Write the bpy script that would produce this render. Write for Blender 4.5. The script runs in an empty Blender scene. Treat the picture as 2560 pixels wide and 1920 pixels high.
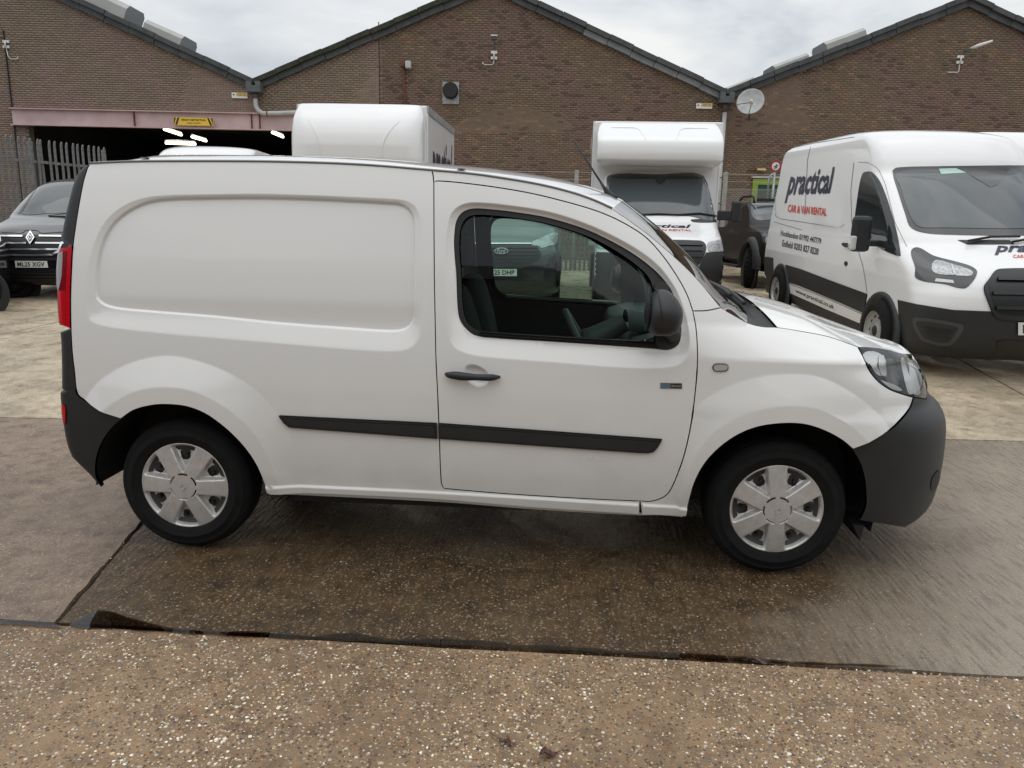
import bpy, bmesh, math, random
import numpy as np
from mathutils import Vector, Matrix
from mathutils.bvhtree import BVHTree
from mathutils.geometry import delaunay_2d_cdt, tessellate_polygon

SC = bpy.context.scene
COL = SC.collection
RNG = np.random.default_rng(7)
random.seed(7)

# ------------------------------------------------------------------ camera
F, CX, CY, CZ = 1864.138, 1.67779, -4.03997, 1.52819        # focal length in photo pixels, position in metres
YAW, PIT, ROL = -0.0532333, 0.2117089, 0.0208012


def cam_axes():
    f0 = np.array([math.sin(YAW), math.cos(YAW), 0.0]); r0 = np.array([math.cos(YAW), -math.sin(YAW), 0.0]); u0 = np.array([0, 0, 1.0])
    fw = f0 * math.cos(PIT) - u0 * math.sin(PIT); up = u0 * math.cos(PIT) + f0 * math.sin(PIT)
    return r0 * math.cos(ROL) + up * math.sin(ROL), up * math.cos(ROL) - r0 * math.sin(ROL), fw, r0, f0


CR, CU, CF, RH, FH = cam_axes()
CP = np.array([CX, CY, CZ])
cd = bpy.data.cameras.new('camera'); cam = bpy.data.objects.new('camera', cd); COL.objects.link(cam)
cd.sensor_width = 36.0; cd.lens = F / 2560 * 36.0; cd.clip_start = 0.05; cd.clip_end = 2000
cam.matrix_world = Matrix(((CR[0], CU[0], -CF[0], CX), (CR[1], CU[1], -CF[1], CY), (CR[2], CU[2], -CF[2], CZ), (0, 0, 0, 1)))
SC.camera = cam

# ------------------------------------------------------------------ sky and sun (overcast)
SUN_EL, SUN_AZ = math.radians(80), math.radians(205)     # azimuth clockwise from +Y (the sun stands behind the photographer)
w = bpy.data.worlds.new('World'); SC.world = w; w.use_nodes = True
nt = w.node_tree; nt.nodes.clear(); N = nt.nodes; L = nt.links
out = N.new('ShaderNodeOutputWorld'); mix = N.new('ShaderNodeMixShader'); b1 = N.new('ShaderNodeBackground'); b2 = N.new('ShaderNodeBackground')
sky = N.new('ShaderNodeTexSky'); sky.sky_type = 'NISHITA'; sky.sun_disc = False; sky.sun_elevation = SUN_EL; sky.sun_rotation = SUN_AZ
b1.inputs[1].default_value = 0.1; L.new(sky.outputs[0], b1.inputs[0])
tc = N.new('ShaderNodeTexCoord'); mp = N.new('ShaderNodeMapping'); mp.inputs['Scale'].default_value = (1.0, 1.0, 2.6)
n1 = N.new('ShaderNodeTexNoise'); n1.inputs['Scale'].default_value = 3.1; n1.inputs['Detail'].default_value = 7; n1.inputs['Roughness'].default_value = 0.52; n1.inputs['Distortion'].default_value = 0.35
rp = N.new('ShaderNodeValToRGB'); rp.color_ramp.elements[0].position = 0.34; rp.color_ramp.elements[0].color = (0.56, 0.605, 0.66, 1)
rp.color_ramp.elements[1].position = 0.60; rp.color_ramp.elements[1].color = (1.0, 1.0, 0.985, 1)
e = rp.color_ramp.elements.new(0.47); e.color = (0.80, 0.83, 0.855, 1)
L.new(tc.outputs['Generated'], mp.inputs[0]); L.new(mp.outputs[0], n1.inputs['Vector']); L.new(n1.outputs[0], rp.inputs[0]); 
sx = N.new('ShaderNodeSeparateXYZ'); L.new(tc.outputs['Generated'], sx.inputs[0])                 # overcast sky: brighter overhead than at the horizon
cie = N.new('ShaderNodeMapRange'); cie.inputs[1].default_value = 0.0; cie.inputs[2].default_value = 1.0; cie.inputs[3].default_value = 0.72; cie.inputs[4].default_value = 1.45; L.new(sx.outputs[2], cie.inputs[0])
mu = N.new('ShaderNodeMix'); mu.data_type = 'RGBA'; mu.blend_type = 'MULTIPLY'; mu.inputs[0].default_value = 1.0; L.new(rp.outputs[0], mu.inputs[6]); L.new(cie.outputs[0], mu.inputs[7]); L.new(mu.outputs[2], b2.inputs[0])
b2.inputs[1].default_value = 1.0; mix.inputs[0].default_value = 0.93
L.new(b1.outputs[0], mix.inputs[1]); L.new(b2.outputs[0], mix.inputs[2]); L.new(mix.outputs[0], out.inputs[0])
sl = bpy.data.lights.new('sun', 'SUN'); sl.energy = 0.6; sl.angle = math.radians(75); sl.color = (1.0, 0.975, 0.94)
so = bpy.data.objects.new('sun', sl); COL.objects.link(so)
sd = Vector((math.sin(SUN_AZ) * math.cos(SUN_EL), math.cos(SUN_AZ) * math.cos(SUN_EL), math.sin(SUN_EL)))
so.rotation_euler = sd.to_track_quat('Z', 'Y').to_euler(); so.location = sd * 40
vs = SC.view_settings; vs.view_transform = 'Standard'; vs.look = 'None'; vs.exposure = 0.12; vs.gamma = 1.0; vs.use_curve_mapping = False


# ------------------------------------------------------------------ pixel and ground helpers
def ray(px, py):
    return CF + CR * ((px - 1280) / F) - CU * ((py - 960) / F)


def gz(y):                       # the yard rises gently behind the van, then levels out
    y = float(y)
    return 0.0 if y < 1.5 else (0.03 * (y - 1.5) if y < 10 else 0.255)


def ground(px, py):
    d = ray(px, py); z = 0.0
    for _ in range(30):
        t = (z - CZ) / d[2]; p = CP + d * t; z = 0.5 * z + 0.5 * gz(p[1])
    return CP + d * ((z - CZ) / d[2])


def onz(px, py, z):
    d = ray(px, py); return CP + d * ((z - CZ) / d[2])


def depth(px, py, t):
    return CP + ray(px, py) * t


def onplane(px, py, p0, n):
    d = ray(px, py); return CP + d * (np.dot(np.asarray(p0) - CP, n) / np.dot(d, n))


def proj(P):
    d = np.asarray(P, float) - CP; z = d @ CF
    return np.stack([1280 + F * (d @ CR) / z, 960 - F * (d @ CU) / z], -1)


# ------------------------------------------------------------------ materials
MATS = {}


def mat(name, col, rough=0.5, metal=0.0, coat=0.0, spec=0.5, var=0.0, vs=8.0, bump=0.0, bs=60.0, trans=0.0, emit=0.0, ior=1.5, attr=None, rvar=0.0, low_tint=0.0):
    if name in MATS: return MATS[name]
    m = bpy.data.materials.new(name); m.use_nodes = True; t = m.node_tree; N = t.nodes; L = t.links
    p = N['Principled BSDF']; p.inputs['Base Color'].default_value = (*col, 1); p.inputs['Roughness'].default_value = rough
    p.inputs['Metallic'].default_value = metal; p.inputs['Coat Weight'].default_value = coat; p.inputs['Coat Roughness'].default_value = 0.04
    p.inputs['Specular IOR Level'].default_value = spec; p.inputs['IOR'].default_value = ior; p.inputs['Transmission Weight'].default_value = trans
    if emit: p.inputs['Emission Color'].default_value = (*col, 1); p.inputs['Emission Strength'].default_value = emit
    cur = None
    geo = N.new('ShaderNodeTexCoord')
    if attr:
        a = N.new('ShaderNodeAttribute'); a.attribute_name = attr; cur = a.outputs['Color']
    if var:
        n = N.new('ShaderNodeTexNoise'); n.inputs['Scale'].default_value = vs; n.inputs['Detail'].default_value = 6; n.inputs['Roughness'].default_value = 0.6
        L.new(geo.outputs['Object'], n.inputs['Vector'])
        mr = N.new('ShaderNodeMapRange'); mr.inputs[1].default_value = 0.3; mr.inputs[2].default_value = 0.7; mr.inputs[3].default_value = 1 - var; mr.inputs[4].default_value = 1 + var
        L.new(n.outputs[0], mr.inputs[0])
        mx = N.new('ShaderNodeMix'); mx.data_type = 'RGBA'; mx.blend_type = 'MULTIPLY'; mx.inputs[0].default_value = 1
        if cur: L.new(cur, mx.inputs[6])
        else: mx.inputs[6].default_value = (*col, 1)
        L.new(mr.outputs[0], mx.inputs[7]); cur = mx.outputs[2]
        if rvar:
            m2 = N.new('ShaderNodeMapRange'); m2.inputs[1].default_value = 0.3; m2.inputs[2].default_value = 0.7; m2.inputs[3].default_value = max(0, rough - rvar); m2.inputs[4].default_value = min(1, rough + rvar)
            L.new(n.outputs[0], m2.inputs[0]); L.new(m2.outputs[0], p.inputs['Roughness'])
    if low_tint:                          # brown tint in the base colour that fades out with height, broken by noise
        sx = N.new('ShaderNodeSeparateXYZ'); L.new(geo.outputs['Object'], sx.inputs[0])
        dn = N.new('ShaderNodeTexNoise'); dn.inputs['Scale'].default_value = 5; dn.inputs['Detail'].default_value = 8; L.new(geo.outputs['Object'], dn.inputs['Vector'])
        h = N.new('ShaderNodeMapRange'); h.inputs[1].default_value = 0.95; h.inputs[2].default_value = 0.2; L.new(sx.outputs[2], h.inputs[0])
        q = N.new('ShaderNodeMath'); q.operation = 'MULTIPLY'; L.new(h.outputs[0], q.inputs[0]); L.new(dn.outputs[0], q.inputs[1])
        q2 = N.new('ShaderNodeMath'); q2.operation = 'MULTIPLY'; q2.inputs[1].default_value = low_tint; L.new(q.outputs[0], q2.inputs[0])
        mx = N.new('ShaderNodeMix'); mx.data_type = 'RGBA'; L.new(q2.outputs[0], mx.inputs[0])
        if cur: L.new(cur, mx.inputs[6])
        else: mx.inputs[6].default_value = (*col, 1)
        mx.inputs[7].default_value = (0.28, 0.24, 0.19, 1); cur = mx.outputs[2]
    if cur: L.new(cur, p.inputs['Base Color'])
    if bump:
        n = N.new('ShaderNodeTexNoise'); n.inputs['Scale'].default_value = bs; n.inputs['Detail'].default_value = 4
        L.new(geo.outputs['Object'], n.inputs['Vector']); b = N.new('ShaderNodeBump'); b.inputs['Strength'].default_value = bump; b.inputs['Distance'].default_value = 0.004
        L.new(n.outputs[0], b.inputs['Height']); L.new(b.outputs[0], p.inputs['Normal'])
    MATS[name] = m
    return m


def glass_mat(name, col, dens, rough=0.0, refl=1.0):
    """thin tinted pane: mostly see-through, mirror-like by fresnel"""
    m = bpy.data.materials.new(name); m.use_nodes = True; t = m.node_tree; N = t.nodes; L = t.links; N.remove(N['Principled BSDF'])
    o = N['Material Output']; tr = N.new('ShaderNodeBsdfTransparent'); tr.inputs[0].default_value = (*[c * dens for c in col], 1)
    gl = N.new('ShaderNodeBsdfGlossy'); gl.inputs['Roughness'].default_value = rough; gl.inputs[0].default_value = (refl, refl, refl, 1); fr = N.new('ShaderNodeFresnel'); fr.inputs[0].default_value = 1.5
    mx = N.new('ShaderNodeMixShader'); L.new(fr.outputs[0], mx.inputs[0]); L.new(tr.outputs[0], mx.inputs[1]); L.new(gl.outputs[0], mx.inputs[2]); L.new(mx.outputs[0], o.inputs[0])
    MATS[name] = m
    return m


# ------------------------------------------------------------------ mesh helpers
def link(name, me, m=None, parent=None, loc=None):
    o = bpy.data.objects.new(name, me); COL.objects.link(o)
    if m is not None and not me.materials: me.materials.append(m)
    if parent is not None: o.parent = parent
    if loc is not None: o.location = loc
    return o


def mk(name, V, Fc, m, parent=None, smooth=False, normals=None, origin=None, sharp=None):
    """one mesh object; V in world metres; origin = where the parent's empty stands"""
    me = bpy.data.meshes.new(name)
    V = np.asarray(V, float)
    if origin is not None: V = V - np.asarray(origin)
    me.from_pydata(V.tolist(), [], [list(map(int, f)) for f in Fc]); me.update()
    if smooth:
        me.polygons.foreach_set('use_smooth', [True] * len(me.polygons))
        if sharp is not None:
            bm = bmesh.new(); bm.from_mesh(me)
            for ed in bm.edges:
                if len(ed.link_faces) == 2 and ed.calc_face_angle(0) > math.radians(sharp): ed.smooth = False
            bm.to_mesh(me); bm.free()
    if normals is not None: me.normals_split_custom_set_from_vertices([tuple(n) for n in normals])
    return link(name, me, m, parent)


def tag(o, label=None, cat=None, group=None, kind=None):
    if label: o['label'] = label
    if cat: o['category'] = cat
    if group: o['group'] = group
    if kind: o['kind'] = kind
    return o


def empty(name, loc, label, cat, group=None):
    o = bpy.data.objects.new(name, None); COL.objects.link(o); o.location = loc; o.empty_display_size = 0.2
    return tag(o, label, cat, group)


def boxg(c, s, ax=None):
    """box verts and faces: centre, size, optional 3 axes"""
    c = np.asarray(c, float); s = np.asarray(s, float) / 2
    A = np.eye(3) if ax is None else np.asarray(ax, float)
    V = [c + A[0] * (i * s[0]) + A[1] * (j * s[1]) + A[2] * (k * s[2]) for i in (-1, 1) for j in (-1, 1) for k in (-1, 1)]
    return V, [(0, 1, 3, 2), (4, 6, 7, 5), (0, 4, 5, 1), (2, 3, 7, 6), (0, 2, 6, 4), (1, 5, 7, 3)]


def join(parts):
    V = []; Fc = []
    for v, f in parts:
        n = len(V); V += list(v); Fc += [tuple(i + n for i in q) for q in f]
    return V, Fc


def bevelled(o, wd=0.01, seg=2):
    b = o.modifiers.new('bevel', 'BEVEL'); b.width = wd; b.segments = seg; b.limit_method = 'ANGLE'; b.angle_limit = math.radians(40)
    return o


def tubeg(P, r, n=8, cap=True):
    P = [np.asarray(p, float) for p in P]; V = []; Fc = []; up = np.array([0.0, 0, 1])
    rr = r if hasattr(r, '__len__') else [r] * len(P)
    u_prev = None
    for i, p in enumerate(P):
        t = P[min(i + 1, len(P) - 1)] - P[max(i - 1, 0)]; t /= np.linalg.norm(t) + 1e-12
        if u_prev is None:
            a = up if abs(t[2]) < 0.9 else np.array([1.0, 0, 0]); u = np.cross(a, t)
        else: u = u_prev - t * np.dot(u_prev, t)
        u /= np.linalg.norm(u) + 1e-12; u_prev = u; v = np.cross(t, u)
        for k in range(n):
            a = 2 * math.pi * k / n; V.append(p + (u * math.cos(a) + v * math.sin(a)) * rr[i])
    for i in range(len(P) - 1):
        for k in range(n): Fc.append((i * n + k, i * n + (k + 1) % n, (i + 1) * n + (k + 1) % n, (i + 1) * n + k))
    if cap: Fc.append(tuple(range(n))[::-1]); Fc.append(tuple((len(P) - 1) * n + k for k in range(n)))
    return V, Fc


def latheg(prof, c, axis, n=48, close=False):
    """profile [(radius, along)] turned about axis through c"""
    axis = np.asarray(axis, float); axis = axis / np.linalg.norm(axis); a = np.array([0, 0, 1.0]) if abs(axis[2]) < 0.9 else np.array([1.0, 0, 0])
    u = np.cross(axis, a); u /= np.linalg.norm(u); v = np.cross(axis, u); V = []; Fc = []
    for r, h in prof:
        for k in range(n):
            t = 2 * math.pi * k / n; V.append(np.asarray(c) + axis * h + (u * math.cos(t) + v * math.sin(t)) * r)
    m = len(prof)
    for i in range(m - 1 + (1 if close else 0)):
        j = (i + 1) % m
        for k in range(n): Fc.append((i * n + k, i * n + (k + 1) % n, j * n + (k + 1) % n, j * n + k))
    return V, Fc


def gridg(P):
    """P: array rows x cols x 3"""
    P = np.asarray(P, float); r, c = P.shape[:2]
    return P.reshape(-1, 3), [(i * c + j, i * c + j + 1, (i + 1) * c + j + 1, (i + 1) * c + j) for i in range(r - 1) for j in range(c - 1)]


def prismg(poly, d):
    """planar 3D polygon extruded by vector d"""
    P = [np.asarray(p, float) for p in poly]; n = len(P); d = np.asarray(d, float)
    V = P + [p + d for p in P]
    return V, [tuple(range(n))[::-1], tuple(range(n, 2 * n))] + [(i, (i + 1) % n, n + (i + 1) % n, n + i) for i in range(n)]


def spline(P, n, closed=False):
    """Catmull-Rom through 2D/3D points, resampled to about n points by length"""
    P = np.asarray(P, float); m = len(P)
    if closed: Q = np.vstack([P[-1], P, P[0], P[1]])
    else: Q = np.vstack([2 * P[0] - P[1], P, 2 * P[-1] - P[-2]])
    segs = m if closed else m - 1; out = []
    for i in range(segs):
        p0, p1, p2, p3 = Q[i:i + 4]
        t = np.linspace(0, 1, 24, endpoint=False)[:, None]
        # centripetal-like damping: use chord-limited tangents
        d = np.linalg.norm(p2 - p1); m1 = (p2 - p0); m2 = (p3 - p1)
        m1 = m1 / (np.linalg.norm(m1) + 1e-9) * d; m2 = m2 / (np.linalg.norm(m2) + 1e-9) * d
        out.append((2 * t**3 - 3 * t**2 + 1) * p1 + (t**3 - 2 * t**2 + t) * m1 + (-2 * t**3 + 3 * t**2) * p2 + (t**3 - t**2) * m2)
    out = np.vstack(out + ([] if closed else [P[-1:]]))
    return resample(out, n, closed)


def resample(P, n, closed=False):
    P = np.asarray(P, float)
    if closed: P = np.vstack([P, P[:1]])
    s = np.concatenate([[0], np.cumsum(np.linalg.norm(np.diff(P, axis=0), axis=1))])
    t = np.linspace(0, s[-1], n + 1 if closed else n)
    if closed: t = t[:-1]
    return np.stack([np.interp(t, s, P[:, k]) for k in range(P.shape[1])], -1)


def inpoly(P, poly):
    P = np.asarray(P); x, y = P[:, 0], P[:, 1]; poly = np.asarray(poly); c = np.zeros(len(P), bool); j = len(poly) - 1
    for i in range(len(poly)):
        xi, yi = poly[i]; xj, yj = poly[j]
        if yi != yj:
            c ^= ((yi > y) != (yj > y)) & (x < (xj - xi) * (y - yi) / (yj - yi) + xi)
        j = i
    return c


def pdist(P, line, closed=True):
    """distance of points to a polyline"""
    P = np.asarray(P, float); A = np.asarray(line, float); B = np.roll(A, -1, 0) if closed else A[1:]
    if not closed: A = A[:-1]
    best = np.full(len(P), 1e9); d = B - A; ll = (d * d).sum(1) + 1e-12
    for k in range(0, len(P), 4000):
        q = P[k:k + 4000, None, :] - A[None]; t = np.clip((q * d).sum(2) / ll, 0, 1)
        best[k:k + 4000] = np.sqrt(((q - t[..., None] * d) ** 2).sum(2)).min(1)
    return best


def sdist(P, loop):
    d = pdist(P, loop); return np.where(inpoly(P, loop), d, -d)


def cdt(loops, inner=None, cons=()):
    """triangulate the area of loops[0] minus loops[1:], with extra points and crease lines"""
    V = []; E = []
    for lp in loops:
        n = len(V); V += [tuple(p) for p in lp]; E += [(n + i, n + (i + 1) % len(lp)) for i in range(len(lp))]
    for fl, k, closed in cons:
        idx = {}
        for i in np.nonzero(k)[0]: idx[int(i)] = len(V); V.append(tuple(fl[i]))
        for i in idx:
            j = (i + 1) % len(fl)
            if j in idx and (closed or j > i): E.append((idx[i], idx[j]))
    if inner is not None: V += [tuple(p) for p in inner]
    vo, _, fo, _, _, _ = delaunay_2d_cdt([Vector(v) for v in V], E, [], 0, 1e-7)
    vo = np.array([tuple(v) for v in vo]); fo = np.array([f for f in fo if len(f) == 3])
    c = vo[fo].mean(1); ok = inpoly(c, loops[0])
    for lp in loops[1:]: ok &= ~inpoly(c, lp)
    fo = fo[ok]
    a = vo[fo]; ar = (a[:, 1, 0] - a[:, 0, 0]) * (a[:, 2, 1] - a[:, 0, 1]) - (a[:, 1, 1] - a[:, 0, 1]) * (a[:, 2, 0] - a[:, 0, 0])
    fo = fo[np.abs(ar) > 1e-12]
    return vo, fo


def lattice(poly, step, margin):
    poly = np.asarray(poly); lo = poly.min(0); hi = poly.max(0)
    gx, gy = np.meshgrid(np.arange(lo[0], hi[0], step), np.arange(lo[1], hi[1], step)); P = np.stack([gx.ravel(), gy.ravel()], -1)
    P[:, 0] += (np.round((P[:, 1] - lo[1]) / step) % 2) * step / 2
    return P[sdist(P, poly) > margin]


def text2d(s, shear=0.0, bold=0.0, res=2, space=1.0):
    """flat text as 2D verts/triangles scaled to a unit box (0..1, baseline kept): returns V (n,2), faces, aspect"""
    cu = bpy.data.curves.new('t', 'FONT'); cu.body = s; cu.resolution_u = res; cu.shear = shear; cu.offset = bold; cu.space_character = space
    o = bpy.data.objects.new('t', cu); COL.objects.link(o); dg = bpy.context.evaluated_depsgraph_get(); me = bpy.data.meshes.new_from_object(o.evaluated_get(dg))
    V = np.array([v.co[:2] for v in me.vertices]); Fc = [tuple(p.vertices) for p in me.polygons]
    bpy.data.objects.remove(o); bpy.data.curves.remove(cu); bpy.data.meshes.remove(me)
    return V, Fc

# ================================================================== GROUND
def concrete_mat(name, base, dark, peb, wet, rough, groove=0.0, pebscale=70.0, patch=0.35, stain=None):
    m = bpy.data.materials.new(name); m.use_nodes = True; t = m.node_tree; N = t.nodes; L = t.links; p = N['Principled BSDF']
    tc = N.new('ShaderNodeTexCoord'); V = tc.outputs['Object']

    def noise(s, d=6, r=0.6, dist=0.0):
        n = N.new('ShaderNodeTexNoise'); n.inputs['Scale'].default_value = s; n.inputs['Detail'].default_value = d; n.inputs['Roughness'].default_value = r; n.inputs['Distortion'].default_value = dist
        L.new(V, n.inputs['Vector']); return n.outputs[0]

    def rng(s, a, b, c, d):
        q = N.new('ShaderNodeMapRange'); q.inputs[1].default_value = a; q.inputs[2].default_value = b; q.inputs[3].default_value = c; q.inputs[4].default_value = d; L.new(s, q.inputs[0]); return q.outputs[0]

    def mixc(f, a, b, mode='MIX'):
        q = N.new('ShaderNodeMix'); q.data_type = 'RGBA'; q.blend_type = mode
        for s, v in ((0, f), (6, a), (7, b)):
            if isinstance(v, tuple): q.inputs[s].default_value = (*v, 1)
            elif isinstance(v, float): q.inputs[s].default_value = v
            else: L.new(v, q.inputs[s])
        return q.outputs[2]
    big = noise(0.9, 5, 0.55, 0.6); mid = noise(9, 6, 0.65); fine = noise(140, 3, 0.7)
    c = mixc(rng(big, 0.38, 0.66, 0.0, 1.0), base, tuple(x * (1 + patch) for x in base))
    c = mixc(rng(mid, 0.45, 0.68, 0.0, 0.75), c, dark)
    c = mixc(rng(fine, 0.5, 0.75, 0.0, 0.55), c, tuple(x * 0.45 for x in base))
    hs = []
    for sc, th, pal, amt in ((pebscale, 0.30, ((0.10, 0.055, 0.03), (0.34, 0.20, 0.10), (0.16, 0.14, 0.12), (0.42, 0.33, 0.22)), peb), (pebscale * 0.62, 0.17, ((0.62, 0.55, 0.42), (0.70, 0.66, 0.58), (0.35, 0.20, 0.09), (0.05, 0.045, 0.045)), peb * 0.9)):
        v = N.new('ShaderNodeTexVoronoi'); v.inputs['Scale'].default_value = sc; L.new(V, v.inputs['Vector'])
        r = N.new('ShaderNodeValToRGB'); r.color_ramp.interpolation = 'CONSTANT'
        els = r.color_ramp.elements; els[0].color = (*pal[0], 1); els[1].position = 0.75; els[1].color = (*pal[3], 1)
        for ps, pc in ((0.3, pal[1]), (0.55, pal[2])):
            q = els.new(ps); q.color = (*pc, 1)
        sx = N.new('ShaderNodeSeparateColor'); L.new(v.outputs['Color'], sx.inputs[0]); L.new(sx.outputs[0], r.inputs[0])
        thr = N.new('ShaderNodeMath'); thr.operation = 'MULTIPLY'; thr.inputs[1].default_value = th * 2.2; L.new(sx.outputs[1], thr.inputs[0])
        df = N.new('ShaderNodeMath'); df.operation = 'SUBTRACT'; L.new(thr.outputs[0], df.inputs[0]); L.new(v.outputs['Distance'], df.inputs[1])
        k = rng(df.outputs[0], 0.0, 0.06, 0.0, amt); c = mixc(k, c, r.outputs[0]); hs.append(k)
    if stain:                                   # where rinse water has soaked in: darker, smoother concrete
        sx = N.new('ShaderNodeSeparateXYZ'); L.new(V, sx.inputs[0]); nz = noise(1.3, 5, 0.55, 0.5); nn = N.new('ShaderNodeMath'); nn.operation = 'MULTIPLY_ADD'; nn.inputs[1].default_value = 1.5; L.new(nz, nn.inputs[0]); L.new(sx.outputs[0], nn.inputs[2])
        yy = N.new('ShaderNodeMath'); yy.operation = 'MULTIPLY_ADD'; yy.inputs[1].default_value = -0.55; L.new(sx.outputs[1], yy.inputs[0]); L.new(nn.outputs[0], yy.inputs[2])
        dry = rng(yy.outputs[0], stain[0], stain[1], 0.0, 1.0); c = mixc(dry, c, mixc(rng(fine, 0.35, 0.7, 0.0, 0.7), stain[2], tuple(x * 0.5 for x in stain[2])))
    wetn = rng(noise(1.6, 6, 0.6, 0.8), 0.42, 0.6, 0.0, 1.0)
    L.new(c, p.inputs['Base Color'])
    rr = rng(wetn, 0.0, 1.0, rough, max(0.06, rough - wet)); L.new(rr, p.inputs['Roughness']); p.inputs['Specular IOR Level'].default_value = 0.5
    h = N.new('ShaderNodeMath'); h.operation = 'ADD'; L.new(mid, h.inputs[0]); h2 = N.new('ShaderNodeMath'); h2.operation = 'MULTIPLY_ADD'; h2.inputs[1].default_value = 0.5; L.new(hs[0], h2.inputs[0]); L.new(fine, h2.inputs[2])
    L.new(h2.outputs[0], h.inputs[1]); cur = h.outputs[0]
    if groove:
        mp = N.new('ShaderNodeMapping'); mp.inputs['Scale'].default_value = (48, 5.5, 1); L.new(V, mp.inputs[0])
        g = N.new('ShaderNodeTexNoise'); g.inputs['Scale'].default_value = 1.0; g.inputs['Detail'].default_value = 3; L.new(mp.outputs[0], g.inputs['Vector'])
        q = N.new('ShaderNodeMath'); q.operation = 'MULTIPLY_ADD'; q.inputs[1].default_value = groove; L.new(g.outputs[0], q.inputs[0]); L.new(cur, q.inputs[2]); cur = q.outputs[0]
        L.new(mixc(rng(g.outputs[0], 0.34, 0.50, 0.32 if groove > 2 else 0.12, 0.0), c, tuple(x * 0.5 for x in dark)), p.inputs['Base Color'])
    b = N.new('ShaderNodeBump'); b.inputs['Strength'].default_value = 0.75; b.inputs['Distance'].default_value = 0.006; L.new(cur, b.inputs['Height']); L.new(b.outputs[0], p.inputs['Normal'])
    return m


M_NEAR = concrete_mat('exposed_aggregate_concrete', (0.235, 0.155, 0.088), (0.105, 0.066, 0.035), 0.9, 0.25, 0.60, 0.0, 95.0, 0.5)
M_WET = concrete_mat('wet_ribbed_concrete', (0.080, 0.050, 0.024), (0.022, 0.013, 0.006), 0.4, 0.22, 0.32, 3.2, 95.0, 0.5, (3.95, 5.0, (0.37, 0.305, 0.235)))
M_WETL = concrete_mat('wet_worn_concrete', (0.225, 0.162, 0.118), (0.095, 0.066, 0.046), 0.4, 0.24, 0.34, 1.2, 95.0, 0.5)
M_FAR = concrete_mat('damp_yard_concrete', (0.45, 0.375, 0.265), (0.23, 0.18, 0.118), 0.35, 0.38, 0.50, 0.0, 60.0, 0.4)
M_BASE = mat('joint_dirt', (0.035, 0.028, 0.022), 0.5, var=0.4, vs=6, bump=0.5)

ys = [-60, -8, 1.5, 10, 60, 400]
xs = [-300, -40, 40, 300]
gv, gf = gridg([[(x, y, gz(y) - 0.02) for x in xs] for y in ys])
GROUND = tag(mk('ground', gv, [f[::-1] for f in gf], M_BASE), kind='structure')


def jy(x, k):          # joints that run across the yard
    return {0: -9.0, 1: -1.555 - 0.010 * x, 2: 1.36 + 0.042 * x, 3: 6.4 + 0.02 * x, 4: 12.5, 5: 19.0, 6: 25.4}[k]


def jx(y, k):          # joints that run away from the camera
    if ROW == 0: return {0: -4.6, 1: 6.4}[k]
    if ROW == 1: return {0: -9.0, 1: -0.50 - 0.205 * y, 2: 5.75 + 0.03 * y, 3: 12.0}[k]
    return {0: -14.0, 1: -5.2 + 0.05 * y, 2: 0.3 + 0.05 * y, 3: 5.80 + 0.157 * (y - 1.0), 4: 13.0 + 0.1 * y, 5: 22.0}[k]


ROW = 0


def slab(ix, iy, m, ncol, seed):
    global ROW
    ROW = iy
    r = np.random.default_rng(seed); n = 40; G = []
    g = 0.007
    for b in np.linspace(0, 1, n):
        row = []
        for a in np.linspace(0, 1, n):
            y = jy(0, iy) * (1 - b) + jy(0, iy + 1) * b
            for _ in range(3):
                x0, x1 = jx(y, ix) + g, jx(y, ix + 1) - g; x = x0 + (x1 - x0) * a
                y = (jy(x, iy) + g) * (1 - b) + (jy(x, iy + 1) - g) * b
            wob = 0.006 * math.sin(7.1 * x + seed) * math.sin(5.3 * y) if 0 < a < 1 and 0 < b < 1 else 0
            ed = 0.006 * math.sin(31 * x + 17 * y + seed) + 0.004 * math.sin(83 * x - 47 * y)
            if b == 0: y += abs(ed)
            if b == 1: y -= abs(ed)
            if a == 0: x += abs(ed)
            if a == 1: x -= abs(ed)
            row.append((x, y, gz(y) + wob * 0.35))
        G.append(row)
    V, Fc = gridg(G); V = list(V); Fc = [f[::-1] for f in Fc]
    Fc = [f[::-1] for f in Fc]
    # skirt
    ring = [j for j in range(n)] + [i * n + n - 1 for i in range(1, n)] + [(n - 1) * n + j for j in range(n - 2, -1, -1)] + [i * n for i in range(n - 2, 0, -1)]
    k = len(V); V += [np.array(V[i]) - (0, 0, 0.03) for i in ring]
    Fc += [(ring[i], k + i, k + (i + 1) % len(ring), ring[(i + 1) % len(ring)]) for i in range(len(ring))]
    return mk('concrete_slab', V, Fc, m, GROUND, True, sharp=50)


for iy in range(0, 6):
    if iy == 0: cells = [(0, M_NEAR)]
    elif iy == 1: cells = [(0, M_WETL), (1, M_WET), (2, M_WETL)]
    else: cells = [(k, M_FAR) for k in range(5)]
    for ix, m in cells: slab(ix, iy, m, 3, 10 * iy + ix)

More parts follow.
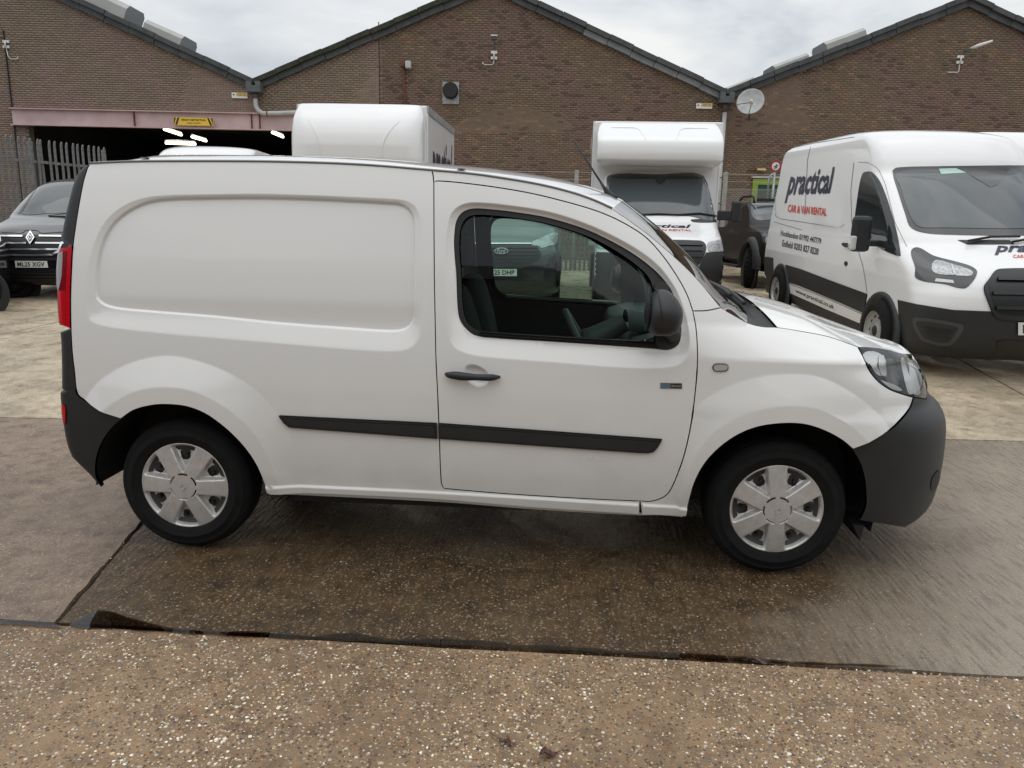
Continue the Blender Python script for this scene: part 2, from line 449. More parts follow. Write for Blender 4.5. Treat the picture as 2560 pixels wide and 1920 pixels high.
# pebbles that stand proud of the worn near slab, and sparse ones on the wet slab
def pebbles(name, n, xr, yr, smin, smax, pal, seed, m, lift):
    r = np.random.default_rng(seed); x = r.uniform(*xr, n); y = r.uniform(yr[0], yr[1], n)
    s = smin + (smax - smin) * r.random(n) ** 2.5; a = r.uniform(0, math.pi, n); e = r.uniform(0.5, 1.0, n); th = s * r.uniform(0.22, 0.5, n)
    k = 6; V = np.zeros((n, k + 1, 3)); t = np.arange(k) * 2 * math.pi / k
    cx = np.cos(t)[None] * s[:, None]; sy = np.sin(t)[None] * (s * e)[:, None]; cx *= r.uniform(0.8, 1.15, (n, k)); sy *= r.uniform(0.8, 1.15, (n, k))
    V[:, :k, 0] = x[:, None] + cx * np.cos(a)[:, None] - sy * np.sin(a)[:, None]; V[:, :k, 1] = y[:, None] + cx * np.sin(a)[:, None] + sy * np.cos(a)[:, None]; V[:, :k, 2] = -0.001 + lift
    V[:, k, 0] = x; V[:, k, 1] = y; V[:, k, 2] = th + lift
    idx = (np.arange(n) * (k + 1))[:, None, None] + np.array([[i, (i + 1) % k, k] for i in range(k)])[None]
    me = bpy.data.meshes.new(name); Fc = idx.reshape(-1, 3)
    me.vertices.add(n * (k + 1)); me.vertices.foreach_set('co', V.ravel()); me.loops.add(Fc.size); me.loops.foreach_set('vertex_index', Fc.ravel().astype(np.int32))
    me.polygons.add(len(Fc)); me.polygons.foreach_set('loop_start', np.arange(0, Fc.size, 3, dtype=np.int32)); me.polygons.foreach_set('loop_total', np.full(len(Fc), 3, np.int32))
    me.update(calc_edges=True); me.polygons.foreach_set('use_smooth', [True] * len(Fc))
    pal = np.array(pal); ci = r.choice(len(pal), n, p=pal[:, 3]); c = pal[ci, :3] * r.uniform(0.75, 1.2, (n, 1))
    at = me.color_attributes.new('col', 'FLOAT_COLOR', 'POINT'); at.data.foreach_set('color', np.repeat(np.hstack([c, np.ones((n, 1))]), k + 1, 0).ravel())
    return link(name, me, m, GROUND)


M_PEB = mat('pebble_stone', (0.5, 0.4, 0.3), 0.45, attr='col', var=0.25, vs=220)
PAL = [(0.80, 0.74, 0.60, .22), (0.60, 0.44, 0.24, .14), (0.30, 0.17, 0.08, .20), (0.16, 0.12, 0.09, .20), (0.36, 0.27, 0.19, .16), (0.05, 0.045, 0.045, .08)]
tag(pebbles('aggregate_stones', 36000, (-1.2, 4.3), (-2.75, -1.585), 0.0020, 0.0080, PAL, 3, M_PEB, 0.0), kind='stuff')
PAL2 = [(0.55, 0.50, 0.42, .12), (0.30, 0.20, 0.10, .28), (0.12, 0.09, 0.06, .40), (0.2, 0.14, 0.09, .20)]
tag(pebbles('grit_stones', 9000, (-1.0, 4.3), (-1.53, 0.6), 0.0016, 0.005, PAL2, 4, M_PEB, 0.0), kind='stuff')
tag(pebbles('grit_stones', 5000, (-4.0, -0.4), (-1.53, 1.1), 0.0016, 0.0055, [(0.5, 0.45, 0.38, .3), (0.3, 0.24, 0.18, .4), (0.15, 0.11, 0.08, .3)], 5, M_PEB, 0.0), kind='stuff')

# standing water in the joint between the two rows of slabs
M_WATER = glass_mat('puddle_water', (0.62, 0.52, 0.42), 0.75, 0.02, 0.9)


def puddle(pts, seed, label):
    P = spline(np.array([ground(*p)[:2] for p in pts]), 90, True)
    r = np.random.default_rng(seed); P = P + 0.004 * np.stack([np.sin(np.arange(90) * 1.7 + seed), np.cos(np.arange(90) * 2.3)], -1)
    vo, fo = cdt([P]); c = P.mean(0)
    o = mk('puddle', [(a - c[0], b - c[1], 0) for a, b in vo], fo, M_WATER); o.location = (c[0], c[1], 0.0045)
    return tag(o, label, 'puddle', kind=None)


puddle([(168, 1567), (205, 1545), (250, 1526), (290, 1536), (420, 1570), (560, 1582), (640, 1580), (760, 1592), (900, 1584), (960, 1600), (1080, 1598), (1200, 1602), (1300, 1614), (1400, 1616), (1560, 1630), (1650, 1632), (1850, 1643), (1990, 1656), (2270, 1668), (2150, 1668), (1800, 1654), (1500, 1634), (1280, 1622), (900, 1606), (560, 1592), (300, 1575)], 2,
       'long dark strip of standing water along the slab joint in front of the white van')
puddle([(0, 1553), (60, 1553), (135, 1562), (150, 1572), (60, 1566), (0, 1562)], 3, 'thin wet strip in the slab joint beside the rear bumper corner')

# fallen leaves
M_LEAF = mat('dead_leaf', (0.085, 0.035, 0.025), 0.55, var=0.35, vs=60, bump=0.4, bs=200)


def leaf(px, py, L0, W0, ang, label, curl=0.012):
    p = ground(px, py); n = 14; rows = []
    for i in range(n + 1):
        t = i / n; w_ = W0 * math.sin(math.pi * t) ** 0.7 * (1 + 0.25 * math.sin(t * 19)) + 0.0006; x = (t - 0.5) * L0; row = []
        for s in (-1, -0.5, 0, 0.5, 1): row.append((x, s * w_, 0.006 + curl * (abs(s) ** 1.5) * (0.6 + 0.4 * math.sin(5 * t)) + 0.004 * math.sin(6 * t)))
        rows.append(row)
    V, Fc = gridg(rows); S = tubeg([(L0 / 2 - 0.004, 0, 0.007), (L0 / 2 + 0.02, 0.003, 0.008), (L0 / 2 + 0.04, 0.001, 0.005)], 0.0012, 5)
    e_ = empty('fallen_leaf', (p[0], p[1], p[2] + 0.001), label, 'leaf'); e_.rotation_euler = (0, 0, ang)
    mk('blade', V, Fc, M_LEAF, e_, True); mk('stalk', *S, M_LEAF, e_, True)
    return e_


leaf(1895, 1659, 0.070, 0.011, -0.25, 'narrow dark red fallen leaf lying in the slab joint below the front wheel')
leaf(1370, 1890, 0.052, 0.014, 0.3, 'curled brown fallen leaf with a long stalk on the pebbly slab')
leaf(1262, 1862, 0.050, 0.012, 2.4, 'crumpled dark fallen leaf on the pebbly slab below the door')

# ================================================================== WAREHOUSES
W0 = CP + FH * 28.0; W0[2] = 0.0


def wl(px, py, off=0.0):
    p = onplane(px, py, W0 - FH * off, FH) - W0
    return np.array([p @ RH, p[2]])


def w3(a, z, off=0.0):
    return W0 + RH * a + np.array([0, 0, z]) - FH * off


M_MORT = mat('mortar', (0.115, 0.09, 0.073), 0.9, var=0.2, vs=3)
M_BRICK = mat('brown_brick', (0.16, 0.12, 0.10), 0.8, attr='col', var=0.18, vs=30, bump=0.3, bs=90)
M_VERGE = mat('verge_board_grey', (0.062, 0.066, 0.068), 0.6, var=0.35, vs=2.5, bump=0.2)
M_VERGE2 = mat('verge_board_pale', (0.20, 0.21, 0.22), 0.55, var=0.2, vs=3)
M_ROOF = mat('fibre_cement_roof', (0.105, 0.105, 0.10), 0.8, var=0.35, vs=1.2)
M_MOSS = mat('mossy_roof_edge', (0.038, 0.042, 0.028), 0.9, var=0.5, vs=4, bump=0.6, bs=20)
M_PIPE = mat('pale_grey_plastic', (0.48, 0.48, 0.47), 0.45, var=0.12, vs=4)
M_HOP = mat('grey_metal_hopper', (0.10, 0.105, 0.11), 0.5, var=0.2, vs=5)
M_GALV = mat('galvanised_steel', (0.36, 0.37, 0.38), 0.45, metal=0.6, var=0.25, vs=8)
M_PALISADE = mat('weathered_palisade_steel', (0.20, 0.205, 0.205), 0.6, metal=0.2, var=0.35, vs=9)
M_WHITE = mat('white_painted_metal', (0.75, 0.75, 0.74), 0.4)
M_BLACK = mat('matt_black', (0.012, 0.012, 0.013), 0.6)
M_RUST = mat('rusty_pipe', (0.17, 0.055, 0.035), 0.85, var=0.5, vs=8, bump=0.5)
M_BEAM = mat('faded_pink_steel', (0.55, 0.405, 0.395), 0.6, var=0.14, vs=1.6, low_tint=0.0)
M_YEL = mat('sign_yellow', (0.80, 0.52, 0.05), 0.5)
M_PYEL = mat('sign_pale_yellow', (0.70, 0.50, 0.16), 0.5)
M_INK = mat('sign_ink', (0.02, 0.02, 0.02), 0.6)
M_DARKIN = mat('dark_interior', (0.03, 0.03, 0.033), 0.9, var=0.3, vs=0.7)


def brickwork(name, polys, holes, parent, seed, pale, org, single=300):
    """bricks of a flat wall (one joined part); polys/holes in wall metres (along, up)"""
    r = np.random.default_rng(seed); poly = np.array(polys); lo = poly.min(0); hi = poly.max(0); C = []
    rows = int((hi[1] - lo[1]) / 0.075) + 1
    for i in range(rows):
        z = lo[1] + (i + 0.5) * 0.075; a = np.arange(lo[0], hi[0], 0.225) + (0.1125 if i % 2 else 0)
        C.append(np.stack([a, np.full(len(a), z)], -1))
    C = np.vstack(C); ok = inpoly(C, poly)
    for h in holes: ok &= ~inpoly(C, h)
    C = C[ok]; n = len(C)
    hx, hz = 0.1075, (0.0325 if pale else 0.0345)
    d = r.normal(0, 0.0012, n) + 0.010
    q = np.array([(-1, -1), (1, -1), (1, 1), (-1, 1)])
    a = C[:, None, 0] + q[None, :, 0] * hx; z = C[:, None, 1] + q[None, :, 1] * hz
    fr = W0[None, None] + RH * a[..., None] + np.array([0, 0, 1.0]) * z[..., None] - FH * d[:, None, None]; bk = W0[None, None] + RH * a[..., None] + np.array([0, 0, 1.0]) * z[..., None] + FH * 0.01
    bx = np.sin(C[:, 0] * 0.83 + seed) * np.sin(C[:, 1] * 1.3 + 2 * seed) + 0.6 * np.sin(C[:, 0] * 2.1 + C[:, 1] * 1.7)
    base = np.where(bx[:, None] > 0.1, np.array([[0.205, 0.146, 0.119]]), np.array([[0.194, 0.147, 0.107]]))
    if pale: c = base * r.uniform(0.90, 1.10, (n, 1)) * 1.25
    else:
        c = base * np.array([[0.92, 0.86, 0.82]]) * r.uniform(0.91, 1.09, (n, 1)); u = r.random(n) + 0.10 * bx
        c[u > 0.93] *= 0.64; c[u < 0.045] *= np.array([1.35, 1.25, 1.15]); c[(u > 0.045) & (u < 0.07)] *= np.array([1.25, 0.95, 0.85])
    c = np.clip(c * (1 + r.normal(0, 0.02, (n, 3))), 0, 1)
    # the bricks that show largest are objects of their own (a dozen shared meshes by tone); the rest is one joined part
    cw = W0[None] + RH * C[:, :1] + np.array([0, 0, 1.0]) * C[:, 1:]; pp = proj(cw); dist = np.linalg.norm(cw - CP, axis=1) + 1000 * ((pp[:, 0] < 5) | (pp[:, 0] > 2555) | (pp[:, 1] < 2) | (pp[:, 1] > 330))
    pick = np.argsort(dist)[:single]; f5 = [(0, 1, 2, 3), (0, 4, 5, 1), (1, 5, 6, 2), (2, 6, 7, 3), (3, 7, 4, 0)]; lum = c.sum(1); order = pick[np.argsort(lum[pick])]
    for gi, grp in enumerate(np.array_split(order, 24)):
        bm_ = bpy.data.meshes.new('brick'); pv = [RH * (q_[0] * hx) + np.array([0, 0, q_[1] * hz]) - FH * dd for dd in (0.0105, -0.01) for q_ in q]; bm_.from_pydata([tuple(v) for v in pv], [], f5)
        cm = c[grp].mean(0); at = bm_.color_attributes.new('col', 'FLOAT_COLOR', 'POINT'); at.data.foreach_set('color', np.tile(np.append(cm, 1.0), 8)); bm_.materials.append(M_BRICK); bm_.update()
        for k in grp:
            o = bpy.data.objects.new('brick', bm_); COL.objects.link(o); o.parent = parent; o.location = cw[k] - np.asarray(org)
    keep = np.ones(n, bool); keep[pick] = False; fr, bk, c = fr[keep], bk[keep], c[keep]; n = int(keep.sum())
    V = np.concatenate([fr, bk], 1).reshape(-1, 3) - np.asarray(org)
    f = np.array([(0, 1, 2, 3), (0, 4, 5, 1), (1, 5, 6, 2), (2, 6, 7, 3), (3, 7, 4, 0)]); Fc = ((np.arange(n) * 8)[:, None, None] + f[None]).reshape(-1, 4)
    me = bpy.data.meshes.new(name); me.vertices.add(len(V)); me.vertices.foreach_set('co', V.ravel()); me.loops.add(Fc.size); me.loops.foreach_set('vertex_index', Fc.ravel().astype(np.int32))
    me.polygons.add(len(Fc)); me.polygons.foreach_set('loop_start', np.arange(0, Fc.size, 4, dtype=np.int32)); me.polygons.foreach_set('loop_total', np.full(len(Fc), 4, np.int32)); me.update(calc_edges=True)
    at = me.color_attributes.new('col', 'FLOAT_COLOR', 'POINT'); at.data.foreach_set('color', np.repeat(np.hstack([np.clip(c, 0, 1), np.ones((n, 1))]), 8, 0).ravel())
    return tag(link(name, me, M_BRICK, parent), kind='stuff')


A_L, A_R = wl(637, 205), wl(1812, 232)
A_M = wl(1227, -44); A_RR = wl(2419, -4)
half = (A_R[0] - A_L[0]) / 2
t_ = wl(200, 4); s_ = (t_[1] - A_L[1]) / (t_[0] - A_L[0]); A_LL = np.array([A_L[0] - half, A_L[1] - half * s_])
A_L2 = np.array([A_L[0] - 2 * half, A_L[1]]); A_R2 = np.array([A_R[0] + 2 * (A_RR[0] - A_R[0]), A_R[1] + 0.1])
GB = 0.2
beam_b = wl(35, 307)[1]; beam_b2 = wl(640, 325)[1]; beam_t = wl(35, 270)[1]
op_l, op_r = wl(72, 330)[0], wl(905, 330)[0]
zb = (beam_b + beam_b2) / 2
joint_a = wl(948, 200)[0]


def warehouse(v0, rdg, v1, label, seed, pale, hole, split=None):
    org = w3((v0[0] + v1[0]) / 2, GB); root = empty('brick_warehouse', org, label, 'warehouse', 'brick warehouses in a terrace')
    poly = [(v0[0], GB), (v1[0], GB), (v1[0], v1[1] - 0.1), (rdg[0], rdg[1] - 0.12), (v0[0], v0[1] - 0.1)]
    # core wall (mortar) with the opening cut out
    hl = [np.array(h) for h in hole]
    def dens(lp): 
        lp = np.asarray(lp, float); return resample(lp, 60, True)
    if hl:
        pieces = []
        hx0, hz0 = hl[0].min(0); hx1, hz1 = hl[0].max(0)
        polyn = np.array(poly)
        def clipx(a0, a1, z0):
            top = []
            for a in sorted(set([a0, a1] + [p[0] for p in (v0, rdg, v1) if a0 < p[0] < a1])):
                za = np.interp(a, [v0[0], rdg[0], v1[0]], [v0[1] - 0.1, rdg[1] - 0.12, v1[1] - 0.1]); top.append((a, za))
            return [(a0, z0), (a1, z0)] + top[::-1]
        cl = []
        if hx0 > v0[0]: cl.append(clipx(v0[0], hx0, GB))
        cl.append(clipx(max(hx0, v0[0]), min(hx1, v1[0]), hz1))
        if hx1 < v1[0]: cl.append(clipx(hx1, v1[0], GB))
        V, Fc = join([prismg([w3(a, z) for a, z in c], FH * 0.3) for c in cl])
    else: V, Fc = prismg([w3(a, z) for a, z in poly], FH * 0.3)
    mk('wall', V, Fc, M_MORT, root, origin=org)
    if split is None: brickwork('brickwork', poly, hl, root, seed, pale, org)
    else:
        zs = np.interp(split, [v0[0], rdg[0]], [v0[1] - 0.1, rdg[1] - 0.12])
        brickwork('brickwork', [(v0[0], GB), (split, GB), (split, zs), (v0[0], v0[1] - 0.1)], hl, root, seed, True, org, 130)
        brickwork('brickwork', [(split + 0.03, GB), (v1[0], GB), (v1[0], v1[1] - 0.1), (rdg[0], rdg[1] - 0.12), (split + 0.03, zs)], hl, root, seed + 1, False, org, 170)
    # roof planes, verge boards
    for (p, q, side) in ((v0, rdg, 0), (rdg, v1, 1)):
        p, q = np.array(p), np.array(q); d = (q - p) / np.linalg.norm(q - p); nrm = np.array([-d[1], d[0]])
        A, B = p, q
        V, Fc = prismg([w3(*(A + nrm * 0.0), 0.22), w3(*(B + nrm * 0.0), 0.22), w3(*(B + nrm * 0.07), 0.22), w3(*(A + nrm * 0.07), 0.22)], FH * 26)
        mk('roof', V, Fc, M_ROOF, root, origin=org)
        n = 10
        for i in range(n):                      # lengths of verge board, butted
            a = p + (q - p) * i / n; b = p + (q - p) * ((i + 1) / n - 0.002)
            j = 0.006 * ((i * 7 + side * 3 + seed) % 5 - 2)
            new = (seed == 20 and side == 1 and i >= 4)
            for (h0, h1, o0, m) in ((-0.27, -0.08, 0.14, M_VERGE2 if new else M_VERGE), (-0.075, 0.085, 0.25, M_VERGE if (new or side == 1 or seed == 30) else M_MOSS)):
                V, Fc = prismg([w3(*(a + nrm * (h0 + j)), o0 + j), w3(*(b + nrm * (h0 + j)), o0 + j), w3(*(b + nrm * (h1 + j)), o0 + j), w3(*(a + nrm * (h1 + j)), o0 + j)], FH * (o0 - 0.02))
                mk('verge_board', V, Fc, m, root, origin=org)
    return root, org


OPEN = [(op_l, GB - 0.1), (op_r, GB - 0.1), (op_r, zb), (op_l, zb)]
r1, o1 = warehouse(A_L2, A_LL, A_L, 'brick warehouse gable with a pink steel beam over a wide dark opening', 10, True, [OPEN])
r2, o2 = warehouse(A_L, A_M, A_R, 'tall brick warehouse gable with a round black extractor vent', 20, False, [OPEN], joint_a)
r3, o3 = warehouse(A_R, A_RR, A_R2, 'brick warehouse gable with a satellite dish beside the downpipe', 30, False, [])
# brick pier left of the opening, darker joint line
a0 = wl(33, 280)[0]
V, Fc = boxg(w3(a0 - 1.6, (A_LL[1] - 2 + GB) / 2, 0.03), (0.035, 0.05, A_LL[1] - 2 - GB), (RH, FH, (0, 0, 1))); V = [v + RH * 1.6 for v in V]
mk('movement_joint', V, Fc, M_BLACK, r1, origin=o1)
V, Fc = boxg(w3(joint_a + 0.015, 4.6, 0.0), (0.03, 0.03, 7.4), (RH, FH, (0, 0, 1))); mk('movement_joint', V, Fc, M_BLACK, r2, origin=o2)

# steel beam over the opening: web panels, flanges, stiffeners
bl, br = wl(33, 290)[0], op_r + 0.3
bz0, bz1 = zb - 0.02, beam_t - 0.05
ribs = [bl, wl(340, 300)[0], wl(632, 305)[0], wl(652, 305)[0], wl(900, 310)[0], br]
for a, b in zip(ribs[:-1], ribs[1:]):
    V, Fc = boxg(w3((a + b) / 2, (bz0 + bz1) / 2, 0.05), (b - a - 0.03, 0.06, bz1 - bz0), (RH, FH, (0, 0, 1))); mk('beam_web', V, Fc, M_BEAM, r1, origin=o1)
for z in (bz0 - 0.02, bz1 + 0.02):
    V, Fc = boxg(w3((bl + br) / 2, z, 0.09), (br - bl, 0.22, 0.035), (RH, FH, (0, 0, 1))); mk('beam_flange', V, Fc, M_BEAM, r1, origin=o1)
for a in ribs[1:-1]:
    V, Fc = boxg(w3(a, (bz0 + bz1) / 2, 0.10), (0.022, 0.14, bz1 - bz0 - 0.01), (RH, FH, (0, 0, 1))); mk('beam_stiffener', V, Fc, M_RUST, r1, origin=o1)
# room behind the opening
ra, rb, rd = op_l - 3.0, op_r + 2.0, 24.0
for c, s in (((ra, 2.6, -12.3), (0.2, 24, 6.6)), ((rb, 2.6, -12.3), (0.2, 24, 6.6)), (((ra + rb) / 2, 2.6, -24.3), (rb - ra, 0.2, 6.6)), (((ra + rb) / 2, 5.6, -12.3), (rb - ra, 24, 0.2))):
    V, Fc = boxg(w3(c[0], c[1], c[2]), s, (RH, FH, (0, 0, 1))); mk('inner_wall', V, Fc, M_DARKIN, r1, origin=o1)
M_TUBE = mat('lit_fluorescent', (1.0, 0.93, 0.72), emit=6.0)
for (p, q, z, ft) in (((411, 323), (453, 337), 5.0, 1), ((480, 342), (515, 352), 5.0, 1), ((414, 357), (489, 360), 4.6, 0), ((681, 331), (707, 342), 5.0, 1)):
    P = onz(*p, z); Q = onz(*q, z) if ft else depth(*q, float((P - CP) @ CF))
    d = np.linalg.norm(Q - CP); 
    if d > 50: Q = depth(*q, float((P - CP) @ CF) + 1.5)
    loc = (P + Q) / 2; e_ = empty('tube_light', loc, {411: 'slanting lit tube light nearest the yellow height sign, inside the dark opening', 480: 'short slanting lit tube light right of the level one in the dark opening', 414: 'level lit tube light, longest in the dark opening', 681: 'slanting lit tube light beside the rounded nose of the box van'}[p[0]], 'light', 'fluorescent tubes in the dark opening')
    V, Fc = tubeg([P - loc, Q - loc], 0.055, 8); mk('tube', V, Fc, M_TUBE, e_, True)
    V, Fc = tubeg([P - loc + (0, 0, 0.1), Q - loc + (0, 0, 0.1)], 0.05, 4); mk('batten', V, Fc, M_WHITE, e_)

# rooflights
M_RL = mat('rooflight_cladding', (0.42, 0.42, 0.40), 0.6, var=0.1, vs=2)
M_RLE = mat('rooflight_end', (0.27, 0.28, 0.29), 0.5)


def rooflight(p0, p1, hh, back, label):
    a, b = wl(*p0), wl(*p1); d = b - a; Ln = np.linalg.norm(d); d /= Ln; n = np.array([-d[1], d[0]]); n = n if n[1] > 0 else -n; rows = []
    oc = [(0, 0), (0, 0.7), (0.12, 1.0), (0.88, 1.0), (1, 0.7), (1, 0)]
    for t in (0, 1):
        q = a + d * Ln * t; rows.append([w3(*(q + n * hh * v), -back - 1.3 * u_) for u_, v in oc])
    org = w3(*((a + b) / 2), -back); e_ = empty('rooflight', org, label, 'rooflight', 'box rooflights on the warehouse roofs')
    V, Fc = gridg(rows); mk('casing', V, Fc, M_RL, e_, origin=org)
    for k in (0, 1):
        V = rows[k]; mk('end_plate', [v + (np.array(rows[k][0]) - rows[1 - k][0]) * 0.003 for v in V], [tuple(range(6))], M_RLE, e_, origin=org)


rooflight((178, -14), (290, 38), 0.52, 0.5, 'pale box rooflight on the left warehouse slope, the upper one')
rooflight((337, 68), (432, 110), 0.44, 0.5, 'pale box rooflight on the left warehouse slope, below the upper one')
rooflight((500, 158), (572, 186), 0.10, 0.5, 'low flat rooflight near the left roof valley')
rooflight((2185, 84), (2084, 121), 0.36, 0.5, 'pale box rooflight on the right warehouse slope, the upper one')
rooflight((2039, 145), (1953, 177), 0.32, 0.5, 'pale box rooflight on the right warehouse slope, below the upper one')
rooflight((1900, 199), (1832, 226), 0.22, 0.5, 'small rooflight just right of the right roof valley')


# rainwater hoppers and pipes
def hopper(px, py, label, pipe, pr=0.075):
    a, z = wl(px, py, 0.2); org = w3(a, z, 0.2); e_ = empty('rainwater_hopper', org, label, 'downpipe')
    oc = [(-0.25, 0.1), (-0.25, -0.22), (0.25, -0.22), (0.25, 0.1), (0.08, 0.1), (0.08, -0.03), (-0.06, -0.03), (-0.06, 0.1)]
    V, Fc = prismg([w3(a + u_, z + v, 0.42) for u_, v in oc], FH * 0.4); mk('hopper_box', V, Fc, M_HOP, e_, origin=org)
    V, Fc = boxg(w3(a, z - 0.235, 0.22), (0.54, 0.46, 0.03), (RH, FH, (0, 0, 1))); mk('hopper_rim', V, Fc, M_HOP, e_, origin=org)
    P = [w3(*q, 0.2) for q in pipe]; V, Fc = tubeg(P, pr, 14); mk('pipe', V, Fc, M_PIPE, e_, True, origin=org)
    V, Fc = tubeg([w3(a, z - 0.24, 0.2), w3(a, z - 0.44, 0.2)], pr * 1.15, 14); mk('collar', V, Fc, M_HOP, e_, True, origin=org)
    return e_, org


a, z = wl(637, 213, .2)
pl = [(a, z - 0.42)] + [(a + 0.32 * (1 - math.cos(t)) + 0.0, z - 0.62 - 0.32 * math.sin(t)) for t in np.linspace(0, math.pi / 2, 8)]
end = wl(1000, 274, .2); pl += [(end[0], end[1])]
eh, oh = hopper(637, 213, 'grey roof valley hopper with a pale pipe turning along the wall', pl, 0.08)
for px in (667, 796, 900):
    q = np.array([np.interp(wl(px, 250, .2)[0], [pl[-2][0], pl[-1][0]], [pl[-2][1], pl[-1][1]])]); aa = wl(px, 250, .2)[0]
    V, Fc = latheg([(0.085, -0.02), (0.092, -0.02), (0.092, 0.02), (0.085, 0.02)], w3(aa, float(q[0]), 0.2), RH, 14); mk('bracket', V, Fc, M_RUST, eh, True, origin=oh)
a, z = wl(1815, 240, .2)
eh, oh = hopper(1815, 240, 'grey roof valley hopper with a pale downpipe falling straight to the ground', [(a, z - 0.55), (a, GB + 0.1)])
for zz in (z - 1.9, z - 2.2, 3.3, 2.4):
    V, Fc = latheg([(0.08, -0.02), (0.09, -0.02), (0.09, 0.02), (0.08, 0.02)], w3(a, zz, 0.2), (0, 0, 1), 14); mk('bracket', V, Fc, M_HOP, eh, True, origin=oh)


def flat_text(s, cx, cz, wd, ht, m, parent, org, off, bold=0.0, shear=0.0, name='lettering'):
    V, Fc = text2d(s, shear, bold); lo, hi = V.min(0), V.max(0); V = (V - lo) / (hi - lo)
    mk(name, [w3(cx + (v[0] - 0.5) * wd, cz + (v[1] - 0.5) * ht, off) for v in V], Fc, m, parent, origin=org)


def signboard(px0, py0, px1, py1, name, label, m, off=0.06):
    a, b = wl(px0, py0, off), wl(px1, py1, off); c = (a + b) / 2; s = np.abs(b - a); org = w3(*c, off); e_ = empty(name, org, label, 'sign')
    V, Fc = boxg(w3(*c, off), (s[0], 0.02, s[1]), (RH, FH, (0, 0, 1))); mk('board', V, Fc, m, e_, origin=org)
    return e_, org, c, s


def plate(e_, org, c, s, m, off, name):
    V, Fc = boxg(w3(*c, off), (s[0], 0.004, s[1]), (RH, FH, (0, 0, 1))); mk(name, V, Fc, m, e_, origin=org)


for (p, lab) in (((579, 231, 619, 246), 'small white and yellow warning sign left of the left roof valley hopper'), ((1741, 258, 1780, 272), 'small white and yellow warning sign left of the straight downpipe')):
    e_, org, c, s = signboard(*p, 'warning_sign', lab, M_WHITE)
    plate(e_, org, c + (0.14 * s[0], 0.16 * s[1]), (s[0] * 0.70, s[1] * 0.6), M_PYEL, 0.073, 'panel')
    flat_text('Warning', c[0] + 0.14 * s[0], c[1] + 0.28 * s[1], s[0] * 0.5, s[1] * 0.24, M_INK, e_, org, 0.077, 0.02)
    flat_text('Fragile roof', c[0] + 0.14 * s[0], c[1] + 0.02 * s[1], s[0] * 0.55, s[1] * 0.2, M_INK, e_, org, 0.077, 0.02)
    tri = [w3(c[0] + u_ * s[0], c[1] + v * s[1], 0.075) for u_, v in ((-0.44, 0.0), (-0.30, 0.0), (-0.37, 0.32))]
    mk('warning_triangle', tri, [(0, 1, 2)], M_INK, e_, origin=org)
e_, org, c, s = signboard(434, 293, 534, 315, 'height_sign', 'yellow height restriction sign with black stripes on the pink beam', M_YEL, 0.24)
flat_text('HEIGHT RESTRICTION', c[0], c[1] + 0.2 * s[1], s[0] * 0.62, s[1] * 0.26, M_INK, e_, org, 0.254, 0.03)
flat_text("4.4m (14'6\")", c[0], c[1] - 0.22 * s[1], s[0] * 0.34, s[1] * 0.24, M_INK, e_, org, 0.254, 0.03)
for sg in (-1, 1):
    for k in (0.49, 0.40):
        q = [(sg * k, 0.46), (sg * (k - 0.05), 0.46), (sg * (k - 0.05) - sg * -0.07, -0.46), (sg * k - sg * -0.07, -0.46)]
        q = [(min(0.495, max(-0.495, u_)), v) for u_, v in q]
        mk('stripe', [w3(c[0] + u_ * s[0], c[1] + v * s[1], 0.254) for u_, v in q], [(0, 1, 2, 3)], M_INK, e_, origin=org)

# extractor vent
a, b = wl(1106, 204, .1), wl(1147, 259.6, .1); c = (a + b) / 2; s = np.abs(b - a); org = w3(*c, 0.1)
e_ = empty('extractor_vent', org, 'square grey plate with a round black extractor cowl on the brick gable', 'vent')
V, Fc = boxg(w3(*c, 0.04), (s[0], 0.05, s[1]), (RH, FH, (0, 0, 1))); mk('plate', V, Fc, M_GALV, e_, origin=org)
cc = wl(1126, 226, .2); V, Fc = latheg([(0.0, -0.2), (0.24, -0.2), (0.27, -0.16), (0.27, 0.05), (0.275, 0.3)], w3(*cc, 0.1), FH, 36); mk('cowl', V, Fc, M_BLACK, e_, True, origin=org, sharp=40)

# rusty bulkhead lamp with conduit
a, z = wl(1010, 163, .1); org = w3(a, z, 0.1); e_ = empty('bulkhead_lamp', org, 'rusty bulkhead lamp on a red-brown conduit on the brick gable', 'lamp')
P = [w3(*wl(1013, 300, .1), 0.06), w3(*wl(1013, 263, .1), 0.06), w3(*wl(1010, 200, .1), 0.06), w3(a - 0.02, z + 0.05, 0.06)]
V, Fc = tubeg(P, 0.035, 8); mk('conduit', V, Fc, M_RUST, e_, True, origin=org)
V, Fc = boxg(w3(a - 0.03, z + 0.02, 0.12), (0.12, 0.2, 0.16), (RH, FH, (0, 0, 1))); bevelled(mk('junction_box', V, Fc, M_RUST, e_, origin=org), 0.02)
V, Fc = boxg(w3(a + 0.16, z, 0.16), (0.2, 0.22, 0.24), (RH, FH, (0, 0, 1))); bevelled(mk('lantern', V, Fc, M_PIPE, e_, origin=org), 0.03)


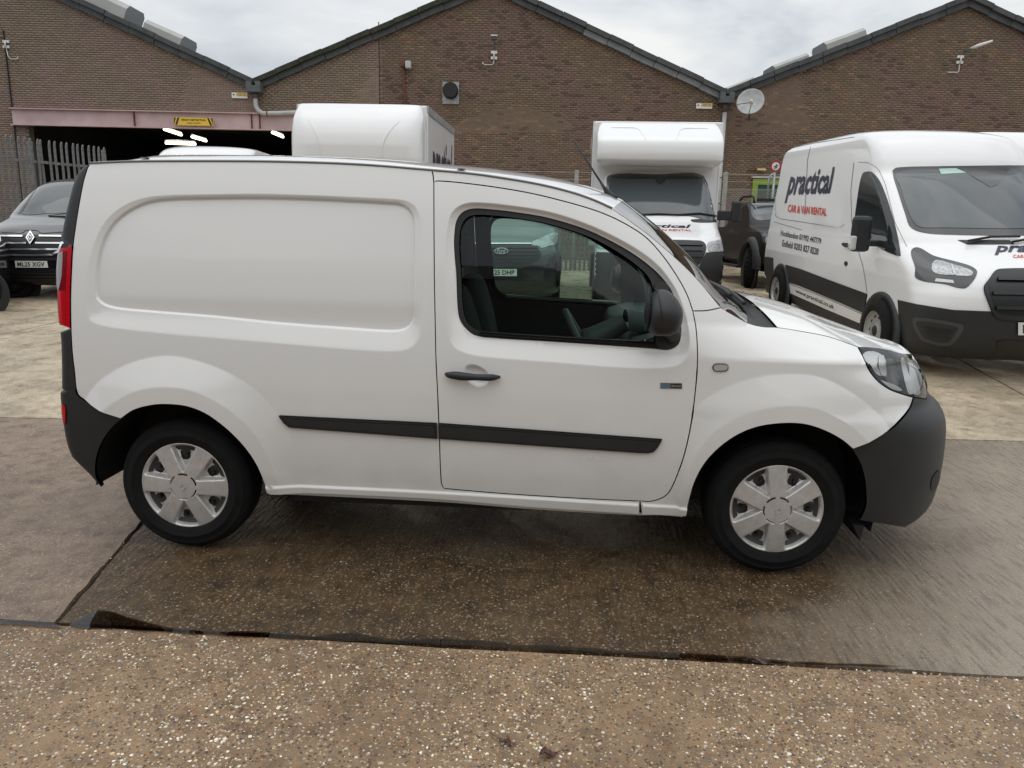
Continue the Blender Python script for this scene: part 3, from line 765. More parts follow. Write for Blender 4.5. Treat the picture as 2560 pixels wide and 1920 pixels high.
def walllamp(br0, br1, head, cable, label, flat):
    a, b = wl(*br0, .1), wl(*br1, .1); org = w3(*b, 0.1); e_ = empty('wall_lamp', org, label, 'lamp')
    V, Fc = tubeg([w3(*b, 0.1), w3(*a, 0.1)], 0.03, 8); mk('bracket_tube', V, Fc, M_WHITE, e_, True, origin=org)
    for q in (a * 0.85 + b * 0.15, a * 0.15 + b * 0.85):
        V, Fc = boxg(w3(*q, 0.04), (0.22, 0.05, 0.09), (RH, FH, (0, 0, 1))); mk('clamp', V, Fc, M_WHITE, e_, origin=org)
    h = [wl(*p, .1) for p in head]
    V, Fc = tubeg([w3(*a, 0.1), w3(*h[0], 0.35)], 0.022, 8); mk('arm', V, Fc, M_HOP, e_, True, origin=org)
    V, Fc = tubeg([w3(*h[0], 0.3), w3(*(0.7 * h[0] + 0.3 * h[1]), 0.5), w3(*h[1], 0.75)], [0.03, 0.06, 0.035], 10)
    
    if flat:
        V, Fc = boxg(w3(h[1][0], h[1][1] + 0.02, 0.45), (0.22, 0.26, 0.035), (RH, FH, (0, 0, 1))); mk('lamp_head', V, Fc, M_WHITE, e_, origin=org); V, Fc = boxg(w3(h[1][0], h[1][1] - 0.05, 0.43), (0.19, 0.2, 0.09), (RH, FH, (0, 0, 1)))
        bevelled(mk('lamp_lens', V, Fc, M_HOP, e_, origin=org), 0.02)
    else: mk('lamp_head', V, Fc, M_WHITE, e_, True, origin=org)
    V, Fc = tubeg([w3(*wl(*p, .1), 0.05) for p in cable], 0.014, 6); mk('cable', V, Fc, M_WHITE, e_, True, origin=org)


walllamp((1235, 127), (1235, 147), [(1236, 106), (1236, 98)], [(1235, 147), (1234, 158), (1230, 161), (1212, 161), (1207, 158), (1206, 154)], 'small floodlight on a white bracket high on the vent gable', True)
walllamp((2404, 138), (2401, 158), [(2415, 125), (2453, 113)], [(2401, 158), (2399, 178), (2396, 180), (2370, 180)], 'street lamp head on a white wall bracket on the dish gable', False)
walllamp((12, 100), (13, 119), [(6, 92), (-20, 84)], [(13, 119), (18, 140), (24, 147), (40, 147), (43, 141)], 'white wall lamp bracket beside the movement joint of the beam gable', False)

# satellite dish
c3 = w3(*wl(1876, 253, .9), 0.9); org = w3(*wl(1872, 300, .1), 0.1); e_ = empty('satellite_dish', org, 'pale round satellite dish on the brick wall beside the straight downpipe', 'satellite dish')
ax = -FH * 0.86 - RH * 0.36 + np.array([0, 0, 0.30]); ax /= np.linalg.norm(ax)
M_DISH = mat('weathered_dish', (0.42, 0.43, 0.42), 0.55, var=0.2, vs=5)
V, Fc = latheg([(0.0, -0.10), (0.15, -0.092), (0.3, -0.058), (0.42, -0.012), (0.455, 0.0), (0.46, -0.012), (0.44, -0.02), (0.3, -0.07), (0.0, -0.12)], c3, ax, 40); mk('reflector', V, Fc, M_DISH, e_, True, origin=org)
u_ = np.cross(ax, (0, 0, 1)); u_ /= np.linalg.norm(u_); v_ = np.cross(u_, ax)
lnb = c3 + ax * 0.42 - v_ * 0.25 - u_ * 0.1
for k, q in enumerate((c3 - v_ * 0.45, c3 + u_ * 0.42 - v_ * 0.1)):
    V, Fc = tubeg([q, lnb], 0.012, 6); mk('feed_arm', V, Fc, M_BLACK, e_, True, origin=org)
V, Fc = tubeg([lnb - ax * 0.05, lnb + ax * 0.05, lnb + ax * 0.16], [0.05, 0.05, 0.03], 10); mk('feed_horn', V, Fc, M_WHITE, e_, True, origin=org)
V, Fc = tubeg([c3 - ax * 0.1, c3 - ax * 0.25 - (0, 0, 0.2), org], 0.03, 8); mk('mount', V, Fc, M_HOP, e_, True, origin=org)

# lime green door with dark green panel, strip lamp over it
M_LIME = mat('lime_paint', (0.22, 0.32, 0.035), 0.5, var=0.15, vs=5); M_DGREEN = mat('dark_green_paint', (0.012, 0.065, 0.045), 0.5)
a, b = wl(1882, 447, .05), wl(1985, 640, .05); c = (a + b) / 2; s = np.abs(b - a); org = w3(c[0], GB, 0.05)
e_ = empty('side_door', org, 'lime green door frame with a dark green door behind the wire fence', 'door')
z0, z1 = GB, a[1]; x0, x1 = a[0], b[0]; fwd = 0.19
for q0, q1 in (((x0, z0), (x0 + fwd, z1)), ((x1 - fwd, z0), (x1, z1)), ((x0 + fwd, z1 - 0.2), (x1 - fwd, z1))):
    V, Fc = boxg(w3((q0[0] + q1[0]) / 2, (q0[1] + q1[1]) / 2, 0.06), (q1[0] - q0[0], 0.1, q1[1] - q0[1]), (RH, FH, (0, 0, 1))); mk('frame', V, Fc, M_LIME, e_, origin=org)
V, Fc = boxg(w3((x0 + x1) / 2, (z0 + z1 - 0.2) / 2, 0.03), (x1 - x0 - 2 * fwd, 0.05, z1 - z0 - 0.2), (RH, FH, (0, 0, 1))); mk('door_leaf', V, Fc, M_DGREEN, e_, origin=org)
V, Fc = boxg(w3((x0 + x1) / 2, z1 + 0.06, 0.08), (x1 - x0 + 0.1, 0.14, 0.07), (RH, FH, (0, 0, 1))); mk('lintel_strip', V, Fc, M_RL, e_, origin=org)
a, b = wl(1893, 421, .1), wl(1914, 427, .1); c = (a + b) / 2; org = w3(*c, 0.1)
e_ = empty('strip_lamp', org, 'pale yellow strip lamp above the lime green door', 'lamp'); M_CREAM = mat('yellowed_plastic', (0.62, 0.52, 0.25), 0.4)
V, Fc = boxg(w3(*c, 0.1), (abs(b[0] - a[0]), 0.12, abs(b[1] - a[1])), (RH, FH, (0, 0, 1))); bevelled(mk('diffuser', V, Fc, M_CREAM, e_, origin=org), 0.02)
V, Fc = tubeg([w3(c[0] - 0.1, c[1], 0.05), w3(c[0] - 0.48, c[1] - 0.02, 0.05)], 0.025, 6); mk('conduit', V, Fc, M_RUST, e_, True, origin=org)

# round sign on a post
M_RED = mat('sign_red', (0.45, 0.02, 0.025), 0.45)
tdep = 21.0; pc = depth(1938, 416, tdep); org = np.array([pc[0], pc[1], gz(pc[1])]); e_ = empty('round_sign', org, 'round red-rimmed sign on a grey post by the wire fence', 'sign')
V, Fc = tubeg([org, pc + (0, 0, 0.1)], 0.035, 8); mk('post', V, Fc, M_GALV, e_, True, origin=org)
for r_, o_, m, nm in ((0.15, 0.04, M_RED, 'rim'), (0.108, 0.048, M_WHITE, 'face')):
    V, Fc = latheg([(0.0, -o_), (r_, -o_), (r_, -o_ + 0.02)], pc, FH, 28); mk(nm, V, Fc, m, e_, origin=org)
for d0, d1 in (((-0.06, -0.01), (0.07, 0.02)), ((0.0, -0.05), (0.02, 0.06)), ((-0.04, -0.06), (0.04, -0.03))):
    V, Fc = tubeg([pc + RH * d0[0] + np.array([0, 0, d0[1]]) - FH * 0.052, pc + RH * d1[0] + np.array([0, 0, d1[1]]) - FH * 0.052], 0.012, 5); mk('symbol', V, Fc, M_INK, e_, origin=org)
V, Fc = tubeg([pc + RH * 0.0 + (0, 0, -0.3), pc - RH * 0.06 + (0, 0, -0.2), pc - RH * 0.14 + (0, 0, -0.3), pc - RH * 0.15 + (0, 0, -0.9)], 0.03, 8); mk('hoop', V, Fc, M_GALV, e_, True, origin=org)


# ================================================================== FENCES
def palisade(P, Q, h, pitch, label, lean=0.0, name='palisade_fence', pw=0.068):
    P, Q = np.array(P, float), np.array(Q, float); Ln = np.linalg.norm((Q - P)[:2]); d = np.append((Q - P)[:2] / Ln, 0); n = np.array([d[1], -d[0], 0])
    if n @ (CP - P) < 0: n = -n
    org = (P + Q) / 2; e_ = empty(name, org, label, 'fence', 'grey steel palisade fences'); k = int(Ln / pitch)
    # pale: W-section with a triple-pointed, bent top
    oc = [(-0.5, 0), (-0.28, 0.018), (0, 0.006), (0.28, 0.018), (0.5, 0)]
    rows = []
    for z, sc, fw in ((0, 1, 0), (h - 0.22, 1, 0), (h - 0.10, 1, 0.006), (h - 0.03, 0.8, 0.02), (h, 0.15, 0.025)):
        rows.append([d * (u_ * pw * sc) + n * (v * 1.4 + fw) + np.array([0, 0, z]) for u_, v in oc])
    V, Fc = gridg(rows); me = bpy.data.meshes.new('pale'); me.from_pydata([tuple(v) for v in V], [], Fc); me.materials.append(M_PALISADE); me.update()
    r = np.random.default_rng(k)
    for i in range(k):
        t = (i + 0.5) / k; b = P + (Q - P) * t; o = bpy.data.objects.new('pale', me); COL.objects.link(o); o.parent = e_; o.location = b - org + n * 0.03; o.rotation_euler = (0, r.normal(0, 0.006) + lean, 0)
    for z in (0.35, h - 0.52):
        V, Fc = boxg((P + Q) / 2 + (0, 0, z), (Ln, 0.05, 0.06), (d, n, (0, 0, 1))); mk('rail', V, Fc, M_PALISADE, e_, origin=org)
    for t in (0, 1):
        b = P + (Q - P) * t; V, Fc = boxg(b + (0, 0, (h - 0.06) / 2) - n * 0.06, (0.10, 0.06, h - 0.06), (d, n, (0, 0, 1))); mk('post', V, Fc, M_PALISADE, e_, origin=org)
    return e_


FZ = 0.255 + 3.0
def fz(px, py): p = onz(px, py, FZ); p[2] = gz(p[1]); return p
pA, pB, pC = fz(-70, 326), fz(78, 346), fz(262, 369)
palisade(pA, pB, 3.0, 0.155, 'weathered grey palisade fence panel at the left of the yard, left of its corner post')
palisade(pB, pC, 3.0, 0.155, 'weathered grey palisade fence panel running from the corner post toward the dark opening')
pD = depth(1385, 640, 21.0); pE = depth(1500, 640, 21.5); pD[2] = gz(pD[1]); pE[2] = gz(pE[1])
palisade(pD, pE, 1.9, 0.14, 'distant grey palisade fence between the dark green van and the white box van')

# chain link fence with cranked concrete posts and wire strands
M_CONC = mat('concrete_post', (0.36, 0.35, 0.33), 0.85, var=0.2, vs=6); M_WIRE = mat('fence_wire', (0.36, 0.36, 0.34), 0.5, metal=0.3)
fp, fq = depth(1262, 600, 22.0), depth(2040, 600, 21.0); fp[2] = gz(fp[1]); fq[2] = gz(fq[1]); org = (fp + fq) / 2
e_ = empty('chain_link_fence', org, 'chain link fence with concrete posts and wire strands in front of the brick gables', 'fence')
Ln = np.linalg.norm(fq - fp); d = (fq - fp) / Ln; H = 2.35; parts = []; st = 0.075
for sg in (1, -1):
    for k in range(int((Ln + H) / st)):
        a = k * st if sg == 1 else k * st - H
        x0, x1 = (a - H, a) if sg == 1 else (a + H, a)
        t0, t1 = 0.0, 1.0
        lo_, hi_ = min(x0, x1), max(x0, x1)
        pts = []
        for t in (0, 1):
            x = x0 + (x1 - x0) * t; pts.append((x, H * t))
        (xa, za), (xb, zb_) = pts
        def cl(x): return max(0, min(Ln, x))
        if hi_ < 0 or lo_ > Ln: continue
        if xa != cl(xa): za = za + (cl(xa) - xa) / (xb - xa) * (zb_ - za) if True else za; xa = cl(xa)
        if xb != cl(xb): zb_ = za + (cl(xb) - xa) / (xb - xa) * (zb_ - za) if xb != xa else zb_; xb = cl(xb)
        parts.append(tubeg([fp + d * xa + (0, 0, za), fp + d * xb + (0, 0, zb_)], 0.0048, 3, False))
V, Fc = join(parts); tag(mk('mesh_wire', V, Fc, M_WIRE, e_, origin=org), kind='stuff')
for z in (H, H + 0.2, H + 0.4):
    V, Fc = tubeg([fp + (0, 0, z), fq + (0, 0, z)], 0.005, 4); mk('strand', V, Fc, M_WIRE, e_, origin=org)
for px in (1435, 1640, 1800):
    b = onplane(px, 600, fp, np.array([d[1], -d[0], 0])); b[2] = gz(b[1]); V, Fc = join([boxg(b + (0, 0, 1.4) - FH * 0.09, (0.11, 0.11, 2.8), (RH, FH, (0, 0, 1)))]); bevelled(mk('post', V, Fc, M_CONC, e_, origin=org), 0.015)

# added brick building, unseen behind the camera, so glass and paint mirror something dark
M_FARW = mat('added_building_brick', (0.15, 0.115, 0.095), 0.85, var=0.25, vs=2)
org = np.array([1.0, -21.0, 0.0]); e_ = empty('added_building', org, 'long added brick building, unseen behind the camera, that darkens reflections in glass and paint', 'building')
V, Fc = boxg((1.0, -23.0, 3.4), (70, 4, 6.8)); mk('wall', V, Fc, M_FARW, e_, origin=org)
V, Fc = prismg([(-35, -20.8, 6.8), (-35, -27, 9.6), (-35, -33, 6.8)], (72, 0, 0)); mk('roof', V, Fc, M_ROOF, e_, origin=org)
for k in range(7):
    V, Fc = boxg((-27 + k * 9.0, -20.95, 2.2), (4.2, 0.12, 4.0)); mk('roller_door', V, Fc, M_HOP, e_, origin=org)

# ================================================================== VEHICLE HULLS
def pchip(xk, yk):
    xk = np.asarray(xk, float); yk = np.asarray(yk, float); h = np.diff(xk); dl = np.diff(yk) / h; m = np.zeros(len(xk))
    for i in range(1, len(xk) - 1):
        if dl[i - 1] * dl[i] > 0:
            w1, w2 = 2 * h[i] + h[i - 1], h[i] + 2 * h[i - 1]; m[i] = (w1 + w2) / (w1 / dl[i - 1] + w2 / dl[i])
    m[0], m[-1] = dl[0], dl[-1]

    def f(x):
        x = np.clip(np.asarray(x, float), xk[0], xk[-1]); i = np.clip(np.searchsorted(xk, x, 'right') - 1, 0, len(h) - 1); t = (x - xk[i]) / h[i]; hh = h[i]
        return (1 + 2 * t) * (1 - t) ** 2 * yk[i] + t * (1 - t) ** 2 * hh * m[i] + t * t * (3 - 2 * t) * yk[i + 1] + t * t * (t - 1) * hh * m[i + 1]
    return f


class Hull:
    """body skin as horizontal slices; local frame x forward, y left, z up; the right side is y < 0"""

    def __init__(s, z, xf, xr, W, fa, ra, nf=2.3, nr=2.6, bulge=0.02, M=None, zref=0.7):
        s.zk = np.array(z, float); s.fxf, s.fxr, s.fW, s.ffa, s.fra = (pchip(z, v if hasattr(v, '__len__') else [v] * len(z)) for v in (xf, xr, W, fa, ra))
        s.nf, s.nr, s.bulge = nf, nr, bulge; s.M = np.eye(4) if M is None else np.array(M); s.taper = None
        u = np.linspace(0, 3, 1800); x, y = s.plan(u, np.full(1800, zref)); L_ = np.concatenate([[0], np.cumsum(np.hypot(np.diff(x), np.diff(y)))])
        k = np.argmin(np.abs(x) + (y < 0.3) * 9); s.ut, s.Ut = u, L_ - L_[k]

    def plan(s, u, z):
        xf, xr, W, fa, ra = s.fxf(z), s.fxr(z), s.fW(z), s.ffa(z), s.fra(z)
        th = np.clip(np.where(u < 1, u, np.where(u > 2, 3 - u, 1)), 0, 1) * math.pi / 2
        n = np.where(u < 1.5, s.nr, s.nf); c = np.cos(th).clip(0) ** (2 / n); q = np.sin(th) ** (2 / n)
        x = np.where(u < 1, xr + ra - ra * c, np.where(u > 2, xf - fa + fa * c, xr + ra + np.clip(u - 1, 0, 1) * (xf - fa - xr - ra)))
        xm = (xf + xr) / 2; y = W * q * (1 - s.bulge * ((x - xm) / ((xf - xr) / 2)) ** 2)
        if s.taper is not None: y = y - s.taper(x, z)
        return x, y

    def pt(s, U, z, side=-1):
        u = np.interp(U, s.Ut, s.ut); x, y = s.plan(u, z); return np.stack([x, side * y, z], -1)

    def world(s, P): return np.asarray(P) @ s.M[:3, :3].T + s.M[:3, 3]
    def local(s, P): return (np.asarray(P) - s.M[:3, 3]) @ s.M[:3, :3]

    def grid(s, nz=70, nu=150, z0=None, z1=None):
        zz = np.linspace(s.zk[0] if z0 is None else z0, s.zk[-1] if z1 is None else z1, nz); u = np.linspace(0, 3, nu)
        zz = np.unique(np.concatenate([zz, s.zk[(s.zk > zz[0]) & (s.zk < zz[-1])]])); rows = []
        for z in zz:
            x, y = s.plan(u, np.full(nu, z)); xx = np.concatenate([x, x[-2:0:-1]]); yy = np.concatenate([-y, y[-2:0:-1]]); rows.append(np.stack([xx, yy, np.full(len(xx), z)], -1))
        return np.array(rows)

    def mesh(s, **k):
        G = s.grid(**k); r, c = G.shape[:2]; V = G.reshape(-1, 3)
        Fc = [(i * c + j, i * c + (j + 1) % c, (i + 1) * c + (j + 1) % c, (i + 1) * c + j) for i in range(r - 1) for j in range(c)]
        Fc.append(tuple(range((r - 1) * c, r * c))); Fc.append(tuple(range(c))[::-1])
        return s.world(V), Fc

    def build_bvh(s, **k):
        V, Fc = s.mesh(**k); s.bvh = BVHTree.FromPolygons([tuple(v) for v in V], [tuple(f) for f in Fc]); s.V, s.F = V, Fc

    def hit(s, px, py):
        h = s.bvh.ray_cast(Vector(CP), Vector(ray(px, py)).normalized())
        return (None if h[0] is None else np.array(h[0])), (None if h[1] is None else np.array(h[1]))

    def inv(s, P):
        P = s.local(P); out = []
        u = np.linspace(0, 3, 1500)
        for p in np.atleast_2d(P):
            x, y = s.plan(u, np.full(len(u), p[2])); d = (x - p[0]) ** 2 + (y - abs(p[1])) ** 2; k = int(np.argmin(d)); k = min(max(k, 1), len(u) - 2)
            den = d[k - 1] - 2 * d[k] + d[k + 1]; t = 0 if den <= 1e-15 else 0.5 * (d[k - 1] - d[k + 1]) / den; out.append((np.interp(u[k] + np.clip(t, -1, 1) * (u[1] - u[0]), s.ut, s.Ut), p[2]))
        return np.array(out)


M_PAINT = mat('white_van_paint', (0.79, 0.79, 0.775), 0.25, coat=1.0, low_tint=0.42)
M_PAINTC = mat('clean_white_paint', (0.80, 0.80, 0.80), 0.3, coat=0.7)
M_TRIM = mat('dark_grey_plastic', (0.018, 0.0195, 0.021), 0.5, bump=0.08, bs=500, var=0.15, vs=6)
M_SEAL = mat('black_rubber', (0.012, 0.012, 0.012), 0.5)
M_TYRE = mat('tyre_rubber', (0.008, 0.008, 0.008), 0.85, spec=0.25, var=0.3, vs=14)
M_SILVER = mat('silver_wheel_trim', (0.56, 0.55, 0.53), 0.36, metal=0.45, var=0.12, vs=25)
M_STEEL = mat('wheel_steel', (0.06, 0.06, 0.06), 0.5, metal=0.5)
M_CHROME = mat('chrome', (0.8, 0.8, 0.8), 0.08, metal=1.0)
M_REDL = mat('red_lamp_lens', (0.50, 0.004, 0.012), 0.15, spec=0.3)
M_DRED = mat('dark_red_lens', (0.14, 0.003, 0.008), 0.2, spec=0.3)
M_CLEAR = mat('clear_lamp_lens', (0.55, 0.56, 0.56), 0.08, coat=1.0)
M_GLASS = glass_mat('green_tinted_glass', (0.74, 0.90, 0.84), 0.94, 0.0, 0.8)
M_WSCR = glass_mat('windscreen_glass', (0.78, 0.92, 0.87), 0.92, 0.0, 0.55)
M_LENS = glass_mat('headlamp_cover', (0.95, 0.96, 0.96), 0.97)
M_INT = mat('dark_cabin_plastic', (0.010, 0.011, 0.012), 0.7)
M_INT2 = mat('grey_cabin_plastic', (0.10, 0.105, 0.105), 0.55)
M_SEAT = mat('seat_cloth', (0.018, 0.02, 0.021), 0.9, bump=0.2, bs=300)

# ---- the van's skin
KZ = np.array([0.14, 0.20, 0.28, 0.36, 0.45, 0.55, 0.65, 0.72, 0.78, 0.84, 0.90, 0.96, 1.02, 1.10, 1.25, 1.45, 1.60, 1.70, 1.78, 1.86])
KW = [0.80, 0.845, 0.866, 0.880, 0.892, 0.901, 0.906, 0.907, 0.907, 0.905, 0.902, 0.898, 0.893, 0.884, 0.862, 0.826, 0.795, 0.770, 0.745, 0.71]
xf = np.array([3.30, 3.42, 3.52, 3.56, 3.58, 3.58, 3.57, 3.55, 3.52, 3.48, 3.43, 3.38, 3.36, 3.36, 3.36, 3.36, 3.36, 3.36, 3.36, 3.36])
xr = np.array([-0.40, -0.44, -0.49, -0.67, -0.70, -0.71, -0.71, -0.70, -0.70, -0.69, -0.69, -0.68, -0.68, -0.67, -0.65, -0.62, -0.57, -0.52, -0.45, -0.34])
FA = [0.62] * 20; RA = [0.12] * 20
SIL_R = [(224, 410), (211, 413), (200.5, 423), (190, 443), (181, 470), (172, 503), (164, 534), (157, 575), (152, 615), (148, 642), (145, 680), (144.7, 705), (145.4, 741), (147, 777), (150, 820), (153, 851), (155, 930), (155, 998), (159, 1030), (163, 1056), (168, 1104), (178, 1129), (191, 1150), (213, 1172), (244, 1188), (279, 1197), (300, 1215)]
SIL_F = [(2143, 850), (2200, 864), (2254, 880), (2278, 893), (2295, 911), (2306, 932), (2317, 961), (2320, 988), (2322, 1000), (2334, 1009), (2350, 1022), (2360, 1037), (2363, 1054), (2362, 1095), (2357, 1144), (2351, 1173), (2344, 1202), (2332, 1239), (2318, 1262), (2292, 1277), (2246, 1290)]
taper = lambda x, z: 0.22 * np.clip(x - (2.02 - 0.95 * (z - 1.0)), 0, None) ** 2 * np.clip((z - 0.98) / 0.15, 0, 1)
SR, SF = np.array(SIL_R), np.array(SIL_F)
KN = dict(nf=2.25, nr=2.5, bulge=0.022)
for _ in range(10):                                    # slide the ends of each slice until the outline falls where the photograph has it
    K = Hull(KZ, xf, xr, KW, FA, RA, **KN); u = np.linspace(0, 3, 500)
    for i, z in enumerate(KZ):
        x, y = K.plan(u, np.full(500, z)); q = proj(np.stack([x, -y, np.full(500, z)], -1)); zf = 500
        k = np.argmin(q[:250, 0]); ty = q[k, 1]
        if SR[0, 1] <= ty <= 1200: xr[i] += 0.7 * (np.interp(ty, SR[:, 1], SR[:, 0]) - q[k, 0]) / 520
        k = 250 + np.argmax(q[250:, 0]); ty = q[k, 1]
        if 852 <= ty <= SF[-1, 1] and z < 0.97: xf[i] += 0.7 * (np.interp(ty, SF[:, 1], SF[:, 0]) - q[k, 0]) / 520
    xf[KZ > 0.97] = xf[KZ <= 0.97][-1]
print('KANGOO xf', np.round(xf, 3)); print('xr', np.round(xr, 3))
K = Hull(KZ, xf, xr, KW, FA, RA, **KN); K.taper = taper
K.build_bvh(nz=120, nu=300)


def hp(pts, n=None, closed=False, smooth=True):
    """photo pixels -> (U, z) on the van's skin"""
    P = np.asarray(pts, float)
    if n: P = spline(P, n, closed) if smooth else resample(P, n, closed)
    out = []
    for p in P:
        h, _ = K.hit(*p)
        if h is None:
            for k in range(1, 60):
                h, _ = K.hit(p[0] + (k if p[0] < 1280 else -k) * 0.7, p[1]) if not (300 < p[0] < 2100) else K.hit(p[0], p[1] + k * 0.7)
                if h is not None: break
        out.append(h)
    return K.inv(np.array(out))


ULO, UHI = K.Ut[0], K.Ut[-1]
def Uof(u): return float(np.interp(u, K.ut, K.Ut))


# ---- outlines read off the photograph
L_rear = [(225, 409), (217, 427), (208, 458), (199, 505), (190, 561), (183, 613), (179, 680), (177, 740), (177, 780), (178, 826), (181, 881), (187, 932), (191, 972), (197, 988), (211, 999)]
L_rbump = [(211, 999), (236, 1013), (267, 1026), (314, 1041)]
L_rarch = [(314, 1041), (346, 1020), (389, 1008.5), (427, 1006), (476, 1011), (520, 1027), (563, 1056), (598, 1088), (627, 1123), (647, 1155), (661, 1186), (674, 1224)]
L_farch = [(1714, 1283), (1721, 1247), (1734, 1200), (1759, 1153), (1795.5, 1113), (1842.5, 1081), (1893, 1062), (1958, 1054), (2009, 1057), (2056, 1072), (2096, 1093), (2126, 1117)]
L_farch2 = [(2126, 1117), (2146, 1150), (2159, 1189), (2164, 1233), (2163, 1265), (2148, 1300)]
L_fbump = [(2126, 1117), (2164, 1103), (2219, 1077), (2248, 1052), (2269, 1027), (2278, 1008), (2282, 993)]
L_hl = [(2282, 993), (2254, 985), (2222.6, 973), (2194, 953), (2173, 927), (2157.5, 892), (2143, 866)]
L_ftop = [(2143, 866), (2070.6, 841), (2005.5, 828), (1943.7, 818), (1908, 816.5), (1875, 809), (1843, 793), (1802, 769)]
L_apj = [(1802, 769), (1769, 776), (1732, 777.5)]
L_doorB = [(1084.6, 456), (1085, 566), (1086, 699), (1088, 805), (1090, 900), (1094, 980), (1098.6, 1099), (1103.6, 1209), (1110, 1221)]
L_doorb = [(1110, 1221), (1257, 1233.6), (1456, 1246), (1600, 1252.5), (1630, 1252.5), (1664.5, 1238.6), (1684, 1209), (1709, 1139), (1729, 1049.6), (1738, 980), (1743, 920), (1743.5, 875), (1740, 820), (1732, 777.5)]
L_doort = [(1732, 777.5), (1719, 740), (1700, 703), (1665, 650), (1630, 608), (1600, 582), (1543, 549), (1485, 525), (1398, 500), (1311.5, 480), (1196, 462), (1093, 452), (1084.6, 456)]
L_gut = [(225, 409), (262, 407), (325.5, 404.6), (418, 403.5), (640, 404), (813.6, 408), (929, 413.8), (1080, 426)]
L_gut2 = [(1080, 426), (1161, 433), (1225, 441), (1340, 460), (1427, 481), (1485, 501), (1531, 522)]
L_glass = [(1531, 522), (1576, 553), (1625, 589.5), (1697, 652), (1745, 700), (1802, 769)]
L_sillb = [(1597, 1283), (1350, 1267), (1092, 1246), (850, 1234), (685, 1228), (674, 1224)]
WIN = [(1135, 571), (1133.5, 617), (1139, 689), (1142, 762), (1148, 799), (1164, 822.5), (1187, 839), (1240, 846), (1369, 854), (1500, 863), (1647, 873), (1676, 874), (1699, 860), (1706.5, 834), (1706, 805), (1699, 770), (1687, 736), (1673, 708), (1650, 680), (1615, 650), (1572, 621), (1514, 590), (1456, 565), (1369, 540), (1282, 526), (1225, 520), (1181, 518), (1155, 527), (1141, 545)]
WINO = [(1118, 570), (1112, 640), (1111, 740), (1116, 818), (1122.5, 852), (1136, 872), (1153, 881.5), (1187, 891), (1262, 899), (1397, 909), (1550, 921), (1660, 922), (1708, 908), (1724, 870), (1722, 820), (1708, 765), (1693, 728), (1676, 700), (1650, 667), (1612, 635), (1560, 603), (1500, 573), (1440, 549), (1369, 528), (1282, 514), (1200, 506), (1160, 509), (1130, 530)]
GLS = [(1148, 575), (1146, 617), (1151, 689), (1154, 758), (1161, 795), (1175, 815), (1197, 827), (1240, 831), (1369, 839), (1500, 846), (1641, 853), (1640, 800), (1641, 760), (1638, 720), (1628, 690), (1600, 661), (1560, 632), (1505, 600), (1450, 577), (1365, 553), (1282, 540), (1225, 534), (1185, 533), (1165, 540), (1153, 556)]
REC_I = [(236.6, 718), (239, 670), (244.6, 638.5), (251, 612), (264.5, 580), (285.7, 551), (320, 524.5), (365, 504.6), (418, 496.6), (498, 494), (640, 492.6), (779.6, 496), (885.7, 501), (965, 505.6), (1000, 509), (1021, 521), (1031.6, 539.6), (1034.7, 566), (1034.7, 672), (1034, 778), (1030, 802), (1018, 818), (999.7, 826), (965, 828), (885.7, 823), (700, 809), (524, 791), (365, 778), (285.7, 770), (254, 760.5), (238, 744.6)]
REC_O = [(214, 760), (215, 731), (219, 678), (230, 625), (248.5, 577.5), (272, 543), (312, 512.5), (365, 494), (418, 488.6), (498, 487), (640, 485), (700, 486), (885.7, 493), (992, 498.5), (1018, 503), (1042, 520), (1055, 566), (1057, 650), (1056.8, 752), (1055.4, 805), (1050, 842), (1034, 866), (1005, 877.8), (938.7, 878.6), (832.6, 871), (636.6, 854), (434, 837), (289, 821), (240, 811), (220, 796)]
ARC_RO = [(205, 1010), (211, 995), (245, 952), (303, 914), (370, 892), (434, 887), (505, 903), (563, 925), (621, 958), (664, 995), (693, 1030), (720, 1075), (745, 1140), (758, 1222)]
ARC_RI = [(258, 1035), (269, 1024), (303, 1000), (346, 978), (389, 969), (427, 967), (476, 972), (520, 987), (563, 1010), (606, 1042), (635, 1074), (664, 1120), (688, 1175), (700, 1222)]
ARC_FO = [(1690, 1250), (1705, 1100), (1729, 1025), (1760, 998), (1803, 970.5), (1857, 949), (1911, 936), (1965.5, 932), (2020, 934), (2074, 949), (2128, 978), (2175, 1012), (2204, 1041), (2232, 1078)]
ARC_FI = [(1702, 1250), (1730, 1150), (1775, 1085), (1820, 1053), (1864, 1034), (1922, 1018), (1983.6, 1014), (2038, 1021), (2092, 1045), (2128, 1068), (2165, 1105)]
uREC_I, uREC_O, uWINO, uWIN, uGLS = hp(REC_I, 150, True), hp(REC_O, 150, True), hp(WINO, 130, True), hp(WIN, 140, True), hp(GLS, 120, True)


def close_arc(a, lo=0.18):
    a = hp(a, 70); return np.vstack([[a[0, 0], lo], a, [a[-1, 0], lo]])


uRO, uRI, uFO, uFI = (close_arc(a) for a in (ARC_RO, ARC_RI, ARC_FO, ARC_FI))
CUP = hp([(1192, 939)])[0]
SILL = hp([(690, 1208), (724.6, 1209.7), (1110, 1228), (1600, 1258), (1712, 1264)], 20)


def sm(t): t = np.clip(t, 0, 1); return t * t * (3 - 2 * t)


def soft(t, w_=0.12):       # linear ramp 0..1 with rounded shoulders
    t = np.clip(t, 0, 1); return np.where(t < w_, t * t / (2 * w_), np.where(t > 1 - w_, (1 - w_) - (1 - t) ** 2 / (2 * w_) , t - w_ / 2)) / (1 - w_)


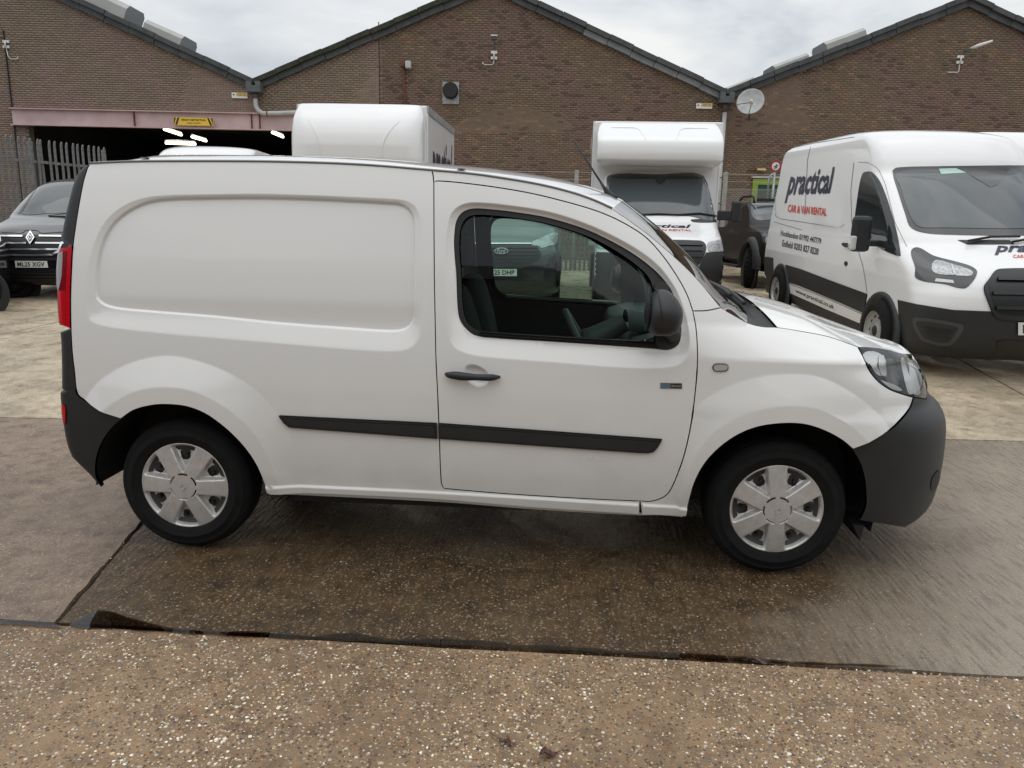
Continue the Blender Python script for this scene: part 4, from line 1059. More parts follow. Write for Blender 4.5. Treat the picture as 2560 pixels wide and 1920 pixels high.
def skin_off(Q):
    """how far pressed shapes stand out (+) or in (-) of the plain skin"""
    U, z = Q[:, 0], Q[:, 1]; o = np.zeros(len(Q))
    k = (U > uREC_O[:, 0].min() - 0.05) & (U < uREC_O[:, 0].max() + 0.05) & (z > uREC_O[:, 1].min() - 0.05) & (z < uREC_O[:, 1].max() + 0.05)
    if k.any():
        do, di = sdist(Q[k], uREC_O), sdist(Q[k], uREC_I); t = np.clip(do, 0, None) / (np.clip(do, 0, None) + np.clip(-di, 0, None) + 1e-9)
        lowb = sm((1.20 - z[k]) / 0.12); o[k] -= (0.008 + 0.013 * lowb) * soft(t, 0.06) + 0.012 * sm((di + 0.005) / 0.0095)
    k = (U > uWINO[:, 0].min() - 0.05) & (U < uWINO[:, 0].max() + 0.05) & (z > uWINO[:, 1].min() - 0.05) & (z < uWINO[:, 1].max() + 0.05)
    if k.any():
        do, di = sdist(Q[k], uWINO), sdist(Q[k], uWIN); t = np.clip(do, 0, None) / (np.clip(do, 0, None) + np.clip(-di, 0, None) + 1e-9)
        o[k] -= 0.024 * soft(t, 0.08)
    for lo, li, c, h in ((uRO, uRI, 0.0, 0.038), (uFO, uFI, 2.697, 0.030)):
        k = (np.abs(U - (lo[:, 0].min() + lo[:, 0].max()) / 2) < 0.9) & (z < lo[:, 1].max() + 0.03)
        if k.any():
            do, di = sdist(Q[k], lo), sdist(Q[k], li); t = np.where(di > 0, 1, np.clip(do, 0, None) / (np.clip(do, 0, None) + np.clip(-di, 0, None) + 1e-9))
            o[k] += h * soft(t, 0.05) * sm((z[k] - 0.2) / 0.35 + 0.35) * ((1 - 0.85 * sm((U[k] - 0.22) / 0.42)) if c == 0 else (0.12 + 0.88 * sm((U[k] - 1.98) / 0.45)))
    d = np.hypot((U - CUP[0]) / 0.058, (z - CUP[1]) / 0.050); o -= 0.024 * np.sqrt(np.clip(1 - d * d, 0, 1)) * sm((1 - d) / 0.25 + 0.0)
    zc = np.interp(U, SILL[:, 0], SILL[:, 1]); o += 0.011 * sm((zc + 0.004 - z) / 0.016) * (U > SILL[0, 0] - 0.05) * (U < SILL[-1, 0] + 0.02)
    return o


def skin(Q, side=-1, off=0.0, feat=True):
    Q = np.asarray(Q, float); P = K.pt(Q[:, 0], Q[:, 1], side)
    h = 0.0012; dU = np.array([[h, 0]]); dz = np.array([[0, h]])

    def base(q): return K.pt(q[:, 0], q[:, 1], side)
    tu = base(Q + dU) - base(Q - dU); tz = base(Q + dz) - base(Q - dz); n = np.cross(tu, tz); n /= np.linalg.norm(n, axis=1)[:, None] + 1e-12; n *= -side * (1 if side == -1 else 1)
    n = n * np.where((n[:, 1] * side) >= -0.2, 1, -1)[:, None] if False else n
    if not feat: return P + n * off, n
    o0 = skin_off(Q); gu = (skin_off(Q + dU) - skin_off(Q - dU))[:, None]; gv = (skin_off(Q + dz) - skin_off(Q - dz))[:, None]
    n2 = np.cross(tu + n * gu, tz + n * gv); n2 /= np.linalg.norm(n2, axis=1)[:, None] + 1e-12
    if side == 1: n2 = -n2
    return P + n * (o0 + off)[:, None], n2


def inset(lp, d):
    lp = np.asarray(lp); t = np.roll(lp, -1, 0) - np.roll(lp, 1, 0); t /= np.linalg.norm(t, axis=1)[:, None] + 1e-9; n = np.stack([-t[:, 1], t[:, 0]], -1)
    a = (lp[:, 0] * np.roll(lp[:, 1], -1) - np.roll(lp[:, 0], -1) * lp[:, 1]).sum()
    return lp + n * d * (1 if a > 0 else -1)


def dedupe(lp):
    out = [lp[0]]
    for p in lp[1:]:
        if np.linalg.norm(p - out[-1]) > 0.0015: out.append(p)
    if np.linalg.norm(out[0] - out[-1]) < 0.0015: out.pop()
    return np.array(out)


FEATL = [(inset(lp, d), True) for lp, ds in ((resample(uREC_I, 300, True), (-0.010, -0.0055, -0.001, 0.0035, 0.008)), (resample(uREC_O, 260, True), (-0.003, 0.004, 0.012)), (resample(uWINO, 240, True), (-0.002, 0.003, 0.009)), (resample(uRO, 150, True), (-0.004, 0.002, 0.009)), (resample(uRI, 130, True), (-0.008, -0.002, 0.004)), (resample(uFO, 150, True), (-0.004, 0.002, 0.009)), (resample(uFI, 130, True), (-0.008, -0.002, 0.004))) for d in ds]
FEATL += [(np.stack([np.linspace(SILL[0, 0], SILL[-1, 0], 160), np.interp(np.linspace(SILL[0, 0], SILL[-1, 0], 160), SILL[:, 0], SILL[:, 1]) + d], -1), False) for d in (-0.013, -0.008, -0.003, 0.004)]
FEATL += [(CUP + np.stack([0.058 * r_ * np.cos(np.linspace(0, 6.2832, 33)[:-1]), 0.05 * r_ * np.sin(np.linspace(0, 6.2832, 33)[:-1])], -1), True) for r_ in (0.3, 0.55, 0.75, 0.88, 0.97, 1.02)]


def panel(name, loop, m, parent, org, holes=(), off=0.0, gap=0.0024, flange=0.016, feat=True, step=0.028, sides=(-1, 1), skipflange=False):
    lp = dedupe(inset(dedupe(loop), gap)); hs = [dedupe(inset(dedupe(h), -gap * 0.2)) for h in holes]
    pts = lattice(lp, step, 0.008); ok = np.ones(len(pts), bool)
    for h in hs: ok &= sdist(pts, h) < -0.006
    pts = pts[ok]; cons = []
    if feat:
        for fl_, cl_ in FEATL:
            k = sdist(fl_, lp) > 0.004
            for h in hs: k &= sdist(fl_, h) < -0.004
            if not k.any(): continue
            if len(pts): pts = pts[pdist(pts, fl_, cl_) > 0.006]
            cons.append((fl_, k, cl_))
    vo, fo = cdt([lp] + hs, pts, cons); objs = []
    for sd_ in sides:
        P, n = skin(vo, sd_, off, feat); V = list(P); Nn = list(n); Fc = [tuple(f) if sd_ == -1 else tuple(f[::-1]) for f in fo]
        if flange:
            for lq in [lp] + hs:
                p0, n0 = skin(lq, sd_, off, feat); p1 = p0 - n0 * flange; k = len(V); m_ = len(lq); t = np.roll(p0, -1, 0) - np.roll(p0, 1, 0); fn = np.cross(t, n0); fn /= np.linalg.norm(fn, axis=1)[:, None] + 1e-9
                c0 = np.mean(p0, 0)
                V += list(p0) + list(p1); Nn += list(fn) * 2
                for i in range(m_): j = (i + 1) % m_; Fc.append((k + i, k + j, k + m_ + j, k + m_ + i))
        objs.append(mk(name, V, Fc, m, parent, True, normals=Nn, origin=org))
    return objs


KO = np.array([1.35, 0.0, 0.0])
KANGOO = empty('small_panel_van', KO, 'clean white small panel van parked side on with grey bumpers and silver six-spoke wheel trims', 'van')
q = lambda pts, n, s=True: hp(pts, n, False, s)
# rear quarter with the sill under the door
lp = np.vstack([q(L_rear, 90)[::-1], q(L_gut, 90), hp([(1083, 440)]), q(L_doorB, 100), q([(1110, 1221), (1257, 1233.6), (1456, 1246), (1600, 1252.5)], 60), hp([(1598, 1283)]), q(L_sillb, 80), q(L_rarch, 90)[::-1], q(L_rbump, 20)[::-1]])
panel('side_panel', lp, M_PAINT, KANGOO, KO)
DOOR = np.vstack([q(L_doorB, 100), q(L_doorb, 160), q(L_doort, 130)])
doors = panel('front_door', DOOR, M_PAINT, KANGOO, KO, [uWIN])
FEND = np.vstack([q(L_apj, 14)[::-1], hp([(1802, 769)]), q(L_ftop, 90)[::-1], q(L_hl, 40)[::-1], q(L_fbump, 50)[::-1], q(L_farch, 110)[::-1], hp([(1709, 1284), (1650, 1285), (1604, 1284)]), q(L_doorb[3:], 120)])
panel('front_wing', FEND, M_PAINT, KANGOO, KO)
APIL = np.vstack([hp([(1083, 440)]), q(L_doort, 130)[::-1], q(L_apj, 14)[::-1], q(L_glass, 60)[::-1], q(L_gut2, 70)[::-1]])
panel('roof_pillar', APIL, M_PAINT, KANGOO, KO)

panel('pillar_lining', inset(dedupe(APIL), 0.004), M_INT, KANGOO, KO, off=-0.03, gap=0, flange=0, feat=False, step=0.06)
# rear corner: black pillar trim, tail lamp, lower trim, bumper, doors
ub = Uof(0.42)
rl = q(L_rear, 200)
def zcut(py): return rl[np.argmin(np.abs(proj(K.pt(rl[:, 0], rl[:, 1]))[:, 1] - py))]
def zband(py0, py1, n=40):
    a, b = zcut(py0)[1], zcut(py1)[1]; r_ = rl[(rl[:, 1] <= max(a, b) + 1e-6) & (rl[:, 1] >= min(a, b) - 1e-6)]; r_ = r_[np.argsort(-r_[:, 1])]
    return r_
def corner(py0, py1, u0=ub):
    r_ = zband(py0, py1); return np.vstack([r_, np.stack([np.full(12, u0), np.linspace(r_[-1, 1], r_[0, 1], 12)], -1)])
panel('rear_pillar_trim', corner(411, 616), M_TRIM, KANGOO, KO, feat=False)
lamp = corner(612, 824)
lampz0, lampz1 = lamp[:, 1].min(), lamp[:, 1].max()
LAMPS = panel('tail_lamp', lamp, M_REDL, KANGOO, KO, feat=False, off=0.004, step=0.02)
panel('rear_lower_trim', corner(825, 992), M_TRIM, KANGOO, KO, feat=False)
# lamp pieces: dark cap, clear reversing lens, ribs, dark red outer strip
rr_ = zband(614, 823); zc_ = lambda f: lampz0 + (lampz1 - lampz0) * f
cl = hp([(160.6, 628), (158.5, 683), (153, 715), (149.5, 728)], 14); cl = cl[np.argsort(-cl[:, 1])]
lens = np.vstack([cl, np.stack([np.full(8, Uof(0.50)), np.linspace(cl[-1, 1], cl[0, 1], 8)], -1)])
for k_, o in enumerate(panel('reversing_lens', lens, mat('grey_clear_lens', (0.30, 0.31, 0.32), 0.1, spec=0.5), None, KO, feat=False, off=0.0075, gap=0.001, flange=0.003, step=0.02)): o.parent = LAMPS[k_]
cap = np.vstack([rr_[rr_[:, 1] > zc_(0.955)], [[ub, zc_(0.955)], [ub, lampz1]]])
for k_, o in enumerate(panel('lamp_cap', cap, M_DRED, None, KO, feat=False, off=0.0075, gap=0.001, flange=0.003, step=0.02)): o.parent = LAMPS[k_]
ribs_ = []
for k_ in range(46):
    f = 0.03 + 0.90 * k_ / 46; e0 = np.interp(zc_(f), rr_[::-1, 1], rr_[::-1, 0]); i0 = np.interp(zc_(f), cl[::-1, 1], cl[::-1, 0]) if zc_(f) > cl[-1, 1] else Uof(0.75)
    a_, b_ = i0 + 0.004, e0 - 0.022
    if b_ - a_ > 0.004: ribs_.append([(a_, zc_(f)), (b_, zc_(f)), (b_, zc_(f) + 0.0045), (a_, zc_(f) + 0.0045)])
for k_, sd_ in enumerate((-1, 1)):
    parts = []
    for rb_ in ribs_:
        P, n = skin(np.array(rb_), sd_, 0.0055, False); parts.append((list(P), [(0, 1, 2, 3) if sd_ == -1 else (3, 2, 1, 0)]))
    V, Fc = join(parts); mk('lens_ribs', V, Fc, M_DRED, LAMPS[k_], origin=KO)
rb = np.vstack([zband(971, 999), q(L_rbump, 24), ])
zarc = K.inv(np.stack([0.415 * np.cos(t := np.linspace(math.radians(118), math.radians(192), 26)) , np.full(26, -0.89), 0.305 + 0.405 * np.sin(t)], -1))
st = rb[-1]; zarc = zarc[(zarc[:, 1] < st[1]) & (zarc[:, 1] > 0.292)]
rb = np.vstack([rb, zarc, [[zarc[-1, 0] - 0.02, 0.284], [zarc[-1, 0] - 0.06, 0.290], [Uof(0.85), 0.305], [ub - 0.02, 0.315], [Uof(0.0), 0.33]], np.stack([np.full(4, Uof(0.0)), np.linspace(0.4, rb[0, 1], 4)], -1), [[ub, rb[0, 1]]]])
panel('rear_bumper', rb, M_TRIM, KANGOO, KO, feat=False, off=0.006, step=0.03)
refl = hp([(159, 1010), (167, 1012), (169, 1040), (168, 1060), (164, 1060)], 24, True)
panel('rear_reflector', refl, M_REDL, KANGOO, KO, feat=False, off=0.010, flange=0.004, step=0.02)
RD = np.array([[Uof(0), 0.56], [ub - 0.004, 0.56], [ub - 0.004, 0.8], [ub - 0.004, 1.2], [ub - 0.004, 1.70], [Uof(0), 1.70]])
panel('rear_door', resample(RD, 80, True), M_PAINT, KANGOO, KO, feat=False)

# front bumper, headlamp
hb = hp([(2282, 993), (2300, 996), (2314, 998)], 8)
fb = np.vstack([q(L_farch2, 40)[::-1], q(L_fbump, 50), hb, [[Uof(2.72), hb[-1, 1] - 0.002], [Uof(3.0), hb[-1, 1] - 0.03]], [[Uof(3.0), 0.4], [Uof(3.0), 0.19], [Uof(2.8), 0.185], [Uof(2.5), 0.19], [Uof(2.35), 0.20]]])
bumper = panel('front_bumper', fb, M_TRIM, KANGOO, KO, feat=False, off=0.004, step=0.03)
htop = hp([(2143, 866), (2173, 867), (2217, 873), (2250, 882)], 10)
hrt = np.array([[Uof(2.66), htop[-1, 1] - 0.03], [Uof(2.74), htop[-1, 1] - 0.07], [Uof(2.75), hb[-1, 1] + 0.03], [Uof(2.73), hb[-1, 1] + 0.004]])
HL = np.vstack([q(L_hl, 50), htop, hrt, hb[::-1]])
HLo = panel('headlamp', HL, mat('headlamp_bowl', (0.012, 0.012, 0.013), 0.5), KANGOO, KO, feat=False, off=-0.045, flange=-0.045, step=0.025)
M_STRIP = mat('lamp_white_strip', (0.86, 0.86, 0.86), 0.3); M_REFL = mat('lamp_reflector', (0.86, 0.86, 0.85), 0.25); M_GREYR = mat('lamp_grey', (0.22, 0.22, 0.22), 0.3, metal=0.4)
for nm, pts, m, of in (('reflector', [(2163, 878), (2210, 882), (2218, 934), (2200, 934), (2182, 912)], M_REFL, -0.014), ('inner_bezel', [(2200, 889), (2213, 884), (2221, 936), (2208, 934)], M_STRIP, -0.010),
                       ('lamp_bulb_housing', [(2222, 886), (2250, 892), (2262, 960), (2235, 950), (2226, 930)], M_GREYR, -0.030), ('lamp_strip', [(2255, 890), (2264, 894), (2287, 984), (2275, 982)], M_STRIP, -0.008),
                       ('lower_reflector', [(2209, 948), (2222, 952), (2264, 973), (2240, 972)], M_REFL, -0.016), ('outer_reflector', [(2282, 905), (2296, 925), (2306, 955), (2309, 985), (2291, 982)], M_REFL, -0.016)):
    u_ = hp(pts, 40, True)
    for k_, o in enumerate(panel(nm, u_, m, None, KO, feat=False, off=of, gap=0, flange=0.006, step=0.03)): o.parent = HLo[k_]
for k_, o in enumerate(panel('headlamp_lens', HL, M_LENS, None, KO, feat=False, off=0.002, gap=0.003, flange=0.006, step=0.025)): o.parent = HLo[k_]
HLB = np.vstack([HL]);  FPAN = np.array([[Uof(2.75), 0.70], [Uof(3.0), 0.69], [Uof(3.0), 0.90], [Uof(2.70), 0.92]])
panel('nose_panel', resample(FPAN, 60, True), M_PAINT, KANGOO, KO, feat=False)
fog = hp([(2327, 1195), (2335, 1182), (2345, 1175), (2347, 1190), (2340, 1215), (2330, 1226), (2324, 1218)], 30, True)
for k_, o in enumerate(panel('fog_lamp_recess', fog, M_BLACK, None, KO, feat=False, off=0.0065, gap=0, flange=0.004, step=0.02)): o.parent = bumper[k_]

# window: rubber seal, glass, mirror sail
SAIL = hp([(1638, 717), (1655, 700), (1672, 708), (1688, 737), (1699, 770), (1706, 805), (1706, 834), (1699, 859), (1676, 873), (1650, 872), (1641, 854)], 60, True)
for k_, d_ in enumerate(doors):
    sd_ = (-1, 1)[k_]
    for nm, lp_, hol, m, of, fl in (('window_seal', uWIN, [uGLS], M_SEAL, -0.006, 0.02), ('window_glass', inset(uGLS, -0.006), [], M_GLASS, -0.030, 0), ('mirror_sail', SAIL, [], M_SEAL, 0.006, 0.03)):
        o = panel(nm, lp_, m, None, KO, hol, off=of, gap=0.0005, flange=fl, sides=(sd_,), step=0.035)[0]; o.parent = d_
    # door inner trim, seen through the cabin
    o = panel('door_lining', inset(DOOR, 0.012), M_INT, None, KO, [inset(uWIN, -0.004)], off=-0.055, gap=0, flange=0.0, feat=False, sides=(sd_,), step=0.06)[0]; o.parent = d_
    o = panel('window_ledge', np.vstack([hp([(1197, 829), (1369, 841), (1641, 855)], 20), hp([(1641, 862), (1369, 848), (1197, 836)], 20)]), M_INT2, None, KO, (), off=-0.062, gap=0, flange=-0.05, feat=False, sides=(sd_,), step=0.06)[0]; o.parent = d_

# side mouldings, handle, badge, repeater
mA = np.vstack([q([(699, 1038), (1092.6, 1057)], 50, False), q([(1093.6, 1095), (724.6, 1067), (712, 1057), (703, 1045)], 56, False)])
mB = np.vstack([q([(1096.6, 1057), (1654.5, 1097)], 70, False), q([(1650, 1106), (1642, 1119), (1633, 1128), (1620, 1131), (1595, 1130), (1097.6, 1095)], 80, False)])
for nm, lp_, par in (('side_moulding', mA, None), ('side_moulding', mB, doors)):
    mo = panel(nm, lp_, M_TRIM, KANGOO if par is None else None, KO, off=0.013, gap=0, flange=0.013, feat=False, step=0.03)
    tp = dedupe(inset(dedupe(lp_), 0.010))
    t2 = panel('moulding_face', tp, M_TRIM, None, KO, off=0.017, gap=0, flange=0.004, feat=False, step=0.03)
    for k_ in (0, 1):
        t2[k_].parent = mo[k_] if par is None else par[k_]
        if par is not None: mo[k_].parent = par[k_]


def on_skin(px, py, off=0.0, side=-1):
    Q = hp([(px, py)]); P, n = skin(Q, side, off, False); return P[0], n[0]


for k_, sd_ in enumerate((-1, 1)):
    # pull handle: tapered bar bridging the cup
    ctr = [(1116, 934, 0.010), (1122, 935, 0.024), (1140, 936, 0.032), (1165, 938.5, 0.036), (1192, 940, 0.036), (1215, 941, 0.034), (1236, 941.5, 0.026), (1250, 941.5, 0.010)]; rad = [0.007, 0.0165, 0.0185, 0.0165, 0.0135, 0.0145, 0.0145, 0.006]
    P = [on_skin(a, b, c_, sd_)[0] for a, b, c_ in ctr]; P = spline(np.array(P), 26); V, Fc = tubeg(P, np.interp(np.linspace(0, 1, 26), np.linspace(0, 1, 8), rad), 14); mk('door_handle', V, Fc, M_TRIM, doors[k_], True, origin=KO)
badge = q([(1651, 957), (1705, 958), (1705, 972), (1651, 971)], 40, False)
bo = panel('badge', badge, mat('badge_chrome', (0.35, 0.36, 0.37), 0.25, metal=0.8), None, KO, off=0.003, gap=0, flange=0.004, feat=False, step=0.03)
pan = q([(1676, 959.5), (1703, 960), (1703, 970), (1676, 969.5)], 30, False)
b2_ = panel('badge_inlay', pan, M_BLACK, None, KO, off=0.0045, gap=0, flange=0.001, feat=False, step=0.03)
for k_ in (0, 1): bo[k_].parent = doors[k_]; b2_[k_].parent = bo[k_]
V2, F2 = text2d('Z.E.', 0, 0.03); lo_, hi_ = V2.min(0), V2.max(0); V2 = (V2 - lo_) / (hi_ - lo_); pxs = np.stack([1654 + V2[:, 0] * 19, 969 - V2[:, 1] * 9.5], -1); P, n = skin(hp(pxs), -1, 0.0048, False)
mk('badge_letters', P, F2, mat('badge_blue', (0.05, 0.22, 0.35), 0.3), bo[0], origin=KO)
V2, F2 = text2d('100% electric', 0, 0.01); lo_, hi_ = V2.min(0), V2.max(0); V2 = (V2 - lo_) / (hi_ - lo_); pxs = np.stack([1678 + V2[:, 0] * 24, 967 - V2[:, 1] * 5], -1); P, n = skin(hp(pxs), -1, 0.0056, False)
mk('badge_letters', P, F2, M_SILVER, bo[0], origin=KO)
rep = hp([(1781 + 20 + 20 * (abs(math.cos(t)) ** 0.6) * np.sign(math.cos(t)), 918.6 + 10.5 * (abs(math.sin(t)) ** 0.8) * np.sign(math.sin(t))) for t in np.linspace(0, 2 * math.pi, 40)][:-1])
panel('side_repeater', rep, mat('repeater_rim', (0.16, 0.15, 0.145), 0.3), KANGOO, KO, off=0.004, gap=0, flange=0.005, feat=False, step=0.02)
panel('repeater_lens', inset(rep, 0.0045), mat('repeater_clear', (0.46, 0.42, 0.40), 0.12, coat=1), KANGOO, KO, off=0.008, gap=0, flange=0.005, feat=False, step=0.02)
# scrape of bare, paler paint under the moulding
M_SCR = mat('scraped_paint', (0.85, 0.85, 0.84), 0.5)
r_ = np.random.default_rng(5)
for k_ in range(16):
    cx_, cy_ = 1478 + r_.normal(0, 17), 1146 + r_.normal(0, 3) + 0.03 * 0; ln = r_.uniform(2, 9); hh = r_.uniform(0.7, 1.6)
    P, n = skin(hp([(cx_ - ln, cy_), (cx_, cy_ - hh), (cx_ + ln, cy_ + 0.6), (cx_, cy_ + hh)]), -1, 0.0012, True); mk('paint_scrape', P, [(0, 1, 2, 3)], M_SCR, doors[0], origin=KO)


# ---- roof, windscreen, bonnet: cross curves spanning the two sides
def span(E, cz, cx, p=2.2, n=41, top=1.0):
    E = np.asarray(E); s = np.linspace(-1, 1, n); w_ = 1 - np.abs(s) ** p; G = np.zeros((len(E), n, 3)); cz = np.broadcast_to(cz, len(E)); cx = np.broadcast_to(cx, len(E))
    G[:, :, 0] = E[:, 0:1] + cx[:, None] * (1 - s ** 2); G[:, :, 1] = -s[None] * E[:, 1:2]; G[:, :, 1] = np.abs(E[:, 1:2]) * s; G[:, :, 2] = E[:, 2:3] + cz[:, None] * w_
    return G


def sk3(px, n, off=0.0):
    Q = hp(px, n); return skin(Q, -1, off, False)[0]


gut = sk3(L_gut + L_gut2[1:], 90); t = np.linspace(0, 1, 90)
back = gut[0:1].copy()
G = span(gut, 0.075 * sm(t / 0.10 + 0.12) * (1 - 0.25 * t), np.where(t < 0.25, -0.05 * (1 - t / 0.25), 0.10 * sm((t - 0.45) / 0.55)), 2.6)
# raised edge next to the drip channel
s = np.linspace(-1, 1, 41); G[:, :, 2] -= 0.004 * (np.abs(s) > 0.97)
V, Fc = gridg(G); mk('roof', V, [f for f in Fc], M_PAINT, KANGOO, True, origin=KO)
for sd_ in (-1, 1):
    e_ = gut * np.array([1, -sd_, 1]); V, Fc = tubeg(e_ + (0, 0, 0.002), 0.0055, 6); mk('roof_channel', V, Fc, M_GREYR, KANGOO, True, origin=KO)
    for i in (8, 62):
        pz = G[i, 2 if sd_ == -1 else 38] + (0, 0, 0.004); V, Fc = latheg([(0.0, 0.004), (0.016, 0.003), (0.02, 0)], pz, (0, 0, 1), 14); mk('roof_bar_cap', V, Fc, M_TRIM, KANGOO, True, origin=KO)
# tailgate top / roof rear closing
RG = G[0]; lowr = RG.copy(); lowr[:, 2] = 1.70; lowr[:, 0] -= 0.03
V, Fc = gridg(np.array([RG, RG * 0.5 + lowr * 0.5 - np.array([0.008, 0, 0]), lowr])); mk('roof_rear_edge', V, Fc, M_TRIM, KANGOO, True, origin=KO)

wedge = sk3(L_glass + [(1843, 793), (1868, 806)], 40)
hdr = G[-1]
t = np.linspace(0, 1, 40)
GW = span(wedge, 0.056 * (1 - t) + 0.035 * t, 0.10 * (1 - t) + 0.10 * t, 2.4)
V, Fc = gridg(GW); mk('windscreen', V, Fc, M_WSCR, KANGOO, True, origin=KO)
for sd_ in (0, -1):                 # black frit strip along the pillars and header
    V, Fc = gridg(GW[:, (0, 1, 2)] + np.array([0, 0, -0.003]) if sd_ == 0 else GW[:, (-3, -2, -1)] + np.array([0, 0, -0.003])); mk('windscreen_frit', V, Fc, M_SEAL, KANGOO, True, origin=KO)
V, Fc = gridg(GW[:3] + np.array([0, 0, -0.004])); mk('windscreen_frit', V, Fc, M_SEAL, KANGOO, True, origin=KO)
# cowl between glass and bonnet
fedge = sk3([(1943.7, 818), (2005.5, 828), (2070.6, 841), (2143, 866)], 30, 0.0)
nose = K.pt(np.array([Uof(2.62), Uof(2.70)]), np.array([0.905, 0.90]))
fe = np.vstack([fedge, nose])
tb = np.linspace(0, 1, len(fe))
GB_ = span(fe, 0.092 * (1 - tb) + 0.060 * tb, -0.03 * (1 - tb) + 0.04 * tb, 2.3)
V, Fc = gridg(GB_); mk('bonnet', V, Fc, M_PAINT, KANGOO, True, origin=KO)
front = np.array([K.pt(np.array([Uof(u_)]), np.array([0.90]))[0] for u_ in np.linspace(2.70, 3.0, 12)]); 
b0 = GB_[0]; w0 = GW[-1]
low = np.stack([b0[:, 0] * 0.45 + w0[:, 0] * 0.55, b0[:, 1], np.minimum(b0[:, 2], w0[:, 2]) - 0.03], -1)
V, Fc = gridg(np.array([w0 + (0, 0, -0.006), low, b0 + (0, 0, -0.012)])); mk('scuttle_panel', V, Fc, M_SEAL, KANGOO, True, origin=KO)
# wipers
for (i0, j0, j1) in ((36, 10, 24), (36, 20, 34)):
    P = [GB_[0][j0] * 0.4 + GW[38][j0] * 0.6 + (0, 0, 0.0), GW[36][(j0 + j1) // 2] + (0.02, 0, 0.02), GW[33][j1] + (0.02, 0, 0.02)]
    V, Fc = tubeg(spline(np.array(P), 14), np.linspace(0.010, 0.005, 14), 6); mk('wiper_arm', V, Fc, M_SEAL, KANGOO, True, origin=KO)
    P = [GW[35][j0 + 1] + (0.015, 0, 0.014), GW[34][(j0 + j1) // 2] + (0.015, 0, 0.014), GW[31][j1 + 2] + (0.015, 0, 0.014)]
    V, Fc = tubeg(spline(np.array(P), 14), 0.008, 6); mk('wiper_blade', V, Fc, M_SEAL, KANGOO, True, origin=KO)

# aerial on the roof's front edge
ab = onplane(1524, 490, (0, -0.42, 0), np.array([0, 1.0, 0])); at_ = onplane(1433, 350, (0, -0.42, 0), np.array([0, 1.0, 0]))
k = np.argmin(np.linalg.norm(G.reshape(-1, 3) - ab, axis=1)); ab[2] = min(ab[2], G.reshape(-1, 3)[k][2] + 0.01)
V, Fc = tubeg([ab + (0.03, 0, -0.02), ab + (0.0, 0, 0.0), ab * 0.86 + at_ * 0.14, ab * 0.75 + at_ * 0.25], [0.026, 0.020, 0.009, 0.005], 10); mk('aerial_base', V, Fc, M_SEAL, KANGOO, True, origin=KO)
V, Fc = tubeg([ab * 0.78 + at_ * 0.22, at_], [0.005, 0.003], 8); mk('aerial_rod', V, Fc, M_SEAL, KANGOO, True, origin=KO)

# door mirrors
mc = onplane(1652, 781, (0, -0.985, 0), np.array([0, 1.0, 0]))
for k_, sd_ in enumerate((-1, 1)):
    G_ = []
    for v in np.linspace(-1, 1, 22):
        row = []; ph = v * math.pi / 2
        for t in np.linspace(0, 2 * math.pi, 37):
            ex = lambda c_, e_: np.sign(c_) * abs(c_) ** e_
            r0 = ex(math.cos(ph), 0.8 if v > 0 else 0.5); x = 0.076 * r0 * ex(math.cos(t), 0.8) * (1.15 if math.cos(t) > 0 else 0.85); y = 0.105 * r0 * ex(math.sin(t), 0.75); z = 0.093 * ex(math.sin(ph), 0.9)
            wtop = 1 - 0.30 * max(0, z / 0.093) ** 1.3 - 0.10 * max(0, -z / 0.093) ** 4; row.append((mc[0] + x * wtop - 0.10 * (z + 0.03) * 0.3, sd_ * (abs(mc[1]) + y * wtop * -1 * -1), mc[2] + z))
        G_.append(row)
    V, Fc = gridg(G_); mh = mk('mirror_housing', V, Fc, M_TRIM, doors[k_], True, origin=KO)
    # the rearward face: seam and glass
    ring = [(mc[0] - 0.040 + 0.004 * math.cos(t), sd_ * (abs(mc[1]) + 0.085 * math.sin(t)), mc[2] + 0.078 * math.cos(t)) for t in np.linspace(0, 2 * math.pi, 33)]
    V = [(p[0] - 0.016, p[1], p[2]) for p in ring[:-1]]; mk('mirror_glass', V, [tuple(range(32))], mat('mirror_glass', (0.7, 0.72, 0.73), 0.02, metal=1.0), mh, origin=KO)
    sm_ = [(mc[0] - 0.010 - 0.016 * math.cos(t), sd_ * (abs(mc[1]) + 0.1062 * math.sin(t)), mc[2] + 0.0945 * math.cos(t)) for t in np.linspace(0, 2 * math.pi, 41)]
    V, Fc = tubeg(sm_, 0.0022, 5, False); mk('housing_seam', V, Fc, M_BLACK, mh, True, origin=KO)
    p, n = on_skin(1684, 838, 0.0, sd_); V, Fc = tubeg([p, (mc[0] + 0.03, sd_ * (abs(mc[1]) - 0.045), mc[2] - 0.055)], [0.034, 0.03], 12); mk('mirror_foot', V, Fc, M_SEAL, doors[k_], True, origin=KO)

